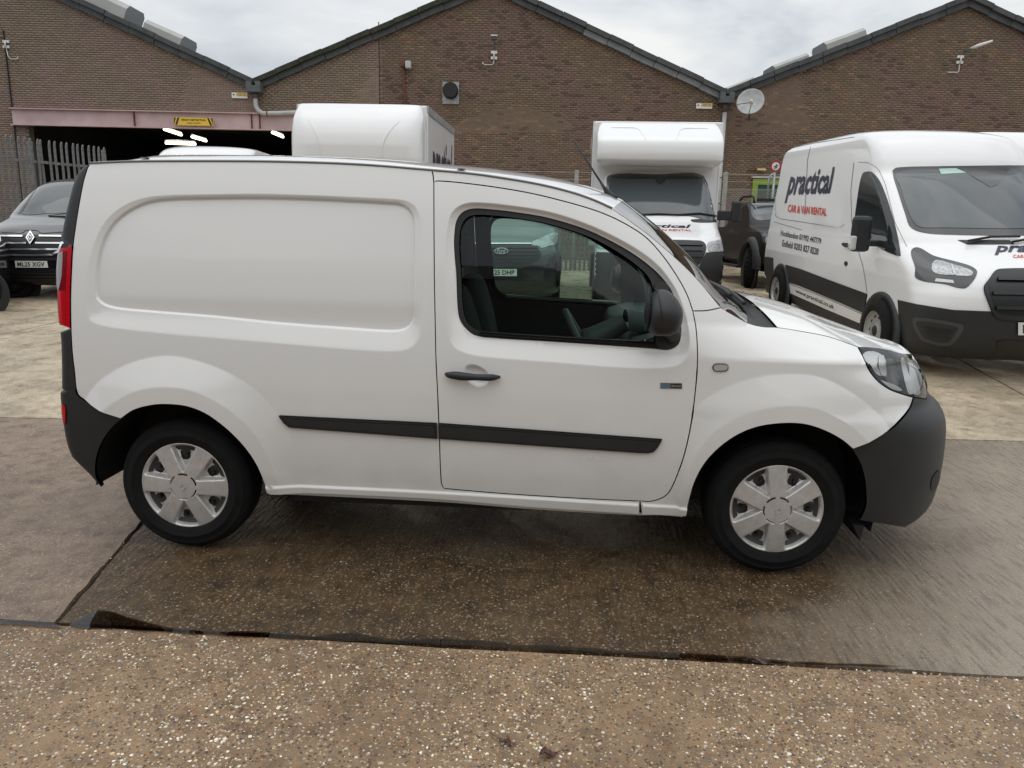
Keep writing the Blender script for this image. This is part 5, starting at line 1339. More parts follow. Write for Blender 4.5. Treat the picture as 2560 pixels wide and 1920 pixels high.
# ---- wheels
def hubcap_grid(nr=44, nt=240):
    R_ = 0.212; rs = np.concatenate([np.linspace(0.0, 0.035, 6), np.linspace(0.037, R_, nr)]); th = np.linspace(0, 2 * math.pi, nt, endpoint=False); V = []; hole = {}
    for i, r in enumerate(rs):
        for t in th:
            ph = (t + math.pi / 6) % (math.pi / 3) - math.pi / 6; lat = abs(r * math.sin(ph)); w_ = 0.026 + 0.05 * (r / R_) * 0.28
            dome = 0.020 * (1 - (r / R_) ** 2)                       # bulges outward at the centre
            vall = sm((lat - w_) / 0.013) * sm((r - 0.055) / 0.03) * sm((R_ - 0.010 - r) / 0.02)
            h = dome - 0.030 * vall - 0.012 * sm((r - (R_ - 0.012)) / 0.012) * 0.8
            h += 0.003 * (r > R_ - 0.010)
            h -= 0.004 * (abs(r - 0.060) < 0.0026) * (abs(ph) > 0.16)
            V.append((r, t, h))
    def is_hole(r, t):
        ph = (t) % (math.pi / 3) - math.pi / 6; cx_, cy_ = r * math.cos(ph) - 0.146, r * math.sin(ph)
        if (abs(cx_ / 0.025) ** 2.8 + abs(cy_ / (0.024 + 0.20 * cx_)) ** 2.8) < 1: return True
        p2 = (t + math.pi / 6) % (math.pi / 3) - math.pi / 6
        return abs(r - 0.060) < 0.0026 and abs(p2) > 0.17
    Fc = []
    for i in range(len(rs) - 1):
        for j in range(nt):
            rm, tm = (rs[i] + rs[i + 1]) / 2, th[j] + math.pi / nt
            if is_hole(rm, tm): continue
            Fc.append((i * nt + j, i * nt + (j + 1) % nt, (i + 1) * nt + (j + 1) % nt, (i + 1) * nt + j))
    return V, Fc


HV, HF = hubcap_grid()
tyre_prof = [(0.204, 0.018), (0.211, 0.012), (0.226, 0.004), (0.241, 0.0005), (0.2435, -0.002), (0.2475, -0.002), (0.250, 0.0005), (0.268, 0.004), (0.276, 0.008), (0.278, 0.006), (0.281, 0.009), (0.288, 0.014), (0.300, 0.026), (0.3075, 0.040), (0.3105, 0.05), (0.3105, 0.062), (0.304, 0.064), (0.304, 0.072), (0.3115, 0.074), (0.3115, 0.098), (0.304, 0.1), (0.304, 0.108), (0.3115, 0.11), (0.3115, 0.13), (0.304, 0.132), (0.304, 0.140), (0.3105, 0.142), (0.3075, 0.165), (0.29, 0.19), (0.25, 0.2), (0.2, 0.19)]


def wheel_meshes():
    out_ = {}
    V, Fc = latheg(tyre_prof, (0, 0, 0), (0, 1, 0), 72); me = bpy.data.meshes.new('tyre'); me.from_pydata([tuple(v) for v in V], [], [f[::-1] for f in Fc]); me.materials.append(M_TYRE); me.update(); me.polygons.foreach_set('use_smooth', [True] * len(Fc)); out_['tyre'] = me
    # tread blocks on the shoulder
    parts = []
    for k in range(84):
        a = 2 * math.pi * k / 84; u_ = np.array([math.cos(a), 0, math.sin(a)]); v_ = np.array([-math.sin(a), 0, math.cos(a)]); parts.append(boxg(u_ * 0.3035 + np.array([0, 0.038, 0]), (0.010, 0.026, 0.013), (u_, (0, 1, 0), v_)))
    V, Fc = join(parts); me = bpy.data.meshes.new('tread_blocks'); me.from_pydata([tuple(v) for v in V], [], Fc); me.materials.append(M_TYRE); me.update(); out_['tread_blocks'] = me
    V = [(r * math.cos(t), 0.018 - h, r * math.sin(t)) for r, t, h in HV]; me = bpy.data.meshes.new('wheel_trim'); me.from_pydata(V, [], [f for f in HF]); me.materials.append(M_SILVER); me.update(); me.polygons.foreach_set('use_smooth', [True] * len(HF)); me.validate(); out_['wheel_trim'] = me
    V, Fc = join([latheg([(0.0, 0.045), (0.06, 0.045), (0.10, 0.05), (0.15, 0.045), (0.19, 0.035), (0.205, 0.02)], (0, 0, 0), (0, 1, 0), 40)]); me = bpy.data.meshes.new('steel_rim'); me.from_pydata([tuple(v) for v in V], [], Fc); me.materials.append(M_STEEL); me.update(); me.polygons.foreach_set('use_smooth', [True] * len(Fc)); out_['steel_rim'] = me
    # bolts seen in the trim openings and the lozenge on the cap
    V, Fc = latheg([(0.0, 0.028), (0.008, 0.028), (0.009, 0.045)], (0.146, 0, 0), (0, 1, 0), 8); me = bpy.data.meshes.new('rim_bolt'); me.from_pydata([tuple(v) for v in V], [], Fc); me.materials.append(M_BLACK); me.update(); out_['rim_bolt'] = me
    P = [(0.0, -0.0045, 0.017), (0.013, -0.0045, 0), (0, -0.0045, -0.017), (-0.013, -0.0045, 0)]; V, Fc = tubeg([P[0], P[1], P[2], P[3], P[0]], 0.0022, 5, False); me = bpy.data.meshes.new('cap_emblem'); me.from_pydata([tuple(v) for v in V], [], Fc); me.materials.append(M_SILVER); me.update(); out_['cap_emblem'] = me
    return out_


WM = wheel_meshes()
for (x, rot, sd_) in ((0.0, math.pi / 6 * 0 + 0.03, -1), (2.697, math.pi / 6 - 0.06, -1), (0.0, 0.4, 1), (2.697, 0.9, 1)):
    t_ = None
    for nm in ('tyre', 'wheel_trim', 'steel_rim', 'cap_emblem') + ('rim_bolt',) * 6:
        o = link(nm if nm != 'tyre' else 'wheel', WM[nm], None, KANGOO if t_ is None else t_)
        if t_ is None: t_ = o; o.location = np.array([x, sd_ * 0.868, 0.3105]) - KO; o.rotation_euler = (0, rot, 0 if sd_ == -1 else math.pi); nb = 0
        if nm == 'tread_blocks': o['kind'] = 'stuff'
        if nm == 'rim_bolt': o.rotation_euler = (0, nb * math.pi / 3 + math.pi / 6 + 0.05, 0); nb += 1
# arch liners, underbody, cabin
for x in (0.0, 2.697):
    for sd_ in (-1, 1):
        rows = []
        for yy in (0.845, 0.6, 0.5): rows.append([(x + 0.43 * math.cos(a) , sd_ * yy, 0.305 + (0.425 if x == 0 else 0.44) * math.sin(a)) for a in np.linspace(-0.20 if x > 1 else -0.02, math.pi + 0.03, 30)])
        V, Fc = gridg(rows); mk('arch_liner', V, Fc, M_BLACK, KANGOO, True, origin=KO)
        V = [(x, sd_ * 0.5, 0.305)] + [(x + 0.43 * math.cos(a), sd_ * 0.5, 0.305 + 0.44 * math.sin(a)) for a in np.linspace(-0.20 if x > 1 else -0.02, math.pi + 0.03, 30)]; mk('arch_back', V, [(0, i, i + 1) for i in range(1, 30)], M_BLACK, KANGOO, origin=KO)
V, Fc = boxg((1.35, 0, 0.27), (1.75, 1.5, 0.10)); mk('underbody', V, Fc, M_BLACK, KANGOO, origin=KO)
V, Fc = boxg((1.35, 0, 0.34), (3.3, 0.98, 0.05)); mk('underbody', V, Fc, M_BLACK, KANGOO, origin=KO)
V, Fc = boxg((1.62, 0, 0.42), (1.2, 1.62, 0.05)); mk('cabin_floor', V, Fc, M_INT, KANGOO, origin=KO)
V, Fc = boxg((1.02, 0, 1.08), (0.03, 1.46, 1.26)); mk('bulkhead', V, Fc, M_INT, KANGOO, origin=KO)
SFL = np.vstack([hp([(685, 1230), (1092, 1248), (1350, 1269), (1600, 1285), (1708, 1285)], 60), hp([(1708, 1296), (1640, 1291), (1600, 1292), (1350, 1278), (1092, 1258), (685, 1238)], 60)])
panel('sill_flange', SFL, M_PAINT, KANGOO, KO, off=-0.012, gap=0, flange=0.01, feat=False, step=0.04)
# mud flap behind the front wheel's bumper corner
V, Fc = prismg([(3.05, -0.82, 0.24), (3.10, -0.82, 0.24), (3.09, -0.82, 0.165)], (0, 0.2, 0)); mk('air_deflector', V, Fc, M_BLACK, KANGOO, origin=KO)
def cushion(name, c, s, m, par, rx=0.0, sub=2, pinch=0.12):
    me = bpy.data.meshes.new(name); bm = bmesh.new(); bmesh.ops.create_cube(bm, size=1); bmesh.ops.subdivide_edges(bm, edges=bm.edges, cuts=3, use_grid_fill=True)
    for v in bm.verts:
        d = v.co * 2; k = 1 - pinch * (d.x ** 2 * d.y ** 2 + d.y ** 2 * d.z ** 2 + d.x ** 2 * d.z ** 2) ; v.co = Vector((v.co.x * s[0] * k, v.co.y * s[1] * k, v.co.z * s[2] * k))
    bmesh.ops.rotate(bm, verts=bm.verts, cent=(0, 0, 0), matrix=Matrix.Rotation(rx, 3, 'Y')); bmesh.ops.translate(bm, verts=bm.verts, vec=Vector(c) - Vector(KO)); bm.to_mesh(me); bm.free(); me.polygons.foreach_set('use_smooth', [True] * len(me.polygons))
    o = link(name, me, m, par); sb = o.modifiers.new('s', 'SUBSURF'); sb.levels = sub; sb.render_levels = sub
    return o
for sd_ in (-1, 1):
    st_ = cushion('seat', (1.48, sd_ * 0.40, 0.62), (0.52, 0.50, 0.20), M_SEAT, KANGOO, -0.12)
    cushion('seat_back', (1.245, sd_ * 0.40, 0.94), (0.17, 0.48, 0.62), M_SEAT, KANGOO, -0.22)
    cushion('head_restraint', (1.13, sd_ * 0.40, 1.37), (0.12, 0.26, 0.20), M_SEAT, KANGOO, -0.15)
# dashboard: swept section with a top shelf, binnacle, centre stack
dz = [(2.08, 0.62), (2.02, 0.80), (1.99, 0.94), (2.03, 1.02), (2.14, 1.055), (2.40, 1.06), (2.58, 1.02), (2.55, 0.6)]
V, Fc = gridg([[(x - 0.10 * (1 - (y / 0.72) ** 2) * -0.4, y, z) for x, z in dz] for y in np.linspace(-0.74, 0.74, 15)]); mk('dashboard', V, Fc, M_INT2, KANGOO, True, origin=KO, sharp=60)
V, Fc = gridg([[(2.03 + 0.25 * t, -0.40 + 0.17 * math.cos(a), 1.05 + 0.085 * math.sin(a) * (1 - 0.6 * t)) for a in np.linspace(0, math.pi, 12)] for t in np.linspace(0, 1, 5)]); mk('instrument_binnacle', V, Fc, M_INT, KANGOO, True, origin=KO)
V, Fc = boxg((2.01, 0.0, 0.82), (0.10, 0.30, 0.36)); bevelled(mk('centre_console', V, Fc, M_INT2, KANGOO, origin=KO), 0.03)
sw = np.array([1.83, -0.40, 0.955]); ax = np.array([0.86, 0, 0.50]); u_ = np.array([0, 1.0, 0]); v_ = np.cross(ax, u_); v_ /= np.linalg.norm(v_)
V, Fc = tubeg([sw + 0.185 * (u_ * math.cos(a) + v_ * math.sin(a)) for a in np.linspace(0, 2 * math.pi, 41)], 0.0165, 10, False); st_ = mk('steering_wheel', V, Fc, M_INT2, KANGOO, True, origin=KO)
for a in (math.pi * 0.0, math.pi, -math.pi / 2):
    V, Fc = tubeg([sw + 0.03 * ax, sw + 0.18 * (u_ * math.cos(a) + v_ * math.sin(a))], [0.022, 0.012], 8); mk('wheel_spoke', V, Fc, M_INT2, st_, True, origin=KO)
V, Fc = latheg([(0.0, -0.03), (0.05, -0.028), (0.068, 0.0), (0.06, 0.04), (0.045, 0.2)], sw + ax * 0.03, ax, 24); mk('wheel_boss', V, Fc, M_INT2, st_, True, origin=KO)
V, Fc = tubeg([(1.62, 0.0, 0.52), (1.66, 0, 0.72), (1.70, 0, 0.80)], [0.03, 0.012, 0.012], 8); mk('gear_lever', V, Fc, M_INT2, KANGOO, True, origin=KO)
V, Fc = tubeg([(1.70, 0, 0.79), (1.705, 0, 0.84)], [0.022, 0.026], 10); mk('gear_knob', V, Fc, M_SEAL, KANGOO, True, origin=KO)
# headlining and inner pillars
HLN = G[::4] * np.array([1, 0.985, 1]) - np.array([0, 0, 0.035]); V, Fc = gridg(HLN); mk('headlining', V, Fc, M_INT, KANGOO, True, origin=KO)

# ================================================================== OTHER VEHICLES
from mathutils.interpolate import poly_3d_calc


def pose(Pf, Pr):
    """matrix from a point under the front axle centre and one under the rear axle centre"""
    Pf, Pr = np.array(Pf, float), np.array(Pr, float); x = (Pf - Pr) / np.linalg.norm(Pf - Pr); y = np.cross((0, 0, 1.0), x); y /= np.linalg.norm(y); z = np.cross(x, y)
    M = np.eye(4); M[:3, 0], M[:3, 1], M[:3, 2], M[:3, 3] = x, y, z, Pf
    return M


def pose_at(px, t, head, wb=3.5, py=640):
    """front axle centre seen at pixel column px at depth t, heading given in the ground plane"""
    p = depth(px, py, t); h = np.append(np.asarray(head, float)[:2], 0); h /= np.linalg.norm(h); r_ = p - h * wb
    p[2] = gz(p[1]); r_[2] = gz(r_[1])
    return pose(p, r_)


class Vehicle:
    def __init__(s, name, label, cat, hull, paint, nz=110, nu=170, group=None, bodyname='body'):
        s.h = hull; hull.build_bvh(nz=nz, nu=nu); s.org = hull.M[:3, 3].copy(); s.root = empty(name, s.org, label, cat, group)
        s.body = mk(bodyname, hull.V, hull.F, paint, s.root, True, origin=s.org, sharp=55)
        me = s.body.data; s.vn = np.zeros((len(hull.V), 3)); 
        for v in me.vertices: s.vn[v.index] = v.normal

    def hit(s, px, py, c=None):
        for k in range(0, 40):
            q = (px, py) if k == 0 else (px + (c[0] - px) * k / 40, py + (c[1] - py) * k / 40)
            r_ = s.h.bvh.ray_cast(Vector(CP), Vector(ray(*q)).normalized())
            if r_[0] is not None:
                f = s.h.F[r_[2]]
                if len(f) == 4: w_ = poly_3d_calc([Vector(s.h.V[i]) for i in f], r_[0]); n = sum(s.vn[i] * a for i, a in zip(f, w_))
                else: n = np.array(r_[1])
                n = n / (np.linalg.norm(n) + 1e-9)
                return np.array(r_[0]), n
            if c is None: return None
        return None

    def map(s, P, off, c=None):
        P = np.asarray(P, float); c = P.mean(0) if c is None else c; V = []; Nn = []
        for p in P:
            r_ = s.hit(p[0], p[1], c)
            if r_ is None: r_ = (s.org.copy(), np.array([0, 0, 1.0]))
            V.append(r_[0] + r_[1] * off); Nn.append(r_[1])
        return np.array(V), np.array(Nn)

    def patch(s, name, px, m, off=0.004, thick=0.006, smooth=True, holes=(), parent=None, mirror=False, step=None, n=None):
        px = np.asarray(px, float); per = np.linalg.norm(np.diff(np.vstack([px, px[:1]]), axis=0), axis=1).sum(); n = n or int(max(16, min(140, per / 4)))
        lp = spline(px, n, True) if smooth else resample(np.vstack([np.linspace(px[i], px[(i + 1) % len(px)], max(2, int(np.linalg.norm(px[(i + 1) % len(px)] - px[i]) / 5) + 1), endpoint=False) for i in range(len(px))]), max(n, len(px) * 3), True) if False else (lp0(px) if not smooth else spline(px, n, True))
        hs = [np.asarray(spline(np.asarray(h_, float), 50, True)) for h_ in holes]
        st_ = step or max(3.5, math.sqrt(max(1, (lp[:, 0].max() - lp[:, 0].min()) * (lp[:, 1].max() - lp[:, 1].min()))) / 28)
        vo, fo = cdt([lp] + hs, lattice(lp, st_, st_ * 0.45)); V, Nn = s.map(vo, off, lp.mean(0)); Fc = [tuple(f[::-1]) for f in fo]; V = list(V); Nn = list(Nn)
        for lq in [lp] + hs:
            p0, n0 = s.map(lq, off, lp.mean(0)); k = len(V); mm = len(lq); t = np.roll(p0, -1, 0) - np.roll(p0, 1, 0); fn = np.cross(n0, t); fn /= np.linalg.norm(fn, axis=1)[:, None] + 1e-9
            V += list(p0) + list(p0 - n0 * thick); Nn += list(fn) * 2
            for i in range(mm): j = (i + 1) % mm; Fc.append((k + i, k + mm + i, k + mm + j, k + j))
        o = mk(name, V, Fc, m, parent or s.root, True, normals=Nn, origin=s.org); outs = [o]
        if mirror:
            M = s.h.M; L_ = s.h.local(np.array(V)); L_[:, 1] *= -1; V2 = s.h.world(L_); N2 = (np.array(Nn) @ M[:3, :3]) * np.array([1, -1, 1]) @ M[:3, :3].T
            outs.append(mk(name, V2, [f[::-1] for f in Fc], m, parent or s.root, True, normals=N2, origin=s.org))
        return outs

    def text(s, txt, quad, m, off=0.006, shear=0.0, bold=0.0, desc=0.0, name='lettering', parent=None, space=1.0):
        """quad TL TR BR BL of the letters' box"""
        V, Fc = text2d(txt, shear, bold, 2, space); lo, hi = V.min(0), V.max(0); V = (V - lo) / (hi - lo); q = np.asarray(quad, float); u_, v = V[:, 0:1], V[:, 1:2]
        P = q[3] * (1 - u_) * (1 - v) + q[2] * u_ * (1 - v) + q[1] * u_ * v + q[0] * (1 - u_) * v
        W_, Nn = s.map(P, off, q.mean(0)); return mk(name, W_, [tuple(f) for f in Fc], m, parent or s.root, origin=s.org)

    def loc(s, x, y, z): return s.h.world(np.array([[x, y, z]]))[0]

    def lbox(s, name, c, sz, m, bev=0.01, parent=None, rot=0.0):
        M = s.h.M[:3, :3]; a = M[:, 0] * math.cos(rot) + M[:, 1] * math.sin(rot); b = -M[:, 0] * math.sin(rot) + M[:, 1] * math.cos(rot)
        V, Fc = boxg(s.loc(*c), sz, (a, b, M[:, 2])); o = mk(name, V, Fc, m, parent or s.root, origin=s.org)
        if bev: bevelled(o, bev, 2)
        return o

    def wheel(s, x, y, R_, rim, style='steel', wd=0.2, steer=0.0):
        M = s.h.M[:3, :3]; sg = 1 if y > 0 else -1; ax = M[:, 1] * sg; ax = ax * math.cos(steer) + M[:, 0] * math.sin(steer) * sg; c = s.loc(x, y, R_); k = R_ / 0.31
        pr_ = [(rim * 0.98, -0.012), (rim * 1.08, -0.002), ((rim + R_) / 2, 0.004), (R_ * 0.96, -0.018), (R_, -0.05), (R_, -wd + 0.04), (R_ * 0.95, -wd), (rim, -wd)]
        V, Fc = latheg(pr_, c, ax, 48); t = mk('wheel', V, Fc, M_TYRE, s.root, True, origin=s.org)
        if style == 'steel':
            V, Fc = latheg([(0, -0.035), (0.05, -0.035), (0.075, -0.03), (0.09, -0.05), (rim * 0.62, -0.035), (rim * 0.80, -0.05), (rim * 0.9, -0.06), (rim * 0.96, -0.03), (rim, -0.008), (rim * 1.03, -0.004)], c, ax, 40); mk('rim', V, Fc, M_RIMS, t, True, origin=s.org)
            u_ = np.cross(ax, (0, 0, 1)); u_ /= np.linalg.norm(u_); v = np.cross(ax, u_)
            for i in range(10):
                a = 2 * math.pi * i / 10; V, Fc = latheg([(0, 0.002), (0.017, 0.002), (0.018, -0.01)], c + ax * -0.041 + (u_ * math.cos(a) + v * math.sin(a)) * rim * 0.73, ax, 10); mk('rim_hole', V, Fc, M_BLACK, t, origin=s.org)
            V, Fc = latheg([(0, -0.02), (0.05, -0.022), (0.062, -0.035)], c, ax, 20); mk('hub_cap', V, Fc, M_BLACK, t, True, origin=s.org)
        elif style == 'alloy':
            u_ = np.cross(ax, (0, 0, 1)); u_ /= np.linalg.norm(u_); v = np.cross(ax, u_)
            V, Fc = latheg([(0, -0.07), (rim * 0.9, -0.07), (rim, -0.01)], c, ax, 40); mk('rim_dish', V, Fc, M_STEEL, t, True, origin=s.org)
            V, Fc = latheg([(rim * 0.9, -0.03), (rim * 0.93, -0.005), (rim * 1.0, -0.004), (rim * 1.02, -0.02)], c, ax, 40); mk('rim', V, Fc, M_ALLOY, t, True, origin=s.org)
            for i in range(10):
                for e_ in (-0.12, 0.12):
                    a = 2 * math.pi * i / 10; b = a + e_; V, Fc = tubeg([c + ax * -0.02 + (u_ * math.cos(a) + v * math.sin(a)) * 0.03, c + ax * -0.022 + (u_ * math.cos(b) + v * math.sin(b)) * rim * 0.93], [0.012, 0.008], 6); mk('rim_spoke', V, Fc, M_ALLOY, t, True, origin=s.org)
        else:
            V, Fc = latheg([(0, -0.03), (rim * 0.5, -0.05), (rim * 0.9, -0.09), (rim, -0.01)], c, ax, 40); mk('rim', V, Fc, M_BLACK, t, True, origin=s.org)
        return t

    def skirt(s, z0, z1, m, off=0.006, name='lower_skirt'):
        G = s.h.grid(nz=6, nu=150, z0=z0, z1=z1); c = G.shape[1]; n = np.zeros_like(G); n[:, :, :2] = np.roll(G, -1, 1)[:, :, :2] - np.roll(G, 1, 1)[:, :, :2]; n = np.stack([n[:, :, 1], -n[:, :, 0], n[:, :, 2] * 0], -1); n /= np.linalg.norm(n, axis=2)[..., None] + 1e-9
        G = G + n * off * np.sign((n * (G - G.mean((0, 1)))).sum()); V = s.h.world(G.reshape(-1, 3)); Fc = [(i * c + j, i * c + (j + 1) % c, (i + 1) * c + (j + 1) % c, (i + 1) * c + j) for i in range(len(G) - 1) for j in range(c)]
        return mk(name, V, Fc, m, s.root, True, origin=s.org)

    def arch(s, x, y, R_, m=None):
        M = s.h.M[:3, :3]; sg = 1 if y > 0 else -1; c = s.loc(x, y, R_ * 0.8); ax = M[:, 1] * sg
        V, Fc = latheg([(0, 0.0), (R_ * 1.22, 0.0), (R_ * 1.24, -0.02)], c, ax, 40); mk('wheel_arch', V, Fc, m or M_BLACK, s.root, origin=s.org)


def lp0(px, d=5.0):
    px = np.asarray(px, float); out_ = []
    for i in range(len(px)):
        a, b = px[i], px[(i + 1) % len(px)]; k = max(1, int(np.linalg.norm(b - a) / d)); out_ += [a + (b - a) * j / k for j in range(k)]
    return np.array(out_)


M_RIMS = mat('grey_steel_rim', (0.42, 0.42, 0.42), 0.4, metal=0.5); M_ALLOY = mat('polished_alloy', (0.62, 0.62, 0.63), 0.22, metal=0.9)
M_DGLASS = mat('dark_vehicle_glass', (0.022, 0.026, 0.028), 0.03, coat=0.0, spec=0.6)
M_WGLASS = mat('grey_windscreen', (0.06, 0.072, 0.078), 0.04, spec=0.75)
M_PLATE = mat('number_plate_white', (0.72, 0.72, 0.68), 0.4); M_NAVY = mat('navy_vinyl', (0.012, 0.016, 0.04), 0.35); M_ORANGE = mat('orange_red_vinyl', (0.62, 0.06, 0.025), 0.35); M_LETTER = mat('black_vinyl', (0.014, 0.014, 0.02), 0.35)
M_BLKP = mat('black_metallic_paint', (0.012, 0.012, 0.018), 0.18, coat=1.0, metal=0.2); M_GRNP = mat('dark_grey_green_paint', (0.055, 0.075, 0.07), 0.22, coat=1.0, metal=0.4); M_BLKP2 = mat('worn_black_paint', (0.010, 0.009, 0.009), 0.35, coat=0.0, spec=0.3)
M_HEADL = mat('headlamp_unit', (0.34, 0.35, 0.36), 0.12, coat=1.0, metal=0.3, var=0.5, vs=40); M_HEADD = mat('headlamp_dark', (0.028, 0.03, 0.033), 0.15, coat=0.4); M_SEAM = mat('panel_seam', (0.16, 0.16, 0.16), 0.6)
M_STICK = mat('pale_green_sticker', (0.45, 0.66, 0.58), 0.5); M_GRILLE = mat('grille_black', (0.010, 0.010, 0.011), 0.4)


def van_hull(M, **kw):
    z = [.22, .35, .5, .7, .85, .95, 1.02, 1.10, 1.18, 1.26, 1.32, 1.40, 1.55, 1.80, 2.00, 2.10, 2.25, 2.40, 2.52, 2.61, 2.67, 2.70]
    xf = [.80, .95, .99, .99, .97, .93, .88, .78, .62, .44, .30, .20, .03, -.28, -.55, -.70, -.78, -.90, -1.06, -1.4, -2.0, -2.8]
    W = [.95, .99, 1.01, 1.03, 1.03, 1.03, 1.025, 1.02, 1.015, 1.01, 1.0, .995, .98, .95, .925, 0.915, .905, .89, .86, .78, .6, .35]
    fa = [.40, .42, .42, .42, .45, .5, .5, .5, .5, .48, .45, .40, .38, .36, .36, .38, .4, .42, .5, .6, .9, 1.0]
    xr = [-4.85] * 4 + [-4.9] * 14 + [-4.9, -4.86, -4.7, -4.3]
    return Hull(z, xf, xr, W, fa, [.15] * 19 + [.3, .5, .6], 2.6, 3.2, 0.012, M)


# ---- large rental van, three-quarter view
Pf = depth(2207, 828, 8.36); Pr = depth(1948, 725, 12.16); hd = Pf - Pr; hd[2] = 0; hd /= np.linalg.norm(hd); rt = np.array([hd[1], -hd[0], 0])
cf_, cr_ = Pf - rt * 0.97, Pr - rt * 0.97; cf_[2] -= 0.35; cr_[2] -= 0.35
print('TRANSIT wb', np.linalg.norm(Pf - Pr), cf_, cr_)
cr_ = cf_ - (cf_ - cr_) / np.linalg.norm(cf_ - cr_) * 3.75
TM = pose(cf_, cr_)
T = Vehicle('rental_van', 'tall white rental van with practical lettering on its side, next to the small van\'s bonnet', 'van', van_hull(TM), M_PAINTC)
X = lambda pts: [(1900 + a / 3.318, 400 + b / 3.318) for a, b in pts]
ws = X([(1100, 85), (1150, 62), (1500, 52), (2190, 45), (2900, 55), (3100, 80), (3160, 120), (3080, 300), (3030, 450), (2960, 570), (2880, 610), (2190, 628), (1500, 618), (1330, 598), (1245, 555), (1205, 450), (1150, 280)])
T.patch('windscreen_surround', ws, M_HEADD, 0.004)
T.patch('windscreen', X([(1125, 130), (1180, 90), (1500, 80), (2190, 72), (2900, 82), (3070, 110), (3105, 150), (3020, 400), (2930, 530), (2190, 570), (1500, 565), (1330, 560), (1275, 520), (1225, 420), (1165, 230)]), M_WGLASS, 0.008)
T.patch('rain_sensor_housing', X([(1650, 75), (2070, 72), (1965, 215), (1905, 230)]), M_HEADD, 0.011, smooth=False)
T.patch('sticker', X([(1480, 76), (1620, 71), (1710, 110), (1500, 122)]), M_STICK, 0.0115, 0.002, smooth=False)
T.patch('side_window', X([(855, 110), (880, 98), (925, 98), (985, 160), (1040, 280), (1090, 430), (1135, 600), (1168, 790), (1155, 800), (985, 725), (880, 640), (800, 565), (790, 480), (808, 330), (830, 190)]), M_DGLASS, 0.005, mirror=True)
T.patch('headlamp', X([(1270, 735), (1450, 800), (1680, 860), (1770, 895), (1800, 935), (1755, 1020), (1690, 1065), (1540, 1032), (1300, 985), (1288, 900)]), M_HEADD, 0.006, mirror=True)
hls = X([(1430, 860), (1470, 835), (1600, 870), (1740, 915), (1765, 945), (1740, 965), (1610, 960), (1440, 935)])
T.patch('headlamp_reflector', hls, M_HEADL, 0.010, mirror=True)
T.patch('headlamp_bar', X([(1580, 870), (1592, 870), (1622, 955), (1605, 958)]), M_CLEAR, 0.014, smooth=False, mirror=True)
T.patch('indicator', X([(1460, 985), (1600, 1000), (1610, 1025), (1450, 1010)]), M_CLEAR, 0.010, smooth=False, mirror=True)
T.patch('front_bumper', X([(1145, 1160), (1300, 1195), (1600, 1243), (1890, 1255), (2290, 1262), (2700, 1255), (3000, 1243), (3290, 1195), (3440, 1160), (3440, 1400), (3400, 1580), (2290, 1700), (1600, 1665), (1300, 1610), (1175, 1570), (1160, 1420)]), M_TRIM, 0.006, smooth=False)
T.patch('grille_frame', X([(1855, 1060), (1900, 985), (1950, 925), (2010, 912), (2290, 908), (2570, 912), (2630, 925), (2680, 985), (2725, 1060), (2690, 1180), (2640, 1290), (2560, 1325), (2290, 1332), (2020, 1325), (1940, 1290), (1890, 1180)]), M_TRIM, 0.018, 0.02)
T.patch('grille', X([(1895, 1060), (1935, 990), (1980, 950), (2290, 945), (2600, 950), (2645, 990), (2685, 1060), (2650, 1180), (2610, 1265), (2290, 1290), (1970, 1265), (1930, 1180)]), M_GRILLE, 0.021, 0.004)
for yy, xa in ((1000, 1960), (1110, 1920), (1225, 1945)):
    T.patch('grille_bar', X([(xa, yy - 12), (2290, yy - 6), (4580 - xa, yy - 12), (4580 - xa, yy + 14), (2290, yy + 20), (xa, yy + 14)]), M_TRIM, 0.045, 0.02, smooth=False)
T.patch('fog_surround', X([(1270, 1325), (1330, 1305), (1660, 1360), (1690, 1390), (1600, 1520), (1530, 1540), (1370, 1505), (1330, 1480)]), mat('lighter_plastic', (0.05, 0.052, 0.055), 0.5), 0.011, 0.008, mirror=True)
T.patch('fog_bezel', X([(1300, 1352), (1340, 1335), (1640, 1385), (1645, 1400), (1570, 1500), (1520, 1512), (1380, 1480), (1355, 1460)]), M_TRIM, 0.013, 0.01, mirror=True)
T.patch('fog_recess', X([(1360, 1375), (1610, 1408), (1550, 1475), (1400, 1455)]), M_GRILLE, 0.016, 0.003, smooth=False, mirror=True)
pl_ = T.patch('number_plate', X([(2130, 1345), (2460, 1345), (2460, 1450), (2130, 1450)]), M_PLATE, 0.024, 0.012, smooth=False)[0]
T.text('PK73 XZA'[:1], X([(2168, 1362), (2205, 1362), (2205, 1435), (2168, 1435)]), M_INK, 0.027, bold=0.02, parent=pl_, name='plate_letters')
T.patch('lower_intake', X([(1970, 1500), (2290, 1510), (2610, 1500), (2600, 1570), (2290, 1600), (1990, 1580)]), M_GRILLE, 0.011, 0.003)
T.patch('bonnet_vent', X([(1640, 665), (2070, 668), (2112, 700), (1722, 702)]), M_GRILLE, 0.006, 0.004, smooth=False)
T.text('practical', X([(1935, 690), (2660, 690), (2650, 790), (1945, 790)]), M_NAVY, 0.006, 0.25, 0.03)
T.text('CAR & VAN RENTAL', X([(2095, 788), (2520, 788), (2515, 815), (2100, 815)]), M_ORANGE, 0.006, 0, 0.02)
T.skirt(0.221, 0.47, M_TRIM)
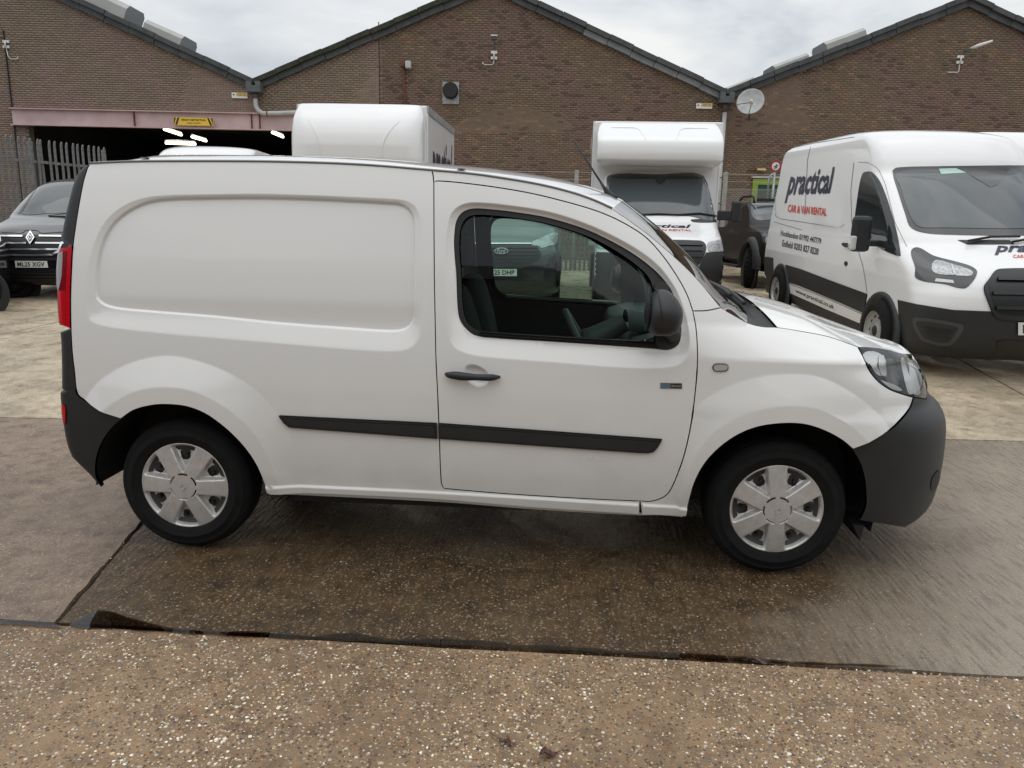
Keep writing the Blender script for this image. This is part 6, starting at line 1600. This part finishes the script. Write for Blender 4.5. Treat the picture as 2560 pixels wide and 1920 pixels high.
# side: mouldings, sill strip, lettering
T.patch('side_moulding', X([(213, 868), (330, 902), (640, 1020), (892, 1112), (878, 1200), (862, 1268), (640, 1170), (330, 1042), (238, 1012), (232, 940)]), M_TRIM, 0.012, 0.012, smooth=False)
T.patch('sill_strip', X([(240, 1026), (560, 1150), (860, 1284), (868, 1368), (560, 1240), (246, 1100)]), M_PAINTC, 0.009, 0.009, smooth=False)
T.text('www.practical.co.uk', X([(302, 1068), (622, 1200), (618, 1250), (300, 1105)]), M_LETTER, 0.011, 0, 0.02)
T.patch('sill', X([(250, 1104), (560, 1246), (900, 1395), (900, 1425), (560, 1290), (250, 1150)]), M_TRIM, 0.006, 0.006, smooth=False)
T.patch('rear_corner_trim', X([(38, 800), (110, 812), (112, 900), (120, 1010), (70, 1000), (34, 930)]), M_TRIM, 0.008, 0.008, smooth=False)
T.text('practical', X([(250, 72), (622, 58), (590, 345), (205, 358)]), M_NAVY, 0.006, 0.22, 0.03)
T.text('CAR & VAN RENTAL', X([(236, 368), (556, 400), (552, 465), (230, 432)]), M_ORANGE, 0.006, 0.0, 0.035)
T.text('Hoddesdon 01992 447779', X([(174, 578), (512, 650), (508, 700), (172, 628)]), M_LETTER, 0.006, 0.1, 0.015)
T.text('Enfield 0203 827 8220', X([(187, 662), (490, 732), (484, 790), (184, 716)]), M_LETTER, 0.006, 0.1, 0.015)
def seam(V_, pts, w_=2.0, m=None, off=0.003, name='panel_seam'):
    P = resample(np.array(pts, float), 24); t = np.gradient(P, axis=0); t /= np.linalg.norm(t, axis=1)[:, None] + 1e-9; n = np.stack([-t[:, 1], t[:, 0]], -1) * w_ / 2
    W1, _ = V_.map(P + n, off, P.mean(0)); W2, _ = V_.map(P - n, off, P.mean(0)); V, Fc = gridg(np.array([W1, W2])); mk(name, V, Fc, m or M_SEAM, V_.root, origin=V_.org)
for sp in ([(780, 20), (755, 250), (762, 520), (800, 700), (860, 900), (890, 1100)], [(820, 18), (900, 22), (980, 70), (1040, 200), (1120, 520), (1180, 640), (1220, 720)], [(130, -70), (450, -140), (780, -190)], [(420, -110), (395, 0), (372, 460)], [(110, 300), (130, 470), (180, 490), (650, 560), (700, 530)], [(120, 515), (350, 580)]):
    seam(T, X(sp), 1.3)
for sp in ([(120, 300), (128, 440), (150, 478), (400, 515), (660, 560), (705, 525)],): seam(T, X(sp), 2.0, M_PAINTC, 0.007, 'pressed_rib')
T.patch('door_handle', X([(698, 690), (730, 690), (765, 708), (760, 728), (720, 722), (698, 708)]), M_TRIM, 0.03, 0.03)
T.patch('fuel_flap_lock', X([(705, 845), (722, 842), (728, 865), (715, 880), (704, 868)]), M_TRIM, 0.008, 0.006)
for (x, y) in ((0, -0.985), (-3.75, -0.985), (0, 0.985), (-3.75, 0.985)):
    T.arch(x, y + (-0.047 if y < 0 else 0.047), 0.355, M_BLACK); T.wheel(x, y * 1.115, 0.355, 0.215, 'steel')
    M_ = T.h.M[:3, :3]; c = T.loc(x, y + (-0.05 if y < 0 else 0.05), 0.30); ax = M_[:, 1] * (1 if y > 0 else -1); V, Fc = latheg([(0.425, -0.03), (0.425, 0.012), (0.49, 0.006), (0.495, -0.03)], c, ax, 48); mk('arch_trim', V, Fc, M_TRIM, T.root, True, origin=T.org)
# mirror
Pm, nm_ = T.map([X([(985, 660)])[0]], 0.0); M_ = T.h.M[:3, :3]
mcen = T.h.local(Pm)[0] + np.array([0.03, -0.22, 0.06])
o = T.lbox('mirror_housing', mcen, (0.10, 0.22, 0.40), M_TRIM, 0.045); T.lbox('mirror_arm', mcen + np.array([0.02, 0.15, -0.10]), (0.06, 0.2, 0.07), M_TRIM, 0.015); T.lbox('mirror_indicator', mcen + np.array([0.02, -0.09, -0.10]), (0.09, 0.07, 0.16), M_CLEAR, 0.02, o)
T.lbox('mirror_housing', mcen * np.array([1, -1, 1]), (0.10, 0.22, 0.40), M_TRIM, 0.045)
for (dx, dy) in ((0, -0.35),):
    for yy in (-0.35, 0.1): 
        P = [T.loc(0.27, yy, 1.375), T.loc(0.22, yy + 0.25, 1.42), T.loc(0.21, yy + 0.55, 1.43)]; V, Fc = tubeg(P, 0.014, 6); mk('wiper', V, Fc, M_SEAL, T.root, True, origin=T.org)
V, Fc = tubeg([T.loc(-1.55, 0.55, 2.36), T.loc(-1.62, 0.6, 2.5)], [0.03, 0.005], 8); mk('aerial', V, Fc, M_SEAL, T.root, True, origin=T.org)


def dup(root, M, M0, label, group=None):
    r_ = root.copy(); COL.objects.link(r_); r_['label'] = label; mp_ = {root: r_}
    Mr = Matrix(M.tolist()) @ Matrix(M0.tolist()).inverted(); r_.matrix_world = Mr @ Matrix.Translation(M0[:3, 3])
    for ch in root.children:
        c = ch.copy(); COL.objects.link(c); c.parent = r_; c.matrix_parent_inverse.identity()
        for g in ch.children:
            d = g.copy(); COL.objects.link(d); d.parent = c; d.matrix_parent_inverse.identity()
    return r_


vw = np.append((depth(488, 600, 1) - CP)[:2], 0); vw /= np.linalg.norm(vw)
h2 = -vw * 0.93 - np.array([vw[1], -vw[0], 0]) * 0.30
dup(T.root, pose_at(478, 13.4, h2, 3.75), TM, 'white van of which only the pale roof shows behind the small van\'s roof')


# ---- box vans
def box_body(V_, x0, x1, w_, z0, z1, m, cornice=None):
    h = V_.h; V, Fc = boxg(((x0 + x1) / 2, 0, (z0 + z1) / 2), (x0 - x1, 2 * w_, z1 - z0)); o = mk('cargo_box', h.world(np.array(V)), Fc, m, V_.root, origin=V_.org); bevelled(o, 0.025, 2)
    mm = cornice or M_GALV
    for sy in (-1, 1):
        V_.lbox('box_rail', ((x0 + x1) / 2, sy * (w_ + 0.006), z1 - 0.06), (x0 - x1 - 0.06, 0.03, 0.12), mm, 0.008); V_.lbox('box_rail', ((x0 + x1) / 2, sy * (w_ + 0.006), z0 + 0.06), (x0 - x1 - 0.06, 0.03, 0.12), mm, 0.008)
        V_.lbox('box_corner', (x0 - 0.03, sy * (w_ + 0.004), (z0 + z1) / 2), (0.08, 0.03, z1 - z0 - 0.25), M_PAINTC, 0.008)
    return o


def cab_hull(M):
    z = [.22, .35, .5, .7, .85, .95, 1.05, 1.15, 1.22, 1.30, 1.40, 1.55, 1.80, 2.00, 2.14, 2.26, 2.34]
    xf_ = [.80, .95, .99, 1.0, .98, .95, .88, .76, .62, .42, .25, .10, -.16, -.38, -.55, -.8, -1.0]
    W_ = [.95, .98, 1.0, 1.01, 1.01, 1.01, 1.005, 1.0, .995, .99, .98, .955, .92, .89, .86, .8, .7]
    return Hull(z, xf_, [-1.4] * 17, W_, [.38, .38, .38, .38, .4, .45, .5, .5, .5, .45, .4, .36, .34, .34, .36, .4, .5], [.1] * 17, 2.8, 3.0, 0.01, M)


SM = pose_at(1637, 12.4, -FH - RH * 0.085, 3.6)
S = Vehicle('box_van', 'white box van facing the yard with a deep white wind deflector over its cab', 'box van', cab_hull(SM), M_PAINTC, bodyname='cab')
Y = lambda pts: [(1400 + a / 3.456, 280 + b / 3.456) for a, b in pts]
zt = S.h.local(np.array([depth(1640, 300, 12.95)]))[0][2] - 0.06
box_body(S, -0.80, -5.0, 1.075, 0.95, zt, M_PAINTC, M_PAINTC)
# nose: own hull on the box front
def nose(V_, x0, z0, z1, fwd, w_, style):
    h = V_.h; zz = np.linspace(z0, z1, 9); t = np.linspace(0, 1, 9)
    if style == 0: xfz = x0 + fwd * np.array([0.74, 0.97, 1.0, 0.99, 0.95, 0.80, 0.55, 0.30, 0.05]); ww = w_ * np.array([0.94, 1.0, 1, 1, 1, 1, 0.99, 0.97, 0.93])
    else: xfz = x0 + fwd * np.array([0.80, 0.95, 1.0, 1.0, 0.97, 0.90, 0.78, 0.58, 0.30]); ww = w_ * np.array([0.97, 1.0, 1, 1, 1, 1, 0.995, 0.975, 0.93])
    N_ = Hull(zz, xfz, [x0 - 0.3] * 9, ww, np.maximum(0.12, (xfz - x0) * 0.75) if style else np.maximum(0.06, (xfz - x0) * 0.34), [0.02] * 9, 5.0 if style == 0 else 3.4, 4.0, 0.0, h.M); V, Fc = N_.mesh(nz=40, nu=120)
    mk('wind_deflector', V, Fc, M_PAINTC, V_.root, True, origin=V_.org, sharp=50)
    return N_


zb_ = S.h.local(np.array([depth(1640, 413, 12.3)]))[0][2]
NS = nose(S, -0.80, zb_, zt - 0.03, 0.70, 1.03, 0)
print('SPRINTER box top', zt, 'nose bottom', zb_)
S.patch('windscreen', Y([(425, 548), (850, 540), (1285, 540), (1310, 640), (1372, 908), (1100, 900), (850, 895), (600, 900), (345, 908), (400, 650)]), M_WGLASS, 0.005)
S.patch('header_band', Y([(440, 552), (850, 546), (1270, 548), (1262, 562), (1180, 575), (540, 575), (450, 562)]), M_HEADD, 0.009)
S.patch('roof_gap', Y([(390, 462), (1240, 455), (1252, 478), (440, 484)]), M_BLACK, 0.006, smooth=False)
S.patch('mirror_sensor', Y([(830, 560), (905, 560), (900, 610), (880, 622), (850, 622), (835, 610)]), M_HEADD, 0.010)
S.patch('grille', Y([(470, 1130), (560, 1112), (850, 1108), (1140, 1112), (1235, 1125), (1262, 1180), (1215, 1300), (1180, 1330), (850, 1345), (520, 1330), (485, 1300), (440, 1180)]), M_GRILLE, 0.012, 0.014)
for yy in (1145, 1190, 1240): S.patch('grille_bar', Y([(470, yy), (850, yy - 8), (1235, yy), (1228, yy + 16), (850, yy + 10), (476, yy + 16)]), M_TRIM, 0.03, 0.012, smooth=False)
S.patch('front_bumper', Y([(262, 1205), (300, 1210), (440, 1215), (500, 1335), (850, 1352), (1200, 1335), (1262, 1215), (1400, 1205), (1448, 1200), (1450, 1330), (1435, 1440), (1300, 1500), (850, 1530), (400, 1500), (262, 1440)]), M_TRIM, 0.007, smooth=False)
S.patch('headlamp', Y([(1280, 1130), (1350, 1112), (1422, 1095), (1434, 1140), (1428, 1192), (1290, 1206), (1276, 1170)]), M_HEADL, 0.009, mirror=True)
S.patch('bonnet_vent', Y([(1130, 930), (1350, 930), (1352, 952), (1150, 952)]), M_GRILLE, 0.004)
S.text('practical', Y([(592, 968), (1130, 975), (1132, 1012), (590, 1004)]), M_NAVY, 0.005, 0.2, 0.03)
S.text('CAR & VAN RENTAL', Y([(640, 1010), (1138, 1016), (1138, 1032), (640, 1026)]), M_ORANGE, 0.005, 0.0, 0.02)
for pts in ([(640, 895), (850, 885), (1020, 893)], [(1020, 893), (1200, 880), (1365, 905)]):
    P, _ = S.map(resample(np.array(Y(pts)), 12), 0.018); V, Fc = tubeg(P, 0.014, 6); mk('wiper', V, Fc, M_SEAL, S.root, True, origin=S.org)
pm = S.h.local(np.array([depth(1840, 530, 12.35)]))[0]
for sg in (1, -1):
    S.lbox('mirror_housing', pm * np.array([1, sg, 1]), (0.12, 0.16, 0.36), M_TRIM, 0.04); S.lbox('mirror_arm', np.array([pm[0], sg * (abs(pm[1]) - 0.18) * (-1 if pm[1] < 0 else 1), pm[2] - 0.06]), (0.06, 0.24, 0.16), M_TRIM, 0.02)
for x in (0, -3.6):
    for y in (-0.93, 0.93): S.arch(x, y * 1.085, 0.34); S.wheel(x, y * 1.075, 0.34, 0.21, 'steel')
S.skirt(0.221, 0.5, M_TRIM); S.lbox('chassis', (-2.8, 0, 0.7), (4.2, 1.2, 0.4), M_BLACK, 0)

# second box van: only its rounded roof nose and lettered side show over the small van
BM = pose_at(893, 12.1, -FH + RH * 0.0 + (-RH) * 0.045, 3.6)
B = Vehicle('box_van', 'white box van with a smooth rounded roof nose and lettered side', 'box van', cab_hull(BM), M_PAINTC, nz=70, nu=120, bodyname='cab')
zt2 = B.h.local(np.array([depth(893, 262, 12.1)]))[0][2]
bo_ = box_body(B, -0.55, -4.1, 1.065, 0.95, zt2, M_PAINTC, M_GALV)
NB_ = nose(B, -0.55, 2.05, zt2 - 0.015, 0.72, 1.055, 1)
B.patch('windscreen', [(768, 470), (1018, 470), (1040, 560), (893, 570), (745, 560)], M_WGLASS, 0.005, smooth=False)
B.patch('grille', [(800, 620), (985, 620), (980, 670), (805, 670)], M_GRILLE, 0.01, smooth=False); B.patch('front_bumper', [(725, 650), (1060, 650), (1055, 720), (730, 720)], M_TRIM, 0.007, smooth=False)
for x in (0, -3.2):
    for y in (-0.93, 0.93): B.arch(x, y * 1.085, 0.34); B.wheel(x, y * 1.075, 0.34, 0.21, 'steel')
B.lbox('chassis', (-2.4, 0, 0.7), (3.4, 1.2, 0.4), M_BLACK, 0)
# lettering on the box side (vehicle's left)
V2, F2 = text2d('practical', 0.22, 0.03); lo_, hi_ = V2.min(0), V2.max(0); V2 = (V2 - lo_) / (hi_ - lo_)
mk('lettering', B.h.world(np.array([(-1.05 - 2.7 * a, 1.065 + 0.003, 1.55 + 1.25 * b) for a, b in V2])), [tuple(f) for f in F2], M_NAVY, B.root, origin=B.org)
V2, F2 = text2d('practical', 0.22, 0.03); V2 = (V2 - lo_) / (hi_ - lo_)
mk('lettering', S.h.world(np.array([(-4.3 + 2.7 * a, -1.075 - 0.003, 1.65 + 1.1 * b) for a, b in V2])), [tuple(f) for f in F2], M_NAVY, S.root, origin=S.org)
V2, F2 = text2d('CAR & VAN RENTAL', 0.0, 0.03); V2 = (V2 - V2.min(0)) / (V2.max(0) - V2.min(0))
mk('lettering', S.h.world(np.array([(-4.0 + 2.4 * a, -1.075 - 0.003, 1.25 + 0.25 * b) for a, b in V2])), [tuple(f) for f in F2], M_ORANGE, S.root, origin=S.org)
# pressed swooshes on the nose
for sg in (-1, 1):
    P = []
    for a in np.linspace(0, 1, 16):
        z = zt2 - 0.30 - 0.62 * a; y = sg * (0.72 - 0.22 * a - 0.10 * math.sin(a * math.pi)); xx, yy = NB_.plan(np.linspace(2, 3, 400), np.full(400, z)); k = np.argmin(np.abs(yy - abs(y))); P.append(B.loc(xx[k] + 0.002, y, z))
    V, Fc = tubeg(P, np.interp(np.linspace(0, 1, 16), [0, 0.5, 1], [0.003, 0.014, 0.003]), 6); mk('pressed_swoosh', V, Fc, M_PAINTC, B.root, True, origin=B.org)
    P = []
    for a in np.linspace(0, 1, 22):
        y = sg * np.interp(a, [0, 0.55, 1], [0.80, 0.42, 0.24]); z = zt - np.interp(a, [0, 0.55, 0.75, 1], [0.13, 0.13, 0.16, 0.36]); xx, yy = NS.plan(np.linspace(2, 3, 400), np.full(400, z)); k = np.argmin(np.abs(yy - abs(y))); P.append(S.loc(xx[k] + 0.002, y, z))
    V, Fc = tubeg(P, np.interp(np.linspace(0, 1, 22), [0, 0.5, 1], [0.008, 0.012, 0.004]), 6); mk('pressed_swoosh', V, Fc, M_PAINTC, S.root, True, origin=S.org)


BM2 = pose_at(2560, 15.6, -FH, 3.6); BM2[:3, :3] *= 1.06
dup(B.root, BM2, BM, 'pale box truck of which only the roof nose shows over the tall rental van')


# ---- mid-size vans with cars' faces
def mid_hull(M, dz=0.0):
    z = [.20, .30, .45, .65, .80, .92, 1.00, 1.08, 1.15, 1.22, 1.28, 1.36, 1.50, 1.68, 1.80, 1.88, 1.94, 1.97]
    xf_ = [.75, .90, .96, .96, .94, .90, .84, .74, .60, .40, .22, .10, -.08, -.34, -.54, -.75, -1.1, -1.6]
    W_ = [.90, .95, .97, .98, .98, .98, .975, .97, .965, .96, .95, .935, .90, .86, .82, .77, .66, .4]
    return Hull(z, xf_, [-4.0] * 14 + [-4.0, -3.95, -3.8, -3.4], W_, [.40, .42, .45, .45, .48, .5, .52, .52, .5, .48, .42, .38, .36, .36, .38, .45, .6, .8], [.15] * 18, 2.5, 3.0, 0.012, M)


RM = pose_at(166, 12.75, -FH, 3.1)
R_ = Vehicle('people_carrier_van', 'glossy black van with chrome grille bars and number plate ML25 XGV by the palisade fence', 'van', mid_hull(RM), M_BLKP)
Z = lambda pts: [(a / 3.4577, 320 + b / 3.4577) for a, b in pts]
R_.patch('windscreen', Z([(352, 500), (380, 488), (560, 476), (640, 472), (900, 480), (950, 500), (985, 600), (1040, 740), (640, 735), (420, 738), (190, 745), (230, 690)]), M_WGLASS, 0.005)
cx_ = 272
def zr(pts): return Z(pts)
R_.patch('grille', zr([(-70, 905), (20, 915), (180, 925), (360, 925), (530, 918), (620, 905), (590, 1010), (520, 1085), (440, 1100), (270, 1108), (110, 1100), (30, 1085), (-30, 1010)]), M_GRILLE, 0.010, 0.012)
for yy, g, xa in ((938, 70, 10), (996, 40, -10), (1048, 0, 40)):
    if g:
        for a, b in ((xa, cx_ - g), (cx_ + g, 2 * cx_ - xa)): R_.patch('chrome_bar', zr([(a, yy - 6), (b, yy - 5), (b, yy + 9), (a, yy + 6)]), M_CHROME, 0.026, 0.012, smooth=False)
    else: R_.patch('chrome_bar', zr([(xa, yy - 6), (2 * cx_ - xa, yy - 6), (2 * cx_ - xa, yy + 8), (xa, yy + 8)]), M_CHROME, 0.026, 0.012, smooth=False)
for sg in (1, -1):
    fx = lambda x: cx_ + sg * (x - cx_); R_.patch('chrome_bar', zr([(fx(-5), 985), (fx(12), 985), (fx(45), 1060), (fx(90), 1088), (fx(200), 1092), (fx(cx_), 1092), (fx(cx_), 1106), (fx(85), 1104), (fx(30), 1075)]), M_CHROME, 0.022, 0.01, smooth=False)
dia = lambda s: zr([(cx_, 955 - 55 * s), (cx_ + 38 * s, 955), (cx_, 955 + 55 * s), (cx_ - 38 * s, 955)])
lg = R_.patch('emblem', dia(1.0), M_CHROME, 0.04, 0.03, smooth=False)[0]; R_.patch('emblem_core', dia(0.66), M_GRILLE, 0.042, 0.002, smooth=False, parent=lg); R_.patch('emblem_core', dia(0.42), M_CHROME, 0.044, 0.002, smooth=False, parent=lg); R_.patch('emblem_core', dia(0.26), M_GRILLE, 0.046, 0.002, smooth=False, parent=lg)
pp = R_.patch('number_plate', zr([(138, 1147), (415, 1149), (425, 1206), (146, 1205)]), M_PLATE, 0.03, 0.02, smooth=False)[0]
R_.text('ML25 XGV', zr([(160, 1156), (394, 1158), (396, 1197), (164, 1196)]), M_INK, 0.033, 0, 0.025, parent=pp, name='plate_letters', space=1.05)
R_.patch('headlamp', zr([(-150, 880), (-40, 900), (20, 912), (25, 940), (-20, 960), (-130, 950)]), M_HEADL, 0.008, mirror=True)
R_.patch('lower_grille', zr([(20, 1225), (270, 1235), (520, 1225), (500, 1320), (270, 1330), (50, 1320)]), M_GRILLE, 0.010, 0.004)
for yy in (1250, 1275, 1300): R_.patch('grille_slat', zr([(45, yy), (500, yy), (498, yy + 6), (48, yy + 6)]), M_TRIM, 0.02, 0.01, smooth=False)
R_.patch('front_bumper', zr([(-120, 1120), (20, 1120), (270, 1125), (520, 1120), (650, 1120), (640, 1140), (270, 1146), (-110, 1140)]), M_TRIM, 0.008, smooth=False)
seam(R_, zr([(-60, 895), (60, 905), (190, 912), (225, 885), (320, 885), (355, 912), (480, 905), (600, 895)]), 1.6, M_BLACK, 0.004)
R_.patch('side_glass', zr([(150, 745), (320, 500), (330, 505), (180, 742)]), M_DGLASS, 0.004, smooth=False)
for x in (0, -3.1):
    for y in (-0.88, 0.88): R_.arch(x, y * 1.10, 0.33); R_.wheel(x, y * 1.085, 0.33, 0.21, 'alloy')
V, Fc = tubeg([R_.loc(0.20, -0.1, 1.30), R_.loc(0.15, 0.35, 1.36)], 0.008, 6); mk('wiper', V, Fc, M_SEAL, R_.root, True, origin=R_.org)

FM = pose_at(1254, 12.45, -FH, 3.1)
FC = Vehicle('mid_size_van', 'dark grey-green van with number plate HK25 DHP, seen through the cab windows', 'van', mid_hull(FM), M_GRNP)
Q_ = lambda pts: [(1180 + a / 4.608, 520 + b / 4.608) for a, b in pts]
FC.patch('windscreen', Q_([(-420, 120), (335, 100), (1090, 120), (1000, -220), (335, -250), (-330, -220)]), M_WGLASS, 0.005)
FC.patch('grille', Q_([(-20, 425), (335, 422), (690, 425), (785, 500), (780, 590), (620, 655), (335, 668), (50, 655), (-110, 590), (-115, 500)]), M_GRILLE, 0.008, 0.01)
for yy in (460, 500, 540, 580, 620): FC.patch('grille_bar', Q_([(-90, yy), (760, yy), (755, yy + 8), (-85, yy + 8)]), M_TRIM, 0.02, 0.01, smooth=False)
FC.patch('chrome_bar', Q_([(-10, 408), (680, 408), (680, 418), (-10, 418)]), M_CHROME, 0.015, 0.01, smooth=False)
FC.patch('headlamp', Q_([(680, 418), (800, 345), (900, 300), (985, 290), (990, 335), (965, 415), (880, 440), (800, 465), (760, 440)]), M_HEADL, 0.008, mirror=True)
FC.patch('front_bumper', Q_([(-330, 480), (-130, 560), (50, 680), (335, 690), (620, 680), (800, 560), (1000, 480), (1005, 900), (800, 960), (335, 980), (-130, 960), (-335, 900)]), M_BLKP, 0.007, smooth=False)
em = FC.patch('emblem', Q_([(338 + 81 * math.cos(t), 508 + 33 * math.sin(t)) for t in np.linspace(0, 2 * math.pi, 25)][:-1]), M_CLEAR, 0.05, 0.03)[0]
FC.patch('emblem_core', Q_([(338 + 74 * math.cos(t), 508 + 27 * math.sin(t)) for t in np.linspace(0, 2 * math.pi, 25)][:-1]), M_NAVY, 0.052, 0.003, parent=em)
FC.text('Ford', Q_([(288, 488), (388, 488), (388, 530), (288, 530)]), M_CLEAR, 0.055, 0.3, 0.0, parent=em, name='emblem_letters')
pp = FC.patch('number_plate', Q_([(130, 700), (517, 702), (515, 783), (130, 780)]), M_PLATE, 0.03, 0.02, smooth=False)[0]
FC.text('HK25 DHP', Q_([(160, 712), (488, 713), (488, 768), (160, 768)]), M_INK, 0.034, 0, 0.02, parent=pp, name='plate_letters')
for x in (0, -3.1):
    for y in (-0.88, 0.88): FC.arch(x, y * 1.10, 0.33); FC.wheel(x, y * 1.085, 0.33, 0.21, 'alloy')

# ---- black pickup with wide arches
PM = pose_at(1984, 16.4, -FH, 3.2)
z = [.50, .60, .80, 1.0, 1.12, 1.20, 1.26, 1.32, 1.42, 1.60, 1.78, 1.86, 1.90]
PH = Hull(z, [.70, .80, .84, .84, .80, .70, .30, -.25, -.42, -.72, -1.02, -1.25, -1.5], [-4.2] * 5 + [-4.2, -4.0, -2.6, -2.55, -2.5, -2.4, -2.3, -2.1], [.88, .92, .94, .94, .93, .91, .88, .86, .83, .77, .71, .66, .5], [.35, .35, .35, .35, .4, .5, .5, .4, .36, .34, .36, .4, .5], [.12] * 13, 2.6, 3.0, 0.01, PM)
P_ = Vehicle('pickup_truck', 'black lifted pickup truck with wide arches and chunky tyres beside the box van', 'pickup', PH, M_BLKP2)
U_ = lambda pts: [(1780 + a / 9.217, 380 + b / 9.217) for a, b in pts]
P_.patch('windscreen', U_([(930, 1085), (1000, 1070), (1400, 1060), (1800, 1070), (1880, 1090), (1960, 1540), (1400, 1560), (960, 1520)]), M_WGLASS, 0.005)
P_.patch('side_window', U_([(440, 1060), (640, 1050), (810, 1180), (800, 1240), (660, 1330), (300, 1350)]), M_DGLASS, 0.004, smooth=False, mirror=True)
P_.patch('headlamp', [(1907, 585), (1925, 590), (1938, 612), (1930, 632), (1915, 620)], M_HEADD, 0.01, mirror=True)
P_.patch('head_lamp_lens', [(1915, 596), (1927, 600), (1930, 615), (1919, 614)], M_HEADL, 0.014, mirror=True)
P_.patch('grille', [(1945, 590), (2040, 590), (2035, 640), (1950, 640)], M_GRILLE, 0.012, smooth=False)
P_.patch('door_decal', [(1823, 578), (1830, 574), (1838, 580), (1848, 578), (1850, 586), (1836, 588), (1828, 586)], M_BLACK, 0.004)
for x in (0, -3.2):
    for y in (-0.94, 0.94):
        P_.arch(x, y * 1.04, 0.43); P_.wheel(x, y * 1.12, 0.41, 0.22, 'dark', 0.28, 0.35 if x == 0 else 0)
        M_ = P_.h.M[:3, :3]; c = P_.loc(x, y * 0.98, 0.50); V, Fc = latheg([(0.50, -0.02), (0.49, 0.13), (0.52, 0.14), (0.60, 0.05), (0.61, -0.02)], c, M_[:, 1] * (1 if y > 0 else -1), 48); V = np.array(V); Fc = [f for f in Fc if V[list(f), 2].mean() > c[2] - 0.06]; mk('arch_flare', V, Fc, M_TRIM, P_.root, True, origin=P_.org)
        M2 = P_.h.M[:3, :3]; sgn = 1 if y > 0 else -1; st__ = 0.35 if x == 0 else 0.0; ax_ = M2[:, 1] * sgn * math.cos(st__) + M2[:, 0] * math.sin(st__) * sgn
        u_ = np.cross(ax_, (0, 0, 1)); u_ /= np.linalg.norm(u_); v_ = np.cross(ax_, u_); c0 = P_.loc(x, y * 1.12, 0.41); parts = []
        for i in range(26):
            for lane in (-0.07, -0.14, -0.21):
                a = 2 * math.pi * (i + (0.5 if lane == -0.14 else 0)) / 26; ra_ = u_ * math.cos(a) + v_ * math.sin(a); ta_ = -u_ * math.sin(a) + v_ * math.cos(a); parts.append(boxg(c0 + ax_ * lane + ra_ * 0.415, (0.03, 0.06, 0.055), (ra_, ax_, ta_)))
        V, Fc = join(parts); tag(mk('tread_blocks', V, Fc, M_TYRE, P_.root, origin=P_.org), kind='stuff')
for sg in (-1, 1):
    Pt = [P_.loc(-1.1, sg * 0.62, 1.86), P_.loc(-1.2, sg * 0.62, 1.99), P_.loc(-1.6, sg * 0.6, 2.02), P_.loc(-2.2, sg * 0.6, 2.0), P_.loc(-2.4, sg * 0.6, 1.86)]; V, Fc = tubeg(spline(np.array(Pt), 20), 0.03, 8); mk('roof_rail', V, Fc, M_BLKP2, P_.root, True, origin=P_.org)
P_.lbox('light_bar', (-1.15, 0, 1.93), (0.08, 1.1, 0.07), M_BLACK, 0.01)
pm = P_.h.local(np.array([depth(1866, 548, 17.2)]))[0]; P_.lbox('mirror_housing', (pm[0], -1.06, pm[2]), (0.12, 0.2, 0.16), M_CHROME, 0.04); P_.lbox('mirror_housing', (pm[0], 1.06, pm[2]), (0.12, 0.2, 0.16), M_CHROME, 0.04)
P_.lbox('chassis', (-1.5, 0, 0.48), (4.4, 1.3, 0.25), M_BLACK, 0)
P_.lbox('side_step', (-1.6, -0.98, 0.42), (1.8, 0.14, 0.06), M_TRIM, 0.02)

# ---- dark car at the left edge: its alloy wheel just enters the view
hc = -RH * 0.95 - FH * 0.32
p = depth(-53, 735, 10.7); p[2] = gz(p[1])
h_ = hc / np.linalg.norm(hc); rgt = np.array([h_[1], -h_[0], 0]); lft = -rgt
cr2 = p + rgt * 0.80; cf2 = cr2 + h_ * 2.45; cf2[2] = gz(cf2[1])
CM = pose(cf2, cr2)
z = [.22, .32, .5, .7, .85, .95, 1.02, 1.2, 1.38, 1.46, 1.5]
CH = Hull(z, [.6, .75, .82, .8, .7, .5, -.1, -.6, -1.0, -1.3, -1.6], [-2.50, -2.55, -2.57, -2.57, -2.56, -2.53, -2.48, -2.4, -2.2, -2.0, -1.8], [.78, .83, .86, .87, .86, .84, .82, .74, .64, .55, .4], [.4] * 11, [.3] * 11, 2.4, 2.6, 0.02, CM)
CAR = Vehicle('parked_car', 'dark car of which only the bright alloy wheel and rear flank enter the view', 'car', CH, M_BLKP, nz=60, nu=120)
for x in (0, -2.45):
    for y in (-0.80, 0.80): CAR.arch(x, y * 1.075, 0.32); CAR.wheel(x, y * 1.10, 0.325, 0.225, 'alloy')
L_ = CH.local(CH.V); vv = np.array([i for i, p in enumerate(L_) if 1.05 < p[2] < 1.36])
CAR.lbox('side_glass', (-1.3, 0.76, 1.18), (1.4, 0.02, 0.2), M_DGLASS, 0); CAR.lbox('side_glass', (-1.3, -0.76, 1.18), (1.4, 0.02, 0.2), M_DGLASS, 0)
